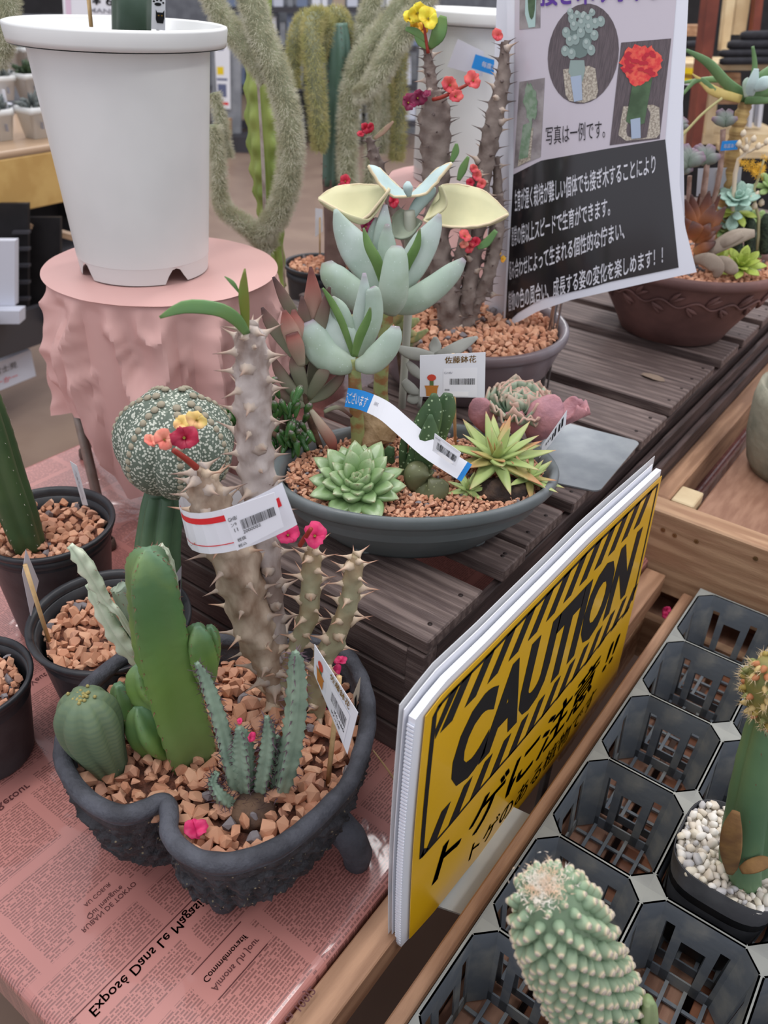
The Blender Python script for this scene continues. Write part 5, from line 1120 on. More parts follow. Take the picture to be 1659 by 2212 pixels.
# paper band round the stem with its sticker
bb = be
RB_ = [(596, 1092, 0.02), (550, 1094, 0.04), (480, 1092, 0.045), (420, 1098, 0.03), (396, 1122, 0.0), (406, 1146, -0.035), (450, 1153, -0.055), (520, 1138, -0.064), (590, 1108, -0.066), (626, 1088, -0.066)]
t, S = ribbon('paper_band', 'white paper band with red stripe looped around thorny stem', [(x, y) for x, y, d in RB_], 0.021, bb, [d for x, y, d in RB_], [(0, 1, m_paperw)], axis=(Vector((0, 0, 1))*0.9+UP*0.3-RT*0.16).normalized())
def bandmark(u0, u1, v0, v1, m):
    sheet('stripe', u0, u1, v0, v1, 0.0006, m, 0.0003, 16, 1, t, S)
bandmark(0.44, 0.80, 0.14, 0.28, m_redp); bandmark(0.44, 0.80, 0.80, 0.82, m_redp); bandmark(0.90, 0.94, 0.25, 0.45, m_redp)
t, S = card('barcode_sticker', 'white barcode sticker on the band around thorny stem', ((480, 1102), (592, 1064), (612, 1138), (512, 1190)), bb, (-0.078, -0.078, -0.082, -0.082))
cquads(t, S, bars(0.25, 0.93, 0.36, 0.60, 34, 8), m_print, 0.0006, 'barcode'); cprint(t, S, 'GHB/', 0.04, 0.22, 0.22, 0.31, m_print); cprint(t, S, 'ン9', 0.06, 0.17, 0.36, 0.44, m_print); cprint(t, S, '11', 0.09, 0.16, 0.49, 0.58, m_print); cprint(t, S, '2000002', 0.24, 0.6, 0.62, 0.70, m_print); cprint(t, S, '税抜', 0.08, 0.26, 0.74, 0.83, m_print); cprint(t, S, '税込', 0.06, 0.24, 0.88, 0.96, m_print)
# tall green ridged column with pups
m_col = mat('green_column_skin', (104, 140, 84), (138, 158, 84), ns=14, rough=0.45, bump=0.2, bs=60, lo=0.52, hi=0.85, ramp=[(0, (98, 130, 100)), (0.35, (82, 118, 70)), (0.6, (106, 138, 68)), (0.85, (114, 140, 82)), (1, (128, 150, 104))])
m_spw = mat('pale_spines', (206, 196, 184), rough=0.5); m_spb = mat('brown_spines', (120, 70, 58), rough=0.6); m_spd = mat('dark_spines', (86, 66, 76), rough=0.6)
bg = Z(408, 1618, PZ)
gc = thing('green_column_cactus', 'tall bright green ridged column with small pups at its foot', 'cactus', bg)
ridged(gc, [(318, 1185, 8), (319, 1198, 30), (324, 1230, 48), (334, 1300, 54), (346, 1380, 57), (364, 1460, 58), (384, 1540, 56), (404, 1605, 53), (410, 1632, 46)], bg, m_col, 4, 0.36, 44, 48, 0.66, 24, 0.04, True, sm=m_spb, slen=13, seed=2, power=3.0, rk=1.25, sparse=1)
for rows, rl in (([(424, 1350, 8), (426, 1368, 24), (430, 1400, 30), (438, 1440, 28), (446, 1480, 14)], 0.5), ([(452, 1352, 6, 0.01), (456, 1375, 17, 0.01), (456, 1420, 19, 0.01), (450, 1475, 12, 0.01)], 0.9),
                 ([(300, 1436, 8, 0.01), (304, 1455, 26, 0.008), (318, 1490, 34, 0.004), (345, 1520, 30)], 0.2), ([(255, 1478, 8, 0.01), (262, 1500, 22, 0.01), (278, 1535, 32, 0.008), (310, 1568, 30, 0.004), (350, 1590, 20)], 0.6),
                 ([(298, 1526, 8, -0.01), (304, 1545, 26, -0.012), (322, 1580, 40, -0.012), (350, 1612, 34, -0.006), (385, 1620, 22)], 0.35)):
    ridged(gc, rows, bg, m_col, 4, 0.34, 18, 32, rl, 7, 0.03, True, 'pup', m_spb, 9, 3, power=2.4, rk=1.25)
# pale variegated stems behind it
m_pal = mat('variegated_skin', (222, 228, 204), (188, 204, 176), ns=26, rough=0.45)
bv = Z(320, 1500, PZ); pv = thing('variegated_euphorbia', 'pale cream green jagged euphorbia leaning left behind green column', 'plant', bv)
for rows, rl in (([(152, 1178, 8, 0.0), (178, 1208, 19), (208, 1256, 18), (232, 1298, 12), (262, 1330, 8), (300, 1400, 6, 0.02)], 0.1), ([(190, 1262, 6, 0.01), (214, 1300, 17, 0.01), (248, 1358, 22, 0.01), (280, 1402, 22, 0.01), (312, 1440, 14, 0.01), (335, 1490, 12, 0.0)], 0.2), ([(346, 1178, 8, 0.03), (358, 1204, 16, 0.03), (372, 1250, 14, 0.03), (380, 1300, 10, 0.03), (370, 1400, 10, 0.03), (345, 1500, 10, 0.02)], 0.2)):
    ridged(pv, rows, bv, m_pal, 3, 0.5, 30, 24, rl, 7, 0.22, True, 'stem', m_spb, 9, 4)
ridged(pv, [(258, 1268, 20, 0.02), (262, 1276, 22, 0.02), (285, 1330, 24, 0.02), (300, 1400, 22, 0.02), (320, 1480, 20, 0.01)], bv, mat('dusty_green_skin', (146, 164, 146), (160, 172, 150), ns=20, rough=0.5), 4, 0.3, 14, 24, 0.4, 6, 0.05, True, 'stem', m_spb, 8, 5)
# striped ball euphorbia
m_obesa = mat('obesa_skin', (96, 114, 88), (114, 130, 98), ns=10, rough=0.6, bump=0.1, wave=((90, 110, 88), 52, 1.2, 'Z'))
bo = Z(235, 1655, PZ); ob = thing('ball_euphorbia', 'round grey green ribbed ball succulent leaning over planter rim', 'cactus', bo)
rows = [(244, 1672, 34), (234, 1648, 42), (220, 1622, 52), (205, 1592, 64), (192, 1560, 71), (184, 1534, 66), (179, 1515, 50), (177, 1506, 28), (177, 1504, 10)]
P_, R_ = pxpts(rows, bo, 26); g = G(); g.tube(P_, R_, 64, prof=lambda th, u: 1-0.15*abs(math.cos(4*th))**5-0.01*abs(math.cos(u*60))); g.build('body', m_obesa, ob)
g = G()
for k in range(8):
    for i in range(3, 24):
        tg = (P_[i+1]-P_[i-1]).normalized(); a = Vector((0, 0, 1)) if abs(tg.z) < 0.9 else Vector((1, 0, 0))
        pass
g = G(); c = P_[-1]
for k in range(22): g.lathe([(0.001, 0), (0.0022, 0.0015), (0.0012, 0.003), (0.0005, 0.0035)], c+Vector((random.gauss(0, 0.006), random.gauss(0, 0.006), -0.002)), 6)
tag(g.build('crown_buds', mat('dry_yellow_bud', (160, 148, 90), rough=0.7), ob), kind='stuff')
# small grey green spiny clump
m_gg = mat('grey_green_skin', (146, 168, 146), (112, 134, 116), ns=26, rough=0.5, lo=0.42, hi=0.62)
bc = Z(590, 1720, PZ); cl = thing('spiny_clump_euphorbia', 'grey green toothed spiny euphorbia clump at front of rough planter', 'plant', bc)
for i, rows in enumerate(([(638, 1408, 6), (640, 1430, 15), (641, 1500, 20), (634, 1580, 21), (622, 1650, 20), (604, 1722, 14)], [(425, 1432, 5, 0.02), (444, 1470, 14, 0.02), (466, 1530, 16, 0.015), (484, 1590, 17, 0.01), (498, 1650, 17), (512, 1720, 14)],
              [(576, 1548, 5), (580, 1580, 13), (577, 1630, 16), (566, 1690, 15), (560, 1730, 10)], [(515, 1572, 7), (524, 1600, 18), (528, 1650, 19), (532, 1710, 15), (540, 1740, 10)], [(598, 1590, 6, 0.01), (602, 1640, 12, 0.01), (598, 1700, 12, 0.005), (590, 1740, 10)],
              [(470, 1668, 6, -0.01), (460, 1690, 10, -0.015), (478, 1722, 13, -0.02), (510, 1742, 12, -0.01), (540, 1752, 8)])):
    ridged(cl, rows, bc, m_gg, 4, 0.42, 44, 24, 0.3+i*0.35, max(8, int(len(rows)*3.0)), 0.20, True, 'stem', m_spd, 19, 6+i, sparse=1, power=1.6, rk=1.18)
m_dry = mat('dry_base', (112, 88, 70), (84, 66, 56), ns=60, rough=0.9, bump=0.6, bs=120)
g = G(); g.lathe([(0.001, 0.012), (0.012, 0.011), (0.022, 0.004), (0.026, -0.006)], Z(545, 1745, PZ), 14); g.build('dry_base', m_dry, cl)
g = G()
for k in range(70):
    a = Z(520+random.gauss(0, 28), 1715+random.gauss(0, 20), PZ+0.01); d = Vector((random.gauss(0, 1), random.gauss(0, 1), abs(random.gauss(0, 0.8)))).normalized()*0.014; s_ = Vector((0, 0, 0.0005)); g.add([a-s_, a+s_, a+d], [(0, 1, 2)])
tag(g.build('dry_spines', m_spd, cl, False), kind='stuff')
petal_pair(cl, 542, 1593, 12, bc, -0.02, 'magenta', 2, eye=False); petal_pair(cl, 518, 1558, 7, bc, 0, 'magenta', 3, eye=False)
def loose_petal(label, px, py, z, r, col='magenta', seed=1, group=None):
    b_ = Z(px, py, z); t = thing('fallen_petal', label, 'petal', b_, group); petal_pair(t, px, py, r, b_, -0.004, col, seed, 'petal', 0.5, False); return t
loose_petal('crumpled magenta petal lying on gravel beside the planter notch', 423, 1790, PZ+0.014, 27, seed=5)
# thin dry twig leaning on the planter
b_ = Z(866, 1728, 0.003); g = G(); P_, R_ = pxpts([(806, 1621, 1.5, -0.03), (828, 1650, 2, -0.02), (852, 1685, 2.2, -0.01), (868, 1725, 2)], b_, 10); g.tube(P_, R_, 6); tag(g.build('dry_twig', m_cane, None, origin=P_[-1]), 'thin dry pale twig leaning between planter and caution sign', 'twig')
# ------------------------------------------------------------ grafted speckled ball
m_ast = mat('speckled_cactus_skin', (104, 116, 102), (90, 102, 90), ns=8, rough=0.6, dots=((196, 200, 186), 285, 0.42), bump=0.12, bs=180)
m_stock = mat('stock_green', (92, 122, 92), (74, 102, 76), ns=12, rough=0.4, bump=0.1, bs=30)
ba = Z(348, 1285, 0.132)
ast = thing('grafted_ball_cactus', 'large speckled grey ball cactus grafted on a green ribbed stock', 'cactus', ba)
ridged(ast, [(352, 1068, 40, 0.01), (350, 1100, 46, 0.005), (344, 1150, 48), (340, 1200, 50), (344, 1260, 48), (348, 1300, 44)], ba, m_stock, 6, 0.3, 20, 48, 0.2, 0, 0, None, 'stock')
ca = V(378, 958, ba, 0.0); ra = 127*M_(ca); ax = (Vector((0, 0, 1))-(CAM-ca).normalized()*-0.10+RT*0.10).normalized(); qa = orient(ax); g = G(); rs = []
for i in range(1, 36):
    ph = math.pi*i/36; ring = []
    for j in range(120):
        th = j*math.tau/120; rr_ = 1-0.17*(abs(math.sin(3.5*th))**0.5*-1+1)**1.3*math.sin(ph)-0.10*math.exp(-(ph/0.25)**2); ring.append(ca+qa @ Vector((ra*1.02*rr_*math.sin(ph)*math.cos(th), ra*1.02*rr_*math.sin(ph)*math.sin(th), ra*0.93*rr_*math.cos(ph))))
    rs.append(ring)
g.rings(rs); ball = g.build('ball', m_ast, ast)
am = G(); am.lathe([(0.9, -0.3), (1, 0.1), (0.6, 0.5), (0.01, 0.6)], (0, 0, 0), 8); AM = mesh('areole', am.v, am.f, mat('areole_wool', (156, 148, 128), rough=0.9), True)
for j in range(7):
    th = (j+0.5)*math.tau/7
    for i in range(1, 13):
        ph = 0.16+i*0.145; rr_ = 1.0; d = Vector((math.sin(ph)*math.cos(th), math.sin(ph)*math.sin(th), math.cos(ph)*0.93)); p = ca+qa @ (d*ra*1.015); place('areole', AM, ball, p, orient(qa @ d), 0.0038+0.0016*math.exp(-i/4))
# dark green column in the left black pot
bd = Z(62, 1172, 0.165); t = thing('dark_column_cactus', 'dark green column cactus with white dots at left edge', 'cactus', bd)
ridged(t, [(-40, 850, 36), (-18, 930, 42), (10, 1030, 44), (38, 1110, 42), (62, 1180, 36)], bd, mat('dark_green_skin', (72, 94, 58), (58, 80, 50), ns=10, rough=0.45, bump=0.1), 5, 0.26, 30, 40, 0.5, 14, 0.02, True, 'stem', m_spw, 5, 8)
ridged(t, [(55, 1172, 14), (50, 1178, 18), (60, 1188, 12)], bd, m_dry, 4, 0.1, 6, 12, name='dry_base')
# ------------------------------------------------------------ hairy cactus arms
m_hair = mat('hair_cactus_skin', (150, 154, 124), (126, 130, 104), ns=40, rough=0.8); m_fur = mat('hair_bristles', (214, 212, 192), (188, 186, 156), ns=40, rough=0.7); m_fury = mat('yellow_bristles', (196, 188, 134), (174, 172, 112), ns=40, rough=0.7)
def hairy(parent, rows, base, nh, lpx, mf, seed, n=26, skin=m_hair, name='arm', wpx=0.8):
    nh = int(nh*1.7)
    r = random.Random(seed); P_, R_ = pxpts(rows, base, n); g = G(); g.tube(P_, [q*0.82 for q in R_], 20, prof=lambda th, u: 1+0.04*math.cos(10*th)); st = g.build(name, skin, parent, origin=P_[0]); g = G()
    for _ in range(nh):
        x = r.random()*(n-1.001); i = int(x); p = P_[i].lerp(P_[i+1], x-i); R = (R_[i]*(1-(x-i))+R_[i+1]*(x-i))*0.8; tg = (P_[min(i+1, n-1)]-P_[i]).normalized(); a = Vector((0.2, 0.3, 1)).normalized(); e1 = tg.cross(a).normalized(); e2 = tg.cross(e1); th = r.random()*math.tau
        d = e1*math.cos(th)+e2*math.sin(th)
        if d.dot(CAM-p) < -0.4*(CAM-p).length: continue
        q = p+d*R; s = M_(p); L_ = lpx*s*r.uniform(0.6, 1.15); dd_ = (d+tg*r.uniform(-0.7, 0.9)+e1*r.uniform(-0.4, 0.4)+e2*r.uniform(-0.4, 0.4)).normalized(); w_ = dd_.cross(CAM-p).normalized()*wpx*s*0.5
        g.add([q-w_, q+w_, q+dd_*L_], [(0, 1, 2)])
    tag(g.build('bristles', mf, st, False), kind='stuff'); return st
bh = D(1.62); hc = thing('hairy_cactus', 'hanging furry grey green cactus arms right of tall white pot', 'cactus', V(600, 590, bh))
hairy(hc, [(530, -60, 34), (560, 60, 33), (598, 160, 32), (624, 260, 30), (628, 340, 29), (616, 420, 28), (590, 480, 26), (566, 512, 24), (590, 540, 14)], bh, 9000, 15, m_fur, 1, 40)
hairy(hc, [(458, 270, 20, 0.02), (470, 340, 18, 0.02), (474, 420, 17, 0.02), (490, 458, 17, 0.01), (530, 486, 20), (566, 516, 22)], bh, 4500, 13, m_fur, 2)
hairy(hc, [(440, -40, 22, 0.03), (480, 40, 26, 0.03), (530, 100, 27, 0.02), (580, 170, 24, 0.01)], bh, 3200, 14, m_fur, 3)
hairy(hc, [(462, 200, 12, 0.04), (478, 260, 12, 0.04), (486, 300, 9, 0.04), (496, 340, 5, 0.04)], bh, 1600, 13, m_fur, 4)
hairy(hc, [(8, -60, 34, -0.2), (14, 20, 30, -0.2), (10, 90, 22, -0.2), (2, 145, 8, -0.2)], bh, 2600, 14, m_fur, 5)
bl_ = D(1.78); lg = thing('lumpy_green_cactus', 'bright green lumpy column behind the furry cactus arm', 'cactus', V(590, 620, bl_))
ridged(lg, [(545, -80, 30), (560, 60, 32), (562, 160, 34), (566, 260, 36), (574, 360, 35), (582, 440, 30), (592, 520, 22), (600, 620, 18)], bl_, mat('lime_column_skin', (154, 170, 92), (130, 150, 74), ns=14, rough=0.4, bump=0.1, bs=20), 5, 0.34, 70, 40, 0.3, 12, 0.14, None, 'stem')
ctube(lg, [(592, 480, 8), (600, 540, 11), (606, 600, 11), (600, 650, 12)], bl_, m_bark2, 'trunk', 10)
ctube(lg, [(556, 160, 3, -0.048), (562, 250, 3, -0.05), (568, 350, 4, -0.05), (572, 460, 4, -0.045)], bl_, m_bark, 'scar_line', 6)
ba2 = Z(724, 572, 0.245); ar = thing('arching_cactus', 'yellow green furry arching cactus arms on a dark column', 'cactus', ba2)
hairy(ar, [(690, 130, 12, -0.02), (702, 60, 20, -0.02), (690, 40, 22, -0.03), (674, 60, 22, -0.05), (678, 140, 21, -0.06), (684, 220, 20, -0.06), (690, 290, 16, -0.06), (688, 325, 8, -0.06)], ba2, 5200, 15, m_fury, 6, 34)
hairy(ar, [(690, 45, 16, 0.0), (660, 42, 18, 0.0), (640, 80, 18, 0.0), (634, 140, 15, 0.0), (636, 190, 11, 0.0)], ba2, 2400, 12, m_fury, 7)
hairy(ar, [(700, 50, 16, 0.02), (728, 30, 16, 0.02), (748, 60, 15, 0.02), (754, 110, 12, 0.02)], ba2, 2000, 12, m_fury, 8)
ridged(ar, [(728, 50, 22), (730, 100, 28), (728, 200, 27), (722, 300, 25), (718, 400, 22)], ba2, mat('blue_green_column', (84, 112, 96), (104, 132, 122), ns=12, rough=0.5), 6, 0.22, 20, 36, 0.2, 16, 0.02, True, 'stem', m_spb, 8, 9)
ridged(ar, [(716, 385, 20), (720, 430, 22), (724, 500, 24), (724, 580, 24)], ba2, mat('brown_trunk', (126, 104, 96), (106, 84, 78), ns=20, rough=0.7, bump=0.4), 6, 0.12, 14, 30, 0.2, 0, 0, None, 'trunk')
t, S = card('price_card', 'white card back on stick in the far black pot', ((681, 450), (697, 452), (697, 500), (681, 512)), ba2, (-0.04, -0.04, -0.04, -0.04)); g = G(); g.tube([V(691, 548, ba2, -0.045), V(691, 470, ba2, -0.045)], [0.002, 0.002], 8); g.build('stick', m_cane, t)
bs2 = D(1.95); h2 = thing('furry_cactus_cluster', 'cluster of grey furry cactus arms behind the spiny stems', 'cactus', V(760, 430, bs2))
for i, (rows, mf, n_) in enumerate((([(900, -40, 24), (840, 60, 30), (790, 120, 30), (762, 190, 26), (752, 280, 22), (750, 360, 20), (758, 430, 18)], m_fur, 6500), ([(960, -70, 20, -0.05), (900, 30, 26, -0.05), (850, 100, 27, -0.05), (818, 160, 24, -0.05), (786, 200, 14, -0.05), (766, 206, 6, -0.05)], m_fur, 5000),
        ([(820, -60, 20, 0.05), (800, 20, 22, 0.05), (780, 90, 20, 0.05), (770, 160, 16, 0.05)], m_fur, 2600), ([(862, 110, 14, 0.05), (864, 200, 14, 0.05), (860, 300, 14, 0.05), (856, 345, 10, 0.05)], m_fury, 2400), ([(820, 190, 12, 0.04), (826, 260, 12, 0.04), (822, 330, 10, 0.04)], m_fur, 1400), ([(806, 200, 12, 0.02), (806, 260, 11, 0.02), (796, 400, 11, 0.02)], m_fur, 1800), ([(838, 180, 9, 0.08), (842, 300, 9, 0.08)], m_fury, 900))):
    hairy(h2, rows, bs2, n_, 15, mf, 20+i, 26)
# ------------------------------------------------------------ succulents in the oval bowl
m_chalk = mat('chalky_leaf', (160, 184, 168), (146, 166, 140), ns=24, rough=0.55, lo=0.45, hi=0.75, ramp=[(0, (176, 190, 172)), (0.6, (168, 188, 172)), (0.86, (166, 182, 172)), (1, (140, 120, 136))], dots=((184, 200, 190), 150, 0.12), bump=0.06)
m_chalk2 = mat('pale_chalky_leaf', (176, 196, 188), (172, 190, 178), ns=24, rough=0.55, ramp=[(0, (184, 198, 186)), (0.8, (188, 204, 198)), (1, (156, 138, 154))], dots=((196, 210, 204), 140, 0.12), bump=0.06)
m_greenf = mat('slim_green_leaf', (104, 138, 72), (88, 122, 62), ns=20, rough=0.45, ramp=[(0, (112, 140, 80)), (0.85, (100, 134, 72)), (1, (110, 90, 90))])
m_gstem = mat('banded_green_stem', (150, 160, 104), (150, 110, 70), ns=34, rough=0.5, lo=0.48, hi=0.58, stretch=(1, 1, 1.6))
bb1 = Z(775, 965, BZ); f1 = thing('finger_succulent', 'chalky grey green finger leaved succulent, shorter one with blue ribbon', 'succulent', bb1)
ctube(f1, [(776, 975, 17), (772, 920, 15), (768, 860, 15), (766, 800, 14), (768, 775, 13)], bb1, m_gstem, 'stem', 14, 14)
for rows, m, fl in (([(768, 785, 16), (740, 782, 30), (700, 762, 36), (675, 722, 30), (664, 694, 14)], m_chalk, 0.6), ([(764, 778, 14, 0.01), (748, 740, 32, 0.01), (716, 700, 34, 0.015), (690, 680, 26, 0.015), (678, 668, 12, 0.015)], m_chalk2, 0.5),
                    ([(768, 776, 12, 0.01), (752, 720, 19, 0.015), (732, 670, 20, 0.015), (716, 642, 6, 0.015)], m_chalk, 0.6), ([(766, 772, 8, 0.015), (776, 700, 17, 0.02), (786, 640, 15, 0.02), (787, 590, 4, 0.02)], m_chalk2, 0.55), ([(770, 778, 10, 0.01), (792, 730, 19, 0.01), (808, 680, 20, 0.012), (806, 630, 16, 0.012), (804, 620, 6, 0.012)], m_chalk, 0.5),
                    ([(770, 788, 13, -0.01), (800, 784, 26, -0.015), (832, 754, 27, -0.015), (850, 724, 20, -0.015), (854, 704, 9, -0.012)], m_chalk, 0.6), ([(764, 770, 5), (740, 700, 8), (715, 650, 7), (697, 622, 2)], m_greenf, 0.4), ([(766, 770, 6, -0.008), (776, 730, 10, -0.01), (794, 690, 8, -0.01), (800, 664, 2, -0.01)], m_greenf, 0.4)):
    fleaf(f1, rows, bb1, m, fl, 14, 14)
bb2 = Z(828, 880, BZ); f2 = thing('finger_succulent', 'taller chalky finger leaved succulent with upright spear leaves', 'succulent', bb2)
ctube(f2, [(830, 900, 17), (822, 850, 16), (826, 780, 15), (834, 700, 15), (836, 655, 14)], bb2, m_gstem, 'stem', 14, 14)
for rows, m, fl in (([(836, 655, 14), (812, 600, 32, 0.01), (770, 540, 36, 0.015), (740, 492, 22, 0.015), (724, 452, 4, 0.015)], m_chalk2, 0.5), ([(826, 662, 16), (790, 652, 30, -0.01), (745, 620, 32, -0.015), (716, 590, 27, -0.015), (706, 566, 12, -0.01)], m_chalk, 0.65),
                    ([(836, 640, 12, 0.02), (826, 570, 22, 0.03), (828, 500, 20, 0.03), (832, 442, 5, 0.03)], m_chalk2, 0.5), ([(838, 640, 12, 0.02), (812, 560, 18, 0.035), (806, 510, 14, 0.035), (814, 470, 4, 0.035)], m_chalk2, 0.5), ([(842, 640, 12, 0.01), (880, 590, 30, 0.01), (915, 530, 30, 0.012), (938, 490, 18, 0.012), (950, 462, 4, 0.012)], m_chalk2, 0.5),
                    ([(844, 662, 15), (890, 652, 28, -0.01), (940, 620, 27, -0.01), (980, 585, 20, -0.01), (1003, 560, 6, -0.01)], m_chalk, 0.6), ([(838, 672, 22, -0.03), (848, 640, 33, -0.04), (853, 590, 30, -0.04), (856, 550, 24, -0.035), (857, 532, 12, -0.03)], m_chalk, 0.6),
                    ([(836, 640, 10, 0.005), (838, 590, 19, 0.005), (836, 530, 20, 0.01), (836, 484, 5, 0.01)], m_chalk, 0.55), ([(832, 630, 6, -0.005), (816, 570, 12, -0.01), (796, 530, 10, -0.01), (785, 492, 2, -0.005)], m_greenf, 0.4), ([(850, 640, 5, 0.005), (880, 570, 10), (900, 530, 9), (907, 494, 2)], m_greenf, 0.4)):
    fleaf(f2, rows, bb2, m, fl, 14, 14)
# felt leaved kalanchoe behind
m_felt = mat('felt_leaf', (210, 206, 166), (198, 196, 158), ns=16, rough=0.85, ramp=None); m_feltb = mat('blue_felt_leaf', (186, 206, 204), (170, 192, 190), ns=16, rough=0.85); m_feltrim = mat('cream_leaf_rim', (222, 206, 172), rough=0.8)
bb3 = Vector((bb2.x, bb2.y, BZ))+FH*0.055; fk = thing('felt_leaf_plant', 'felt leaved plant with large folded cream and blue grey leaves', 'plant', bb3)
ctube(fk, [(868, 880, 8, 0.02), (880, 700, 9, 0.02), (886, 600, 11, 0.01), (886, 500, 14), (884, 455, 12)], bb3, mat('felt_stem', (184, 186, 172), rough=0.85), 'stem', 14, 12)
def bladeleaf(e1, e2, d1, d2, sag, m, n=16, k=8, name='leaf', base=bb3, parent=fk, rim=True):
    """folded leaf between two edge curves (picture points at depths), sagging in the middle"""
    A_ = [V(x, y, base, d) for (x, y, d) in spline([(x, y, d1) if len((x, y)) == 2 else 0 for x, y in e1], n)]; B_ = [V(x, y, base, d) for (x, y, d) in spline([(x, y, d2) for x, y in e2], n)]
    g = G(); v = []
    for j in range(k+1):
        u = j/k
        for i in range(n):
            p = A_[i].lerp(B_[i], u); q = math.sin(math.pi*u)*math.sin(math.pi*min(1, i/(n-1)*1.0+0.0))**0.7; v.append(p-Vector((0, 0, sag*q))+noise.noise_vector(p*60)*0.0008)
    g.add(v, [(j*n+i, j*n+i+1, (j+1)*n+i+1, (j+1)*n+i) for j in range(k) for i in range(n-1)]); o = g.build(name, m, parent, origin=A_[0])
    so = o.modifiers.new('thickness', 'SOLIDIFY'); so.thickness = 0.0028; so.offset = 0
    if rim:
        g = G(); g.tube([p+noise.noise_vector(p*160)*0.0012 for p in B_], 0.0019, 6); g.tube([p+noise.noise_vector(p*160)*0.0012 for p in A_], 0.0017, 6); tag(g.build('leaf_rim', m_feltrim, o), kind='stuff')
    return o
bladeleaf([(688, 428), (724, 405), (775, 399), (838, 404)], [(688, 430), (735, 455), (785, 473), (842, 408)], 0.035, -0.03, 0.018, m_felt)
bladeleaf([(688, 430), (735, 455), (785, 472), (803, 474)], [(692, 432), (740, 458), (790, 476), (842, 412)], -0.031, -0.026, 0.006, m_felt, rim=False)
bladeleaf([(1098, 462), (1050, 417), (1000, 400), (955, 400)], [(1098, 463), (1045, 486), (975, 490), (914, 476)], 0.035, -0.03, 0.02, m_felt)
bladeleaf([(914, 476), (945, 462), (966, 440), (952, 400)], [(914, 477), (930, 452), (950, 430), (948, 404)], -0.03, 0.0, 0.0, m_felt, rim=False)
bladeleaf([(884, 424), (850, 395), (820, 365), (796, 358)], [(884, 424), (850, 424), (822, 400), (796, 358)], 0.03, -0.012, 0.004, m_feltb, rim=True)
bladeleaf([(884, 424), (915, 395), (945, 365), (976, 352)], [(884, 424), (920, 418), (950, 385), (976, 352)], 0.03, -0.012, 0.004, m_feltb, rim=True)
fleaf(fk, [(884, 424, 5, -0.015), (881, 405, 11, -0.02), (882, 392, 4, -0.015)], bb3, m_feltb, 0.3); fleaf(fk, [(886, 470, 10), (905, 440, 14, 0.02), (930, 416, 12, 0.03), (940, 405, 3, 0.03)], bb3, m_feltb, 0.4)
bladeleaf([(846, 470), (866, 452), (890, 465), (912, 480)], [(846, 512), (868, 516), (890, 508), (908, 484)], 0.01, -0.02, 0.008, mat('grey_felt_leaf', (176, 186, 166), (160, 170, 150), ns=16, rough=0.85), rim=False)
# red brown rosettes at left
m_rb = mat('bronze_leaf', (120, 112, 96), ramp=[(0, (142, 148, 122)), (0.4, (122, 120, 100)), (0.75, (112, 84, 76)), (1, (62, 38, 38))], ns=18, rough=0.6, bump=0.1); m_rb2 = mat('rosy_leaf', (170, 130, 116), ramp=[(0, (172, 164, 142)), (0.45, (168, 136, 120)), (0.8, (150, 90, 80)), (1, (80, 44, 42))], ns=18, rough=0.6, bump=0.1)
bb4 = Z(668, 960, BZ); rb = thing('bronze_leaf_succulent', 'bronze tipped long leaved succulent at left of oval bowl', 'succulent', bb4)
ctube(rb, [(690, 965, 8), (668, 900, 8), (655, 840, 8), (650, 780, 10)], bb4, m_dry, 'stem', 10, 10)
for rows, m in (([(650, 786, 8), (612, 735, 14), (582, 695, 13), (566, 664, 3)], m_rb), ([(650, 786, 10), (634, 730, 19, -0.01), (622, 700, 17, -0.01), (614, 670, 4, -0.01)], m_rb2), ([(652, 780, 8), (650, 730, 17, -0.005), (640, 700, 17, -0.005), (634, 668, 4)], m_rb2), ([(656, 780, 8), (660, 720, 15, 0.005), (656, 680, 14), (652, 640, 3)], m_rb),
                ([(654, 780, 8, 0.01), (670, 690, 18, 0.01), (676, 640, 19, 0.01), (671, 576, 3, 0.01)], m_rb2), ([(654, 780, 8, 0.015), (636, 690, 13, 0.02), (612, 640, 12, 0.02), (590, 598, 3, 0.02)], m_rb), ([(652, 790, 8, -0.01), (640, 750, 18, -0.02), (630, 720, 14, -0.02)], m_rb2), ([(656, 785, 8), (684, 720, 15, 0.005), (700, 670, 13, 0.005), (712, 620, 3, 0.005)], m_rb),
                ([(662, 860, 8), (646, 810, 16, -0.01), (638, 785, 14, -0.01), (634, 765, 4, -0.01)], m_rb), ([(664, 862, 8), (690, 820, 15, -0.01), (704, 795, 11, -0.01), (712, 775, 3, -0.01)], m_rb), ([(662, 866, 8), (630, 840, 13, -0.01), (602, 800, 12, -0.01), (590, 770, 3, -0.01)], m_rb), ([(664, 868, 6), (700, 850, 13), (730, 822, 11), (745, 800, 3)], m_rb), ([(664, 866, 8, 0.01), (676, 800, 12, 0.01), (684, 760, 10, 0.01), (690, 735, 3, 0.01)], m_rb), ([(662, 870, 6), (640, 872, 12, -0.01), (610, 850, 10, -0.01), (590, 832, 3, -0.01)], m_rb),
                ([(672, 886, 5, -0.02), (694, 920, 11, -0.03), (714, 950, 13, -0.03), (722, 974, 6, -0.03)], m_rb2), ([(700, 890, 4, -0.02), (730, 880, 5, -0.02), (760, 900, 3, -0.01)], m_rb)):
    fleaf(rb, rows, bb4, m, 0.32, 12, 10)
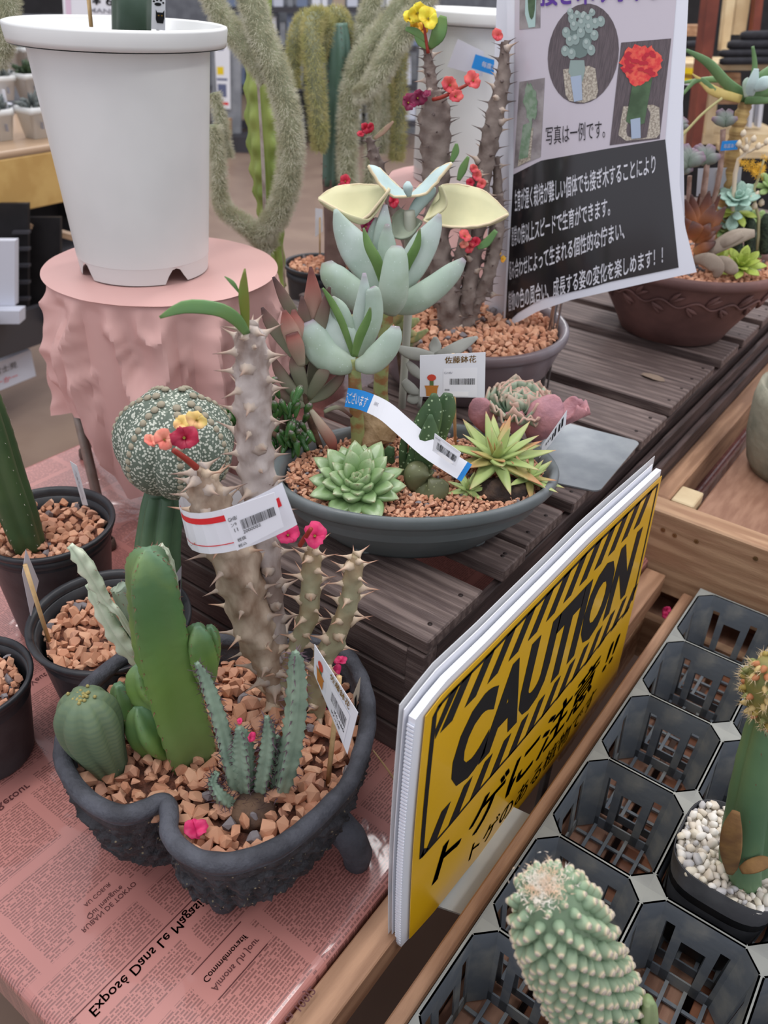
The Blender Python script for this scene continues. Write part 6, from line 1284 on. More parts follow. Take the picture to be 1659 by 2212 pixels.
# finger jade
m_jade = mat('glossy_jade', (66, 110, 52), (50, 92, 44), ns=30, rough=0.25, ramp=[(0, (58, 100, 48)), (0.8, (72, 118, 56)), (1, (150, 110, 130))], spec=0.6)
bj = Z(612, 985, BZ); jd = thing('finger_jade', 'glossy dark green finger jade behind tall thorny stem', 'succulent', bj)
ctube(jd, [(612, 1000, 12), (612, 960, 9), (610, 920, 7), (612, 870, 5)], bj, m_dry, 'stem', 10, 8); ctube(jd, [(612, 950, 7), (560, 920, 5), (510, 905, 4)], bj, m_dry, 'branch', 8, 8)
random.seed(5); JM = leaf_mesh('leaf', m_jade, 0.42, 0.34, 0.1, 0.75, 6, 8, 0, 0.8)
for (cx_, cy_, sp, n_) in ((600, 880, 34, 18), (640, 920, 34, 20), (622, 950, 26, 14), (500, 905, 26, 16), (585, 955, 22, 8), (640, 870, 20, 8)):
    for k in range(n_):
        a = V(cx_+random.gauss(0, sp*0.5), cy_+random.gauss(0, sp*0.6)+12, bj, random.uniform(-0.02, 0.02)); d = Vector((random.gauss(0, 0.6), random.gauss(0, 0.6), 1)).normalized(); L_ = 44*M_(a)*random.uniform(0.7, 1.1); place('leaf', JM, jd, a-d*L_*0.3, orient(d), L_)
# green cooperi rosette
m_hw = mat('window_leaf', (118, 156, 96), (112, 142, 92), ns=26, rough=0.3, lo=0.55, hi=0.8, ramp=[(0, (128, 150, 96)), (0.5, (102, 136, 78)), (0.8, (132, 160, 110)), (0.94, (156, 174, 132)), (1, (140, 130, 96))], sss=0.15, spec=0.6)
HWM = [leaf_mesh('leaf', m_hw, 0.50, 0.26, 0.20, 0.55, 8, 10, 0.16, 0.0), leaf_mesh('leaf', m_hw, 0.44, 0.24, 0.12, 0.5, 8, 10, 0.18, 0.0)]
vd_ = (CAM-BCZ).normalized(); tilt = (Vector((0, 0, 1))*0.8+vd_*0.45).normalized()
rosette('plump green rosette of windowed leaves at front of oval bowl', 'window_rosette', 772, 1058, Z(772, 1062, BZ), 108, [(12, 1.0, 12, 1.0), (11, 0.92, 28, 1.0), (9, 0.84, 44, 1.05), (8, 0.76, 58, 1.05), (5, 0.66, 72, 1.1), (3, 0.55, 86, 1.1)], HWM, axis=tilt, seed=4)
# spotted tongue plant
m_gas = mat('spotted_dark_leaf', (66, 92, 60), (80, 104, 66), ns=14, rough=0.4, dots=((168, 190, 150), 150, 0.2)); m_gas2 = mat('olive_spotted_leaf', (104, 108, 76), (88, 94, 66), ns=20, rough=0.4, dots=((140, 146, 108), 170, 0.16))
bg2 = Z(905, 1030, BZ); ga = thing('tongue_plant', 'dark green white spotted tongue leaved plant in bowl middle', 'succulent', bg2)
for rows, m in (([(905, 1030, 16), (908, 980, 27), (922, 920, 30), (935, 880, 22), (938, 850, 6)], m_gas), ([(930, 1000, 14, 0.02), (945, 930, 24, 0.02), (962, 880, 24, 0.02), (968, 850, 10, 0.02)], m_gas), ([(905, 1035, 14, -0.01), (918, 985, 24, -0.015), (928, 940, 22, -0.015), (930, 895, 4, -0.015)], m_gas), ([(880, 1060, 10), (872, 1010, 10), (872, 960, 9), (878, 925, 3)], m_gas), ([(895, 1055, 12, -0.01), (890, 1010, 14, -0.01), (898, 960, 12, -0.01)], m_gas),
                ([(925, 1048, 20, -0.02), (908, 1035, 34, -0.03), (905, 1018, 30, -0.03), (915, 1004, 14, -0.02)], m_gas2), ([(905, 1044, 14, -0.03), (925, 1062, 32, -0.04), (950, 1052, 26, -0.04), (962, 1040, 10, -0.04)], m_gas2), ([(865, 1085, 8), (866, 1040, 15), (880, 1000, 12), (886, 980, 4)], m_gas), ([(850, 1000, 5), (840, 985, 14), (845, 965, 8)], m_gas)):
    fleaf(ga, rows, bg2, m, 0.4, 12, 10)
# tan rock
v, f = rock_data(77); c = Z(812, 950, BZ+0.004); rk_ = bmesh.new()
g = G(); s_ = 95*M_(c); g.add([Vector((u.x*s_*1.1, u.y*s_*1.2, u.z*s_*1.3)) for u in v], f); bm = bmesh.new()
for q in g.v: bm.verts.new(q)
bm.verts.ensure_lookup_table(); [bm.faces.new([bm.verts[i] for i in q]) for q in f]; bmesh.ops.subdivide_edges(bm, edges=bm.edges, cuts=3, use_grid_fill=True)
for q in bm.verts: q.co += noise.noise_vector(q.co*90)*0.0016
me = bpy.data.meshes.new('rock'); bm.to_mesh(me); bm.free(); me.materials.append(mat('tan_rock', (168, 142, 108), (138, 112, 78), ns=50, rough=0.85, bump=0.6, bs=120))
o = place('rock', me, None, c+Vector((0, 0, s_*0.30))); o.rotation_euler = (0.2, 0.1, 0.5); tag(o, 'rough tan rock standing behind the green window rosette', 'rock')
# pointed lime rosettes at right
m_lime = mat('lime_pointed_leaf', (152, 178, 96), ramp=[(0, (164, 182, 122)), (0.6, (168, 188, 118)), (0.9, (178, 182, 124)), (1, (196, 140, 112))], ns=18, rough=0.4, sss=0.1); m_limer = mat('reddish_pointed_leaf', (184, 160, 110), ramp=[(0, (160, 168, 100)), (0.6, (180, 164, 104)), (1, (196, 120, 92))], ns=18, rough=0.45)
LM = [leaf_mesh('leaf', m_lime, 0.30, 0.10, 0.12, 0.12, 8, 8, 0.05, 0), leaf_mesh('leaf', m_lime, 0.27, 0.09, -0.06, 0.12, 8, 8, 0.05, 0), leaf_mesh('leaf', m_limer, 0.28, 0.09, 0.02, 0.12, 8, 8, 0.05, 0)]
rosette('lime green star rosette of pointed leaves with red tips', 'star_rosette', 1072, 990, Z(1072, 1000, BZ+0.018), 118, [(9, 1.05, 2, 1.0), (8, 0.95, 22, 1.0), (7, 0.82, 42, 1.0), (5, 0.66, 62, 1.0), (3, 0.5, 80, 1.1)], LM, axis=(Vector((0, 0, 1))+vd_*0.25).normalized(), seed=6)
rosette('lower right star rosette hanging over the bowl rim', 'star_rosette', 1142, 1032, Z(1140, 1040, BZ+0.006), 76, [(8, 1.0, 5, 1.0), (7, 0.85, 30, 1.0), (4, 0.65, 60, 1.0)], LM, axis=(Vector((0, 0, 1))+vd_*0.3+RT*0.3).normalized(), seed=8)
rosette('small star rosette pup left of dark soil', 'star_rosette', 1010, 1058, Z(1010, 1062, BZ), 50, [(7, 1.0, 8, 1.1), (5, 0.8, 40, 1.1), (2, 0.6, 75, 1.2)], LM[:2], axis=tilt, seed=9)
g = G(); c = Z(1085, 1062, BZ-0.002); g.lathe([(0.034, -0.004), (0.032, 0.006), (0.02, 0.014), (0.001, 0.016)], (c.x, c.y, c.z), 18, 1.2, 0.8, BA); [setattr(q, 'z', q.z+0.004*noise.noise(q*90)) for q in g.v]; tag(g.build('soil_mound', m_soil, None, origin=c), 'dark crumbly soil mound under the star rosettes', 'soil')
# curly echeveria
m_ech = mat('curly_leaf', (150, 170, 148), ramp=[(0, (150, 166, 150)), (0.6, (150, 172, 150)), (0.95, (166, 176, 154)), (1, (190, 156, 140))], ns=18, rough=0.55); m_echp = mat('pink_leaf', (196, 140, 144), (176, 128, 136), ns=40, rough=0.5, bump=0.5, bs=110)
bec = Z(1120, 940, BZ); ec = thing('curly_echeveria', 'ruffled blue green echeveria with pink lower leaves in bowl', 'succulent', bec)
def ruffled(cx, cy, rpx, dd, dirv, m, seed, wr=1.0, cup=0.5, ruf=0.12, nw=26, nl=9):
    r = random.Random(seed); c = V(cx, cy, bec, dd); s = rpx*M_(c); d = dirv.normalized(); side = d.cross(Vector((0, 0, 1))).normalized(); up_ = side.cross(d)
    g = G(); v = []; tt = []
    for j in range(nl+1):
        u = j/nl
        for i in range(nw+1):
            a = (i/nw-0.5)*2; w_ = wr*(0.35+0.65*math.sin(min(1, u*1.25)*1.57))*math.sqrt(max(0, 1-max(0, u-0.6)**2*1.2)); le = u*(1-0.28*a*a*u)
            z = cup*a*a*0.5+0.25*u*u+ruf*u**3*(math.sin(a*11+seed)+0.6*math.sin(a*19+seed*2)+0.8*math.sin(u*3+a*6)); v.append(c+d*(le*s)+side*(a*w_*s*0.62)+up_*(z*s)); tt.append(min(1, max(u*max(0.55, abs(a)+0.35*u), u**3)))
    g.add(v, [(j*(nw+1)+i, j*(nw+1)+i+1, (j+1)*(nw+1)+i+1, (j+1)*(nw+1)+i) for j in range(nl) for i in range(nw)], tt); o = g.build('leaf', m, ec, origin=c); so = o.modifiers.new('thickness', 'SOLIDIFY'); so.thickness = 0.003; so.offset = 0; return o
rr3 = Vector((RT.x, RT.y, 0)).normalized()
for i, (a, el, r_, dd) in enumerate(((200, 14, 62, 0), (250, 8, 58, -0.01), (300, 10, 58, -0.005), (340, 16, 62, 0), (150, 28, 62, 0.01), (90, 36, 60, 0.015), (30, 26, 62, 0.01), (180, 44, 58, 0), (225, 42, 56, 0), (310, 42, 56, 0), (0, 46, 58, 0), (60, 54, 58, 0.005), (130, 54, 58, 0.005), (250, 66, 52, -0.002), (330, 68, 50, 0), (90, 74, 50, 0), (190, 72, 48, 0), (20, 80, 44, 0))):
    a = math.radians(a); e = math.radians(el); dv = (rr3*math.cos(a)+FH*math.sin(a))*math.cos(e)+Vector((0, 0, math.sin(e))); ruffled(1118, 905, r_*1.35, dd, dv, m_ech, i+1, 1.15, 0.5, 0.10)
ruffled(1195, 925, 84, 0.0, rr3*1.0+Vector((0, 0, 0.45)), m_echp, 22, 0.8, 0.6, 0.08)
def pinkleaf(rows, fl=0.32): fleaf(ec, rows, bec, m_echp, fl, 12, 14, prof=lambda th, u: 1+0.06*math.sin(th*5+u*9)+0.03*math.sin(th*9-u*14))
pinkleaf([(1150, 952, 12, -0.03), (1160, 928, 32, -0.04), (1180, 895, 38, -0.045), (1196, 868, 26, -0.04), (1204, 856, 8, -0.04)]); pinkleaf([(1060, 935, 12, -0.01), (1048, 905, 28, -0.02), (1034, 875, 24, -0.02), (1028, 860, 8, -0.02)]); pinkleaf([(1120, 940, 10, -0.03), (1112, 912, 24, -0.035), (1110, 890, 18, -0.035)])
# small grey felt plant behind the card
bf = Z(905, 870, BZ); sf = thing('grey_felt_plant', 'small grey felt leaved plant behind the shop card', 'plant', bf); m_gf = mat('silver_felt_leaf', (176, 178, 170), (158, 160, 152), ns=16, rough=0.85)
ctube(sf, [(905, 880, 5), (915, 820, 5), (938, 768, 5)], bf, m_gf, 'stem')
for rows in ([(938, 768, 6), (905, 766, 14), (878, 760, 12), (856, 748, 4)], [(940, 768, 6), (975, 758, 14, -0.005), (1005, 742, 12), (1032, 728, 3)], [(938, 768, 6), (940, 748, 14, 0.01), (940, 728, 4, 0.01)], [(915, 820, 4), (895, 800, 11), (880, 782, 5)], [(915, 822, 4), (932, 808, 9), (940, 795, 3)], [(908, 850, 4), (888, 840, 12), (872, 822, 8)], [(908, 852, 4), (895, 862, 12), (880, 860, 7)]): fleaf(sf, rows, bf, m_gf, 0.3)
bo2 = Z(885, 830, BZ); og = thing('small_striped_succulent', 'small rosettes of pink yellow striped leaves behind finger succulents', 'succulent', bo2); m_str = mat('striped_leaf', (150, 160, 110), (206, 178, 120), ns=60, rough=0.45); m_str2 = mat('pink_edge_leaf', (170, 140, 120), (120, 132, 90), ns=50, rough=0.45)
for rows in ([(850, 700, 6), (862, 682, 12), (868, 665, 4)], [(852, 705, 6), (880, 700, 13), (906, 690, 4)], [(850, 712, 6), (875, 718, 13), (900, 722, 4)], [(848, 700, 5), (835, 684, 10), (828, 672, 4)], [(795, 700, 5), (775, 688, 10), (752, 686, 4)], [(852, 740, 5), (880, 745, 10), (905, 738, 3)], [(862, 735, 5), (895, 730, 10), (925, 712, 3)]): fleaf(og, rows, bo2, random.choice((m_str, m_str2)), 0.4, dd if False else 10)
ctube(og, [(870, 840, 4), (862, 780, 4), (855, 720, 4)], bo2, m_dry, 'stem')
# ------------------------------------------------------------ spiny stems in the round bowl
m_gb = mat('weathered_spiny_bark', (136, 124, 116), (104, 90, 84), ns=22, rough=0.75, bump=0.6, bs=60); bt = Z(985, 705, 0.32); cr = thing('old_thorny_euphorbia', 'old grey brown crown of thorny stems in the round bowl', 'plant', bt)
for i, (rows, nt_, ln_) in enumerate((([(922, 100, 8, 0.03), (928, 150, 12, 0.03), (936, 215, 14, 0.03)], 22, 22), ([(935, 195, 18, 0.03), (938, 240, 30, 0.03), (940, 300, 30, 0.03), (942, 380, 28, 0.03), (945, 460, 26, 0.02), (950, 560, 24, 0.01), (965, 640, 26, 0.0), (976, 715, 30)], 100, 26), ([(1090, 90, 8, 0.03), (1086, 170, 16, 0.03), (1068, 260, 20, 0.03), (1048, 350, 20, 0.03), (1035, 450, 18, 0.02), (1022, 560, 18, 0.01), (1010, 650, 19), (1000, 710, 20)], 84, 24),
                             ([(796, 296, 6, 0.06), (806, 330, 13, 0.06), (820, 370, 14, 0.06), (850, 450, 14, 0.06), (900, 560, 16, 0.04), (950, 660, 16, 0.02)], 30, 20), ([(1030, 370, 8, 0.0), (1022, 420, 11, 0.0), (1006, 500, 13, 0.0), (985, 600, 14), (975, 690, 16)], 44, 20), ([(1080, 420, 8, 0.0), (1078, 500, 12, 0.0), (1060, 580, 14), (1030, 650, 14), (1010, 700, 15)], 44, 20), ([(1072, 340, 8, 0.04), (1075, 420, 12, 0.04), (1066, 500, 12, 0.04), (1050, 640, 14, 0.02)], 24, 20))):
    thorny(cr, rows, bt, m_gb, nt_ if i != 1 else 84, ln_, THD if i % 2 else THD+TH[:1], 26, 6, 0.10, 30+i)
for x, y, s, c, dd in ((902, 28, 24, 'lemon', 0.02), (925, 40, 24, 'lemon', 0.01), (885, 40, 16, 'lemon', 0.02), (914, 62, 16, 'orange', 0.03), (896, 58, 12, 'orange', 0.03), (972, 184, 20, 'coral', -0.01), (1022, 174, 20, 'coral', -0.01), (984, 208, 16, 'coral', -0.015), (1076, 76, 14, 'coral', 0.03), (882, 222, 20, 'purple', -0.01), (902, 212, 20, 'purple', 0.0), (922, 205, 12, 'purple', 0.0), (790, 278, 13, 'red', 0.05), (800, 276, 10, 'red', 0.04), (780, 290, 9, 'red', 0.05), (746, 392, 15, 'red', 0.06), (738, 402, 9, 'red', 0.06), (850, 436, 14, 'red', 0.03),
                       (790, 490, 15, 'purple', 0.03), (776, 506, 11, 'red', 0.03), (800, 478, 12, 'purple', 0.04), (1030, 380, 13, 'coral', -0.01), (1016, 396, 11, 'red', -0.01), (1040, 398, 12, 'coral', -0.015), (1024, 365, 11, 'coral', -0.01), (1004, 510, 15, 'coral', -0.02), (1026, 524, 14, 'red', -0.02), (1014, 536, 12, 'coral', -0.02), (1002, 528, 10, 'peach', -0.02), (1076, 545, 9, 'orange', 0), (1086, 560, 8, 'orange', 0)): petal_pair(cr, x, y, s, bt, dd, c, int(x), 'flower', 0.5, eye=s > 14)
for rows in ([(926, 104, 5, 0.02), (944, 80, 15, 0.01), (952, 56, 15, 0.01), (958, 34, 7, 0.01)], [(922, 90, 3, 0.02), (900, 70, 8, 0.02), (876, 62, 4, 0.02)], [(924, 104, 4, 0.02), (908, 92, 7, 0.02), (898, 76, 4, 0.02)], [(1030, 535, 4, -0.02), (1050, 525, 9, -0.02), (1072, 498, 5, -0.02)], [(990, 390, 4), (1000, 365, 9), (1012, 338, 3)], [(808, 300, 3, 0.05), (830, 282, 6, 0.05), (850, 262, 2, 0.05)], [(975, 350, 4), (984, 328, 8), (986, 310, 3)]): fleaf(cr, rows, bt, m_leafg if rows[0][0] != 808 else m_str2, 0.12)
ctube(cr, [(935, 215, 4, 0.0), (955, 210, 4, -0.01), (985, 195, 4, -0.01), (1015, 180, 3, -0.01)], bt, m_stalkr); ctube(cr, [(925, 115, 4, 0.02), (918, 70, 3, 0.02), (915, 45, 3, 0.02)], bt, m_stalkr)
# ------------------------------------------------------------ mixed succulents in the clay bowl
b8 = Vector((c3.x, c3.y, 0.355))
m_aloe = mat('aloe_leaf', (112, 146, 96), (94, 128, 84), ns=12, rough=0.4); al = thing('trunk_aloe', 'long leaved green aloe on ringed tan trunk at right', 'plant', V(1560, 560, b8, 0.03))
P_, R_ = pxpts([(1556, 560, 13, 0.03), (1562, 470, 14, 0.03), (1572, 400, 15, 0.03), (1584, 320, 15, 0.03), (1598, 260, 15, 0.03), (1612, 222, 14, 0.03)], b8, 40); g = G(); g.tube(P_, [r*(1+0.12*math.sin(i*2.1)) for i, r in enumerate(R_)], 14); g.build('trunk', mat('ringed_tan_trunk', (188, 160, 104), (150, 122, 78), ns=40, rough=0.7, bump=0.4, stretch=(0.3, 0.3, 3)), al)
for rows, m in (([(1614, 212, 12, 0.03), (1570, 180, 11, 0.0), (1530, 136, 9, -0.02), (1482, 108, 3, -0.03)], m_aloe), ([(1612, 214, 10, 0.03), (1570, 176, 7, 0.05), (1530, 172, 6, 0.05), (1478, 178, 3, 0.05)], m_aloe), ([(1600, 212, 8, 0.03), (1550, 200, 6, 0.0), (1510, 172, 5, 0), (1474, 205, 3, 0)], m_aloe), ([(1616, 210, 12, 0.02), (1660, 196, 12), (1710, 180, 6)], m_aloe), ([(1616, 206, 10, 0.03), (1640, 170, 11), (1680, 140, 8)], m_aloe), ([(1614, 205, 8, 0.04), (1630, 150, 6, 0.05), (1626, 100, 3, 0.05)], m_aloe),
                ([(1610, 216, 8, 0.02), (1650, 216, 8, 0), (1710, 212, 3, 0)], m_aloe), ([(1600, 214, 8, 0.01), (1545, 198, 10, 0), (1518, 178, 6, 0), (1496, 160, 1, 0)], mat('yellowed_leaf', (222, 200, 128), (206, 186, 110), ns=20, rough=0.5)), ([(1618, 205, 10, 0.0), (1626, 180, 12, -0.01), (1634, 148, 5, -0.01)], m_feltb), ([(1630, 190, 9, -0.01), (1650, 180, 14, -0.02), (1668, 172, 8, -0.02)], m_feltb), ([(1616, 208, 8, 0.0), (1612, 180, 8), (1618, 168, 3)], m_chalk)): fleaf(al, rows, b8, m, 0.4, 14)
ctube(al, [(1560, 212, 3, -0.03), (1520, 244, 3, -0.03), (1490, 275, 3, -0.03), (1460, 308, 4, -0.03)], b8, mat('dry_stalk', (178, 172, 120), rough=0.6), 'stalk', 6, 12)
m_sed = mat('plum_grey_leaf', (134, 132, 134), ramp=[(0, (122, 138, 122)), (0.6, (126, 134, 128)), (1, (130, 104, 122))], ns=20, rough=0.5); sd_ = thing('branching_sedum', 'plum grey plump leaved succulent on bare stems by poster', 'succulent', V(1500, 590, b8, -0.03))
for rows in ([(1500, 590, 6, -0.03), (1512, 480, 7, -0.03), (1522, 400, 7, -0.03), (1528, 350, 6, -0.03)], [(1510, 560, 5), (1550, 400, 6), (1560, 320, 6), (1562, 280, 6)], [(1480, 560, 5, -0.02), (1486, 450, 5, -0.02), (1490, 380, 5, -0.02)]): ctube(sd_, rows, b8, mat('knobbly_pink_stem', (168, 142, 130), (140, 112, 98), ns=60, rough=0.7, bump=0.4), 'stem', 8, 10)
for cx_, cy_, s_, dd in ((1522, 345, 38, -0.03), (1486, 350, 42, -0.05), (1566, 262, 30, 0.0), (1470, 365, 30, -0.04), (1470, 270, 20, 0)):
    for a in range(9):
        th = a*0.72+cx_; el = 0.4+0.5*math.sin(a*1.7); x1 = cx_+s_*math.cos(th)*0.95; y1 = cy_-s_*abs(math.sin(th))*0.95+ (8 if a % 3 == 0 else 0); fleaf(sd_, [(cx_, cy_+10, 4, dd), ((cx_+x1)/2, (cy_+y1)/2+2, s_*0.30, dd-0.01*math.cos(th*2)), (x1, y1, s_*0.12, dd-0.015*math.cos(th*2))], b8, m_sed, 0.5, 7, 8)
m_brz = mat('dark_bronze_leaf', (92, 58, 42), ramp=[(0, (196, 158, 106)), (0.35, (178, 116, 76)), (0.7, (104, 64, 52)), (1, (58, 38, 36))], ns=16, rough=0.45); br = thing('bronze_rosette', 'dark bronze upright pointed leaf rosette beside poster edge', 'succulent', V(1504, 530, b8, -0.06))
for x, y, w_, dd in ((1493, 420, 14, -0.05), (1512, 418, 12, -0.03), (1532, 412, 15, -0.05), (1480, 430, 11, -0.06), (1542, 440, 17, -0.09), (1556, 420, 7, -0.05), (1568, 446, 14, -0.06), (1534, 482, 13, -0.10), (1496, 478, 18, -0.10), (1560, 486, 9, -0.08), (1518, 440, 13, -0.04), (1475, 470, 14, -0.07), (1546, 500, 9, -0.1)): fleaf(br, [(1504, 522, 5, -0.06), ((1504*0.45+x*0.55)+2, 522*0.45+y*0.55, w_, dd), (x, y, 2, dd)], b8, m_brz, 0.3, 10)
fleaf(br, [(1500, 545, 8, -0.08), (1522, 534, 12, -0.1), (1546, 524, 4, -0.1)], b8, m_brz, 0.3)
m_fz = mat('fuzzy_grey_leaf', (168, 156, 140), (146, 132, 118), ns=20, rough=0.9); fz = thing('fuzzy_leaf_plant', 'long fuzzy grey brown leaves spilling over clay bowl rim', 'plant', V(1510, 560, b8, -0.08))
for rows in ([(1508, 562, 6, -0.08), (1545, 535, 14, -0.1), (1590, 512, 17, -0.1), (1630, 504, 8, -0.1)], [(1500, 560, 8, -0.1), (1530, 562, 16, -0.13), (1550, 580, 15, -0.14), (1546, 600, 5, -0.14)], [(1535, 564, 8, -0.1), (1562, 568, 15, -0.12), (1582, 582, 13, -0.13), (1590, 590, 6, -0.13)], [(1540, 540, 6, -0.09), (1570, 522, 10, -0.11), (1605, 505, 7, -0.11)]): fleaf(fz, rows, b8, m_fz, 0.35, 12)
m_teal = mat('teal_rosette_leaf', (168, 200, 186), (150, 184, 168), ns=16, rough=0.5); m_yg = mat('yellow_green_leaf', (176, 192, 90), (160, 180, 76), ns=16, rough=0.45)
TLM = [leaf_mesh('leaf', m_teal, 0.62, 0.14, 0.12, 0.7, 7, 8, 0.15, 0.2)]; YGM = [leaf_mesh('leaf', m_yg, 0.42, 0.12, 0.1, 0.6, 7, 8, 0.1, 0)]; GGM = [leaf_mesh('leaf', mat('mint_leaf', (150, 176, 110), (132, 160, 100), ns=16, rough=0.5), 0.5, 0.24, 0.1, 0.7, 7, 8, 0.1, 0.4)]
axr = (Vector((0, 0, 1))+(CAM-b8).normalized()*0.8).normalized()
rosette('pale teal rosette standing above the bronze leaves', 'teal_rosette', 1592, 430, b8, 42, [(7, 1.0, 10, 1), (6, 0.8, 34, 1), (4, 0.55, 62, 1)], TLM, 0.0, axr, seed=11); rosette('yellow green leaf cluster under the teal rosette', 'green_rosette', 1592, 456, b8, 42, [(7, 1.0, -20, 1), (5, 0.8, 5, 1)], YGM+TLM, 0.0, axr, seed=12)
rosette('bright lime rosette at front rim of clay bowl', 'lime_rosette', 1600, 575, b8, 50, [(8, 1.0, 8, 1), (7, 0.85, 34, 1), (5, 0.7, 62, 1)], YGM, -0.09, axr, seed=13); rosette('lime rosette half hidden by fuzzy grey leaves', 'lime_rosette', 1552, 562, b8, 34, [(7, 1.0, 8, 1), (5, 0.8, 45, 1)], YGM, -0.07, axr, seed=14)
rosette('mint green rosette cut by right frame edge', 'mint_rosette', 1662, 405, b8, 34, [(6, 1.0, 8, 1), (5, 0.8, 45, 1)], GGM, 0.0, axr, seed=15)
for k, (x, y) in enumerate(((1615, 470), (1570, 480), (1645, 480), (1560, 500), (1650, 520), (1628, 545))): rosette(('small mint rosette right of the teal rosette', 'small teal rosette at foot of bronze leaves', 'small mint rosette by the right frame edge', 'small mint rosette left of dark mossy columns', 'small teal rosette by lower right frame edge', 'small mint rosette above the lime rosette')[k], 'small_rosette', x, y, b8, 26, [(7, 1.0, 10, 1), (5, 0.7, 50, 1)], [GGM, TLM, GGM][k % 3], 0.02, axr, seed=30+k, group='small filler rosettes in the clay bowl')
dk = thing('dark_mossy_columns', 'three short dark green mossy columns in the clay bowl', 'cactus', V(1600, 520, b8, 0.02)); m_moss = mat('mossy_dark', (58, 72, 54), (34, 44, 36), ns=160, rough=0.8, bump=0.8, bs=260)
for x, y0, r_ in ((1592, 462, 12), (1620, 470, 12), (1655, 462, 14)): ctube(dk, [(x, y0, 4, 0.0), (x+1, y0+16, r_, 0.0), (x, y0+50, r_, 0.0), (x, 545, r_, 0.0)], b8, m_moss, 'column', 12, 12)
yf = thing('yellow_flower_stalk', 'yellow starry flower cluster on a stalk by frame edge', 'flower', V(1640, 540, b8)); ctube(yf, [(1634, 540, 4), (1640, 480, 4), (1628, 420, 3), (1640, 380, 3), (1650, 345, 2)], b8, mat('pale_stalk', (176, 172, 130), rough=0.6)); random.seed(9)
m_yfl = mat('golden_petals', (232, 184, 52), (214, 164, 40), ns=60, rough=0.5)
SM_ = G(); 
for k in range(6): SM_.add([(0, 0, 0), (0.28*math.cos(k*1.05-0.3), 0.28*math.sin(k*1.05-0.3), 0.1), (math.cos(k*1.05), math.sin(k*1.05), 0.25), (0.28*math.cos(k*1.05+0.3), 0.28*math.sin(k*1.05+0.3), 0.1)], [(0, 1, 2, 3)])
SMM = mesh('small_flower', SM_.v, SM_.f, m_yfl, False)
for k in range(44):
    u = random.random(); x, y = random.choice(((1603+u*42, 350+u*14), (1640+u*12, 385-u*45), (1625+u*16, 362+u*18))); p = V(x+random.gauss(0, 4), y+random.gauss(0, 5), b8, random.uniform(-0.01, 0.01)); place('small_flower', SMM, yf, p, orient((CAM-p).normalized()+Vector((random.gauss(0, 0.5), random.gauss(0, 0.5), 0.3))), 9*M_(p))
wf = thing('pale_bud_stalk', 'pale branching stalk with white buds above clay bowl', 'flower', V(1590, 520, b8, 0.01)); mp_ = mat('pale_bud', (214, 200, 176), rough=0.6)
for rows in ([(1580, 500, 4), (1590, 360, 5), (1612, 330, 4), (1612, 298, 3)], [(1612, 325, 3), (1625, 300, 3), (1632, 296, 2)], [(1612, 330, 3), (1596, 312, 3)], [(1612, 330, 3), (1640, 318, 3), (1659, 308, 3)]): ctube(wf, rows, b8, mp_)
for x, y in ((1606, 288), (1628, 300), (1596, 310), (1638, 316), (1656, 306), (1612, 320), (1622, 430), (1636, 420), (1630, 445), (1645, 438)):
    p = V(x, y, b8, -0.01); g = G(); s_ = 8*M_(p); g.lathe([(0.001, -s_), (s_*0.8, -s_*0.4), (s_*0.7, s_*0.4), (0.001, s_)], p, 8); g.build('bud', mp_, wf)
t, S = card('price_card', 'grey back of a price card behind the teal rosette', ((1508, 364), (1603, 361), (1597, 424), (1504, 424)), b8, (0.02, 0.02, 0.02, 0.02), mat('grey_card_back', (178, 184, 194), rough=0.5)); g = G(); g.tube([V(1549, 440, b8, 0.016), V(1554, 366, b8, 0.016)], [0.003, 0.003], 8); g.build('stick', m_cane, t)
t, S = card('blue_label', 'blue label strip on the sedum stem at right', ((1560, 305), (1594, 303), (1593, 323), (1556, 326)), b8, (-0.01, -0.01, -0.01, -0.01), m_blue, cat='label'); cprint(t, S, '毎度あり', 0.15, 0.95, 0.3, 0.75, m_tw, 0.01)
# ------------------------------------------------------------ knobbly cactus leaning over the tray
def sqpot(label, c, R, h, z0, k=0.72, name='square_pot'):
    t = thing(name, label, 'pot', (c[0], c[1], z0)); g = G(); rs = []
    for r_, z_ in ((0.001, 0), (k, 0), (k+0.02, 0.02*h), (1.0, h), (0.975, h), (0.93, h*0.7), (0.001, h*0.69)):
        ring = []
        for i in range(48):
            a = i*math.tau/48; q = (abs(math.cos(a))**3.4+abs(math.sin(a))**3.4)**(-1/3.4); ring.append(Vector((c[0]+R*r_*q*math.cos(a), c[1]+R*r_*q*math.sin(a), z0+z_)))
        rs.append(ring)
    g.rings(rs, cap=False); g.build('body', m_black, t); return t
def sq(c, R, n=40): return [(c[0]+R*(abs(math.cos(a))**3.4+abs(math.sin(a))**3.4)**(-1/3.4)*math.cos(a), c[1]+R*(abs(math.cos(a))**3.4+abs(math.sin(a))**3.4)**(-1/3.4)*math.sin(a)) for a in [i*math.tau/n for i in range(n)]]
q1 = (TRX+TDX*1.5, TRY+TDY*4.5); zq = -TD+0.007
sqpot('square black pot of white pebbles in the tray, right edge', q1, 0.062, 0.152, zq); gravel('white pebbles in the black pot at right edge of tray', sq(q1, 0.0575), zq+0.148, 0.0115, m_wstone, white=True, maxn=300)
q2 = (TRX+TDX*1.5+0.004, TRY+TDY*2.5-0.01); sqpot('square black pot of white pebbles under the knobbly cactus', q2, 0.055, 0.14, zq); gravel('white pebbles under the knobbly cactus at bottom edge', sq(q2, 0.051), zq+0.134, 0.0115, m_wstone, white=True, maxn=220)
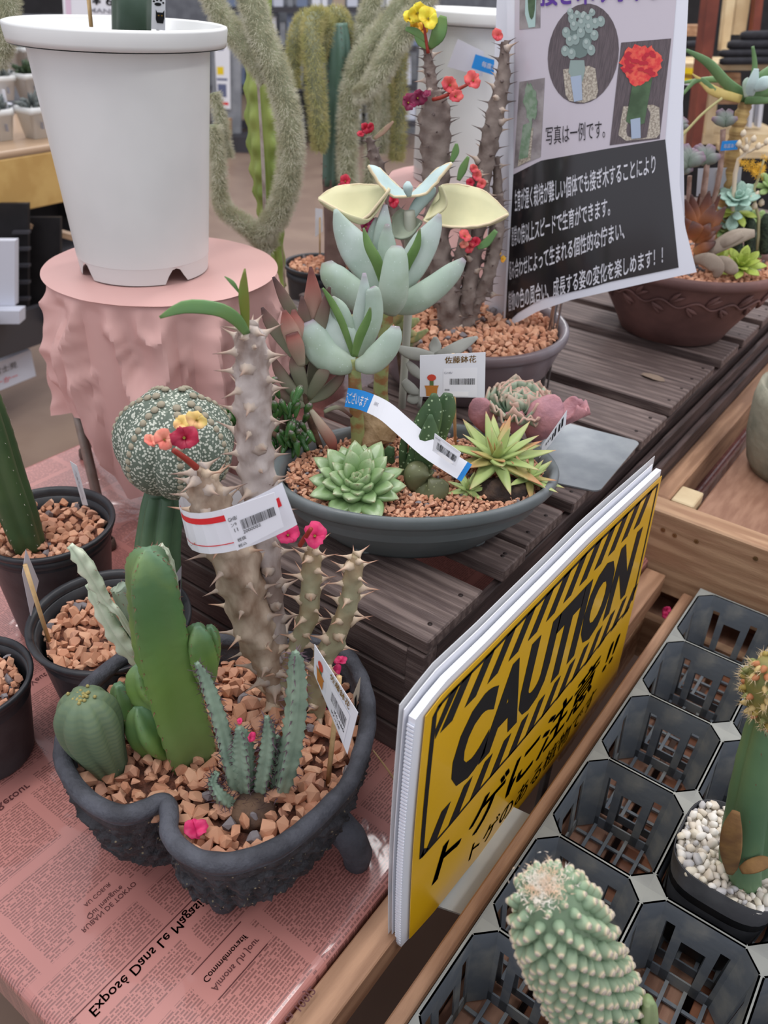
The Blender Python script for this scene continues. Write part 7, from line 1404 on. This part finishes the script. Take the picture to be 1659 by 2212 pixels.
m_knob = mat('knobbly_skin', (122, 144, 116), (104, 128, 100), ns=20, rough=0.5, lo=0.4, hi=0.7); m_knobt = mat('tubercle_skin', (126, 154, 118), ramp=[(0, (112, 136, 108)), (0.45, (142, 166, 136)), (0.84, (150, 168, 136)), (0.93, (206, 192, 158)), (1, (220, 208, 184))], ns=40, rough=0.55)
bk_ = Z(1335, 2260, zq+0.13); kc = thing('knobbly_cactus', 'knobbly grey green cactus with woolly white crown leaning over tray', 'cactus', bk_)
rows = [(1330, 2262, 70, 0.0), (1300, 2200, 86, -0.005), (1268, 2130, 96, -0.01), (1240, 2070, 98, -0.012), (1218, 2015, 98, -0.015), (1205, 1985, 95, -0.017), (1194, 1960, 86, -0.018), (1186, 1941, 73, -0.019), (1180, 1927, 55, -0.02), (1176, 1918, 32, -0.02), (1174, 1913, 8, -0.02)]
P_, R_ = pxpts(rows, bk_, 60); g = G(); g.tube(P_, [r*0.90 for r in R_], 32); g.build('body', m_knob, kc)
g = G(); g.lathe([(0.52, -0.25), (0.56, 0.1), (0.50, 0.42), (0.36, 0.74), (0.26, 0.92), (0.20, 1.0), (0.01, 1.02)], (0, 0, 0), 10); KM = mesh('tubercle', g.v, g.f, m_knobt, True, [min(1, max(0, (q.z+0.25)/1.27)) for q in g.v])
g = G(); g.lathe([(1, -0.3), (0.9, 0.4), (0.5, 0.7), (0.35, 0.3), (0.01, 0.1)], (0, 0, 0), 8); AM2 = mesh('areole', g.v, g.f, mat('dry_areole', (206, 196, 176), (150, 136, 128), ns=400, rough=0.9), True)
L_tot = sum((b-a).length for a, b in zip(P_, P_[1:])); kk = 0
s_ = 0.004; i = 0; acc = 0; ringn = 0
cum = [0]
for a, b in zip(P_, P_[1:]): cum.append(cum[-1]+(b-a).length)
stepl = 0.0098; zpos = 0.004
while zpos < cum[-1]-0.0015:
    j = max(0, min(len(cum)-2, next(q for q in range(len(cum)-1) if cum[q+1] >= zpos))); f = (zpos-cum[j])/(cum[j+1]-cum[j]); p = P_[j].lerp(P_[j+1], f); R = (R_[j]*(1-f)+R_[j+1]*f)*0.9; tg = (P_[j+1]-P_[j]).normalized(); slope = (R_[j+1]-R_[j])/(cum[j+1]-cum[j])
    e1 = tg.cross(FH).normalized(); e2 = tg.cross(e1); cnt = max(4, int(math.tau*R/0.0128))
    for k in range(cnt):
        th = (k+0.5*(ringn % 2))*math.tau/cnt+ringn*0.05+random.uniform(-0.05, 0.05); rad = e1*math.cos(th)+e2*math.sin(th)
        if rad.dot(CAM-p) < -0.6*(CAM-p).length: continue
        d = (rad-tg*max(-4, min(4, slope))*1.0-tg*0.12).normalized(); sz = 0.0112*random.uniform(0.88, 1.1)*max(0.55, min(1, R/0.03)); q = p+rad*R*0.96; o = place('tubercle', KM, kc, q, orient(d), (sz, sz, sz*0.95)); WP[o.name] = q; place('areole', AM2, o, q+d*sz*0.95, None, 0.0023); kk += 1
    zpos += stepl*max(0.12, min(1, 1/(1+slope*slope)**0.5)); ringn += 1
for o in list(kc.children):
    for c in o.children: c.location = (0, 0, 0.97); c.scale = (0.21, 0.21, 0.21)
g = G(); c = P_[-1]
for k in range(900):
    a = random.gauss(0, 0.008); b = random.gauss(0, 0.008); q = c+e1*a+e2*b+tg*0.002; d = (tg+Vector((random.gauss(0, 0.7), random.gauss(0, 0.7), random.gauss(0, 0.7)))).normalized()*0.0045; w_ = d.cross(CAM-q).normalized()*0.0003; g.add([q-w_, q+w_, q+d], [(0, 1, 2)])
tag(g.build('wool', mat('white_wool', (244, 238, 226), (236, 206, 176), ns=120, rough=0.9), kc, False), kind='stuff')
ridged(kc, [(1398, 2160, 14, -0.02), (1400, 2180, 22, -0.02), (1396, 2260, 26, -0.02)], bk_, mat('stock_pale_green', (126, 148, 100), (150, 164, 120), ns=20, rough=0.5), 4, 0.3, 8, 24, 0.4, name='stock')
# grafted column with bristly head in the right pot
b9 = Vector((q1[0], q1[1], zq+0.146)); b9 = Z(1598, 1880, b9.z); gc2 = thing('grafted_column_cactus', 'green ribbed column with brown scars and bristly head at right edge', 'cactus', b9)
m_sc = mat('scarred_green_skin', (84, 116, 84), (100, 132, 94), ns=10, rough=0.4, bump=0.08, wave=None, lo=0.35, hi=0.65); 
ridged(gc2, [(1612, 1905, 50), (1610, 1860, 58), (1620, 1780, 58), (1636, 1690, 56), (1650, 1610, 50), (1660, 1560, 44), (1664, 1540, 36)], b9, m_sc, 3, 0.34, 24, 48, 0.5, 7, 0.02, True, 'stock', m_spb, 8, 12)
m_scar = mat('brown_cork', (138, 104, 62), (118, 86, 54), ns=40, rough=0.8, bump=0.4, bs=80)
hd = [(1664, 1548, 34), (1662, 1520, 46), (1660, 1480, 48), (1660, 1450, 40), (1660, 1430, 20)]
P2, R2_ = pxpts(hd, b9, 10); g = G(); g.tube(P2, R2_, 20); g.build('head', mat('ochre_green_head', (132, 122, 66), (110, 112, 62), ns=60, rough=0.6), gc2)
g = G(); g.lathe([(0.5, -0.2), (0.5, 0.3), (0.25, 0.8), (0.01, 1)], (0, 0, 0), 7); OM = mesh('tubercle', g.v, g.f, mat('ochre_tubercle', (150, 130, 62), isl=[(150, 130, 62), (170, 110, 70), (120, 124, 70), (190, 166, 110)], rough=0.6), True)
sp = G()
for k in range(110):
    u = random.random(); x = u*8.9; i = int(x); p = P2[i].lerp(P2[i+1], x-i); R = R2_[i]*(1-(x-i))+R2_[i+1]*(x-i); th = random.random()*math.tau; tg = (P2[i+1]-P2[i]).normalized(); e1 = tg.cross(FH).normalized(); e2 = tg.cross(e1); d = e1*math.cos(th)+e2*math.sin(th)
    place('tubercle', OM, gc2, p+d*R, orient(d), 0.006)
    for _ in range(9):
        q = p+d*(R+0.003); dd_ = (d+Vector((random.gauss(0, 0.7), random.gauss(0, 0.7), random.gauss(0, 0.7)))).normalized()*0.009*random.uniform(0.6, 1.1); w_ = dd_.cross(CAM-q).normalized()*0.00025; sp.add([q-w_, q+w_, q+dd_], [(0, 1, 2)])
tag(sp.build('bristles', mat('straw_bristles', (214, 190, 150), rough=0.6), gc2, False), kind='stuff')
g = G(); P3_, R3_ = pxpts([(1580, 1888, 10, -0.018), (1578, 1840, 22, -0.028), (1582, 1790, 20, -0.03), (1590, 1752, 8, -0.026)], b9, 12); g.tube(P3_, R3_, 12, flat=0.25, wide=camwide); g.build('cork_scar', m_scar, gc2)
g = G(); P3_, R3_ = pxpts([(1600, 1880, 8, -0.034), (1622, 1872, 15, -0.036), (1650, 1862, 14, -0.034), (1662, 1856, 6, -0.032)], b9, 10); g.tube(P3_, R3_, 12, flat=0.25, wide=camwide); g.build('cork_scar', m_scar, gc2)
# fallen petals on the ledge
for k, (x, y, r_) in enumerate(((1439, 1318, 10), (1438, 1330, 9), (1480, 1296, 10))): loose_petal(('pink petal standing on timber ledge, upper one', 'pink petal on timber ledge, just below another', 'pink petal beside the black tray corner')[k], x, y, -0.075 if k < 2 else -0.07, r_, 'magenta', 50+k)
# small crumb of bark on the slats
c = Z(1412, 815, ZT+0.003); g = G(); v, f = rock_data(5); g.add([Vector((u.x*0.045, u.y*0.03, u.z*0.012)) for u in v], f); g.v = [q+c for q in g.v]; tag(g.build('bark_chip', mat('bark_grey', (138, 120, 104), rough=0.9), None, False, origin=c), 'flat grey bark chip lying on the crate slats', 'chip')
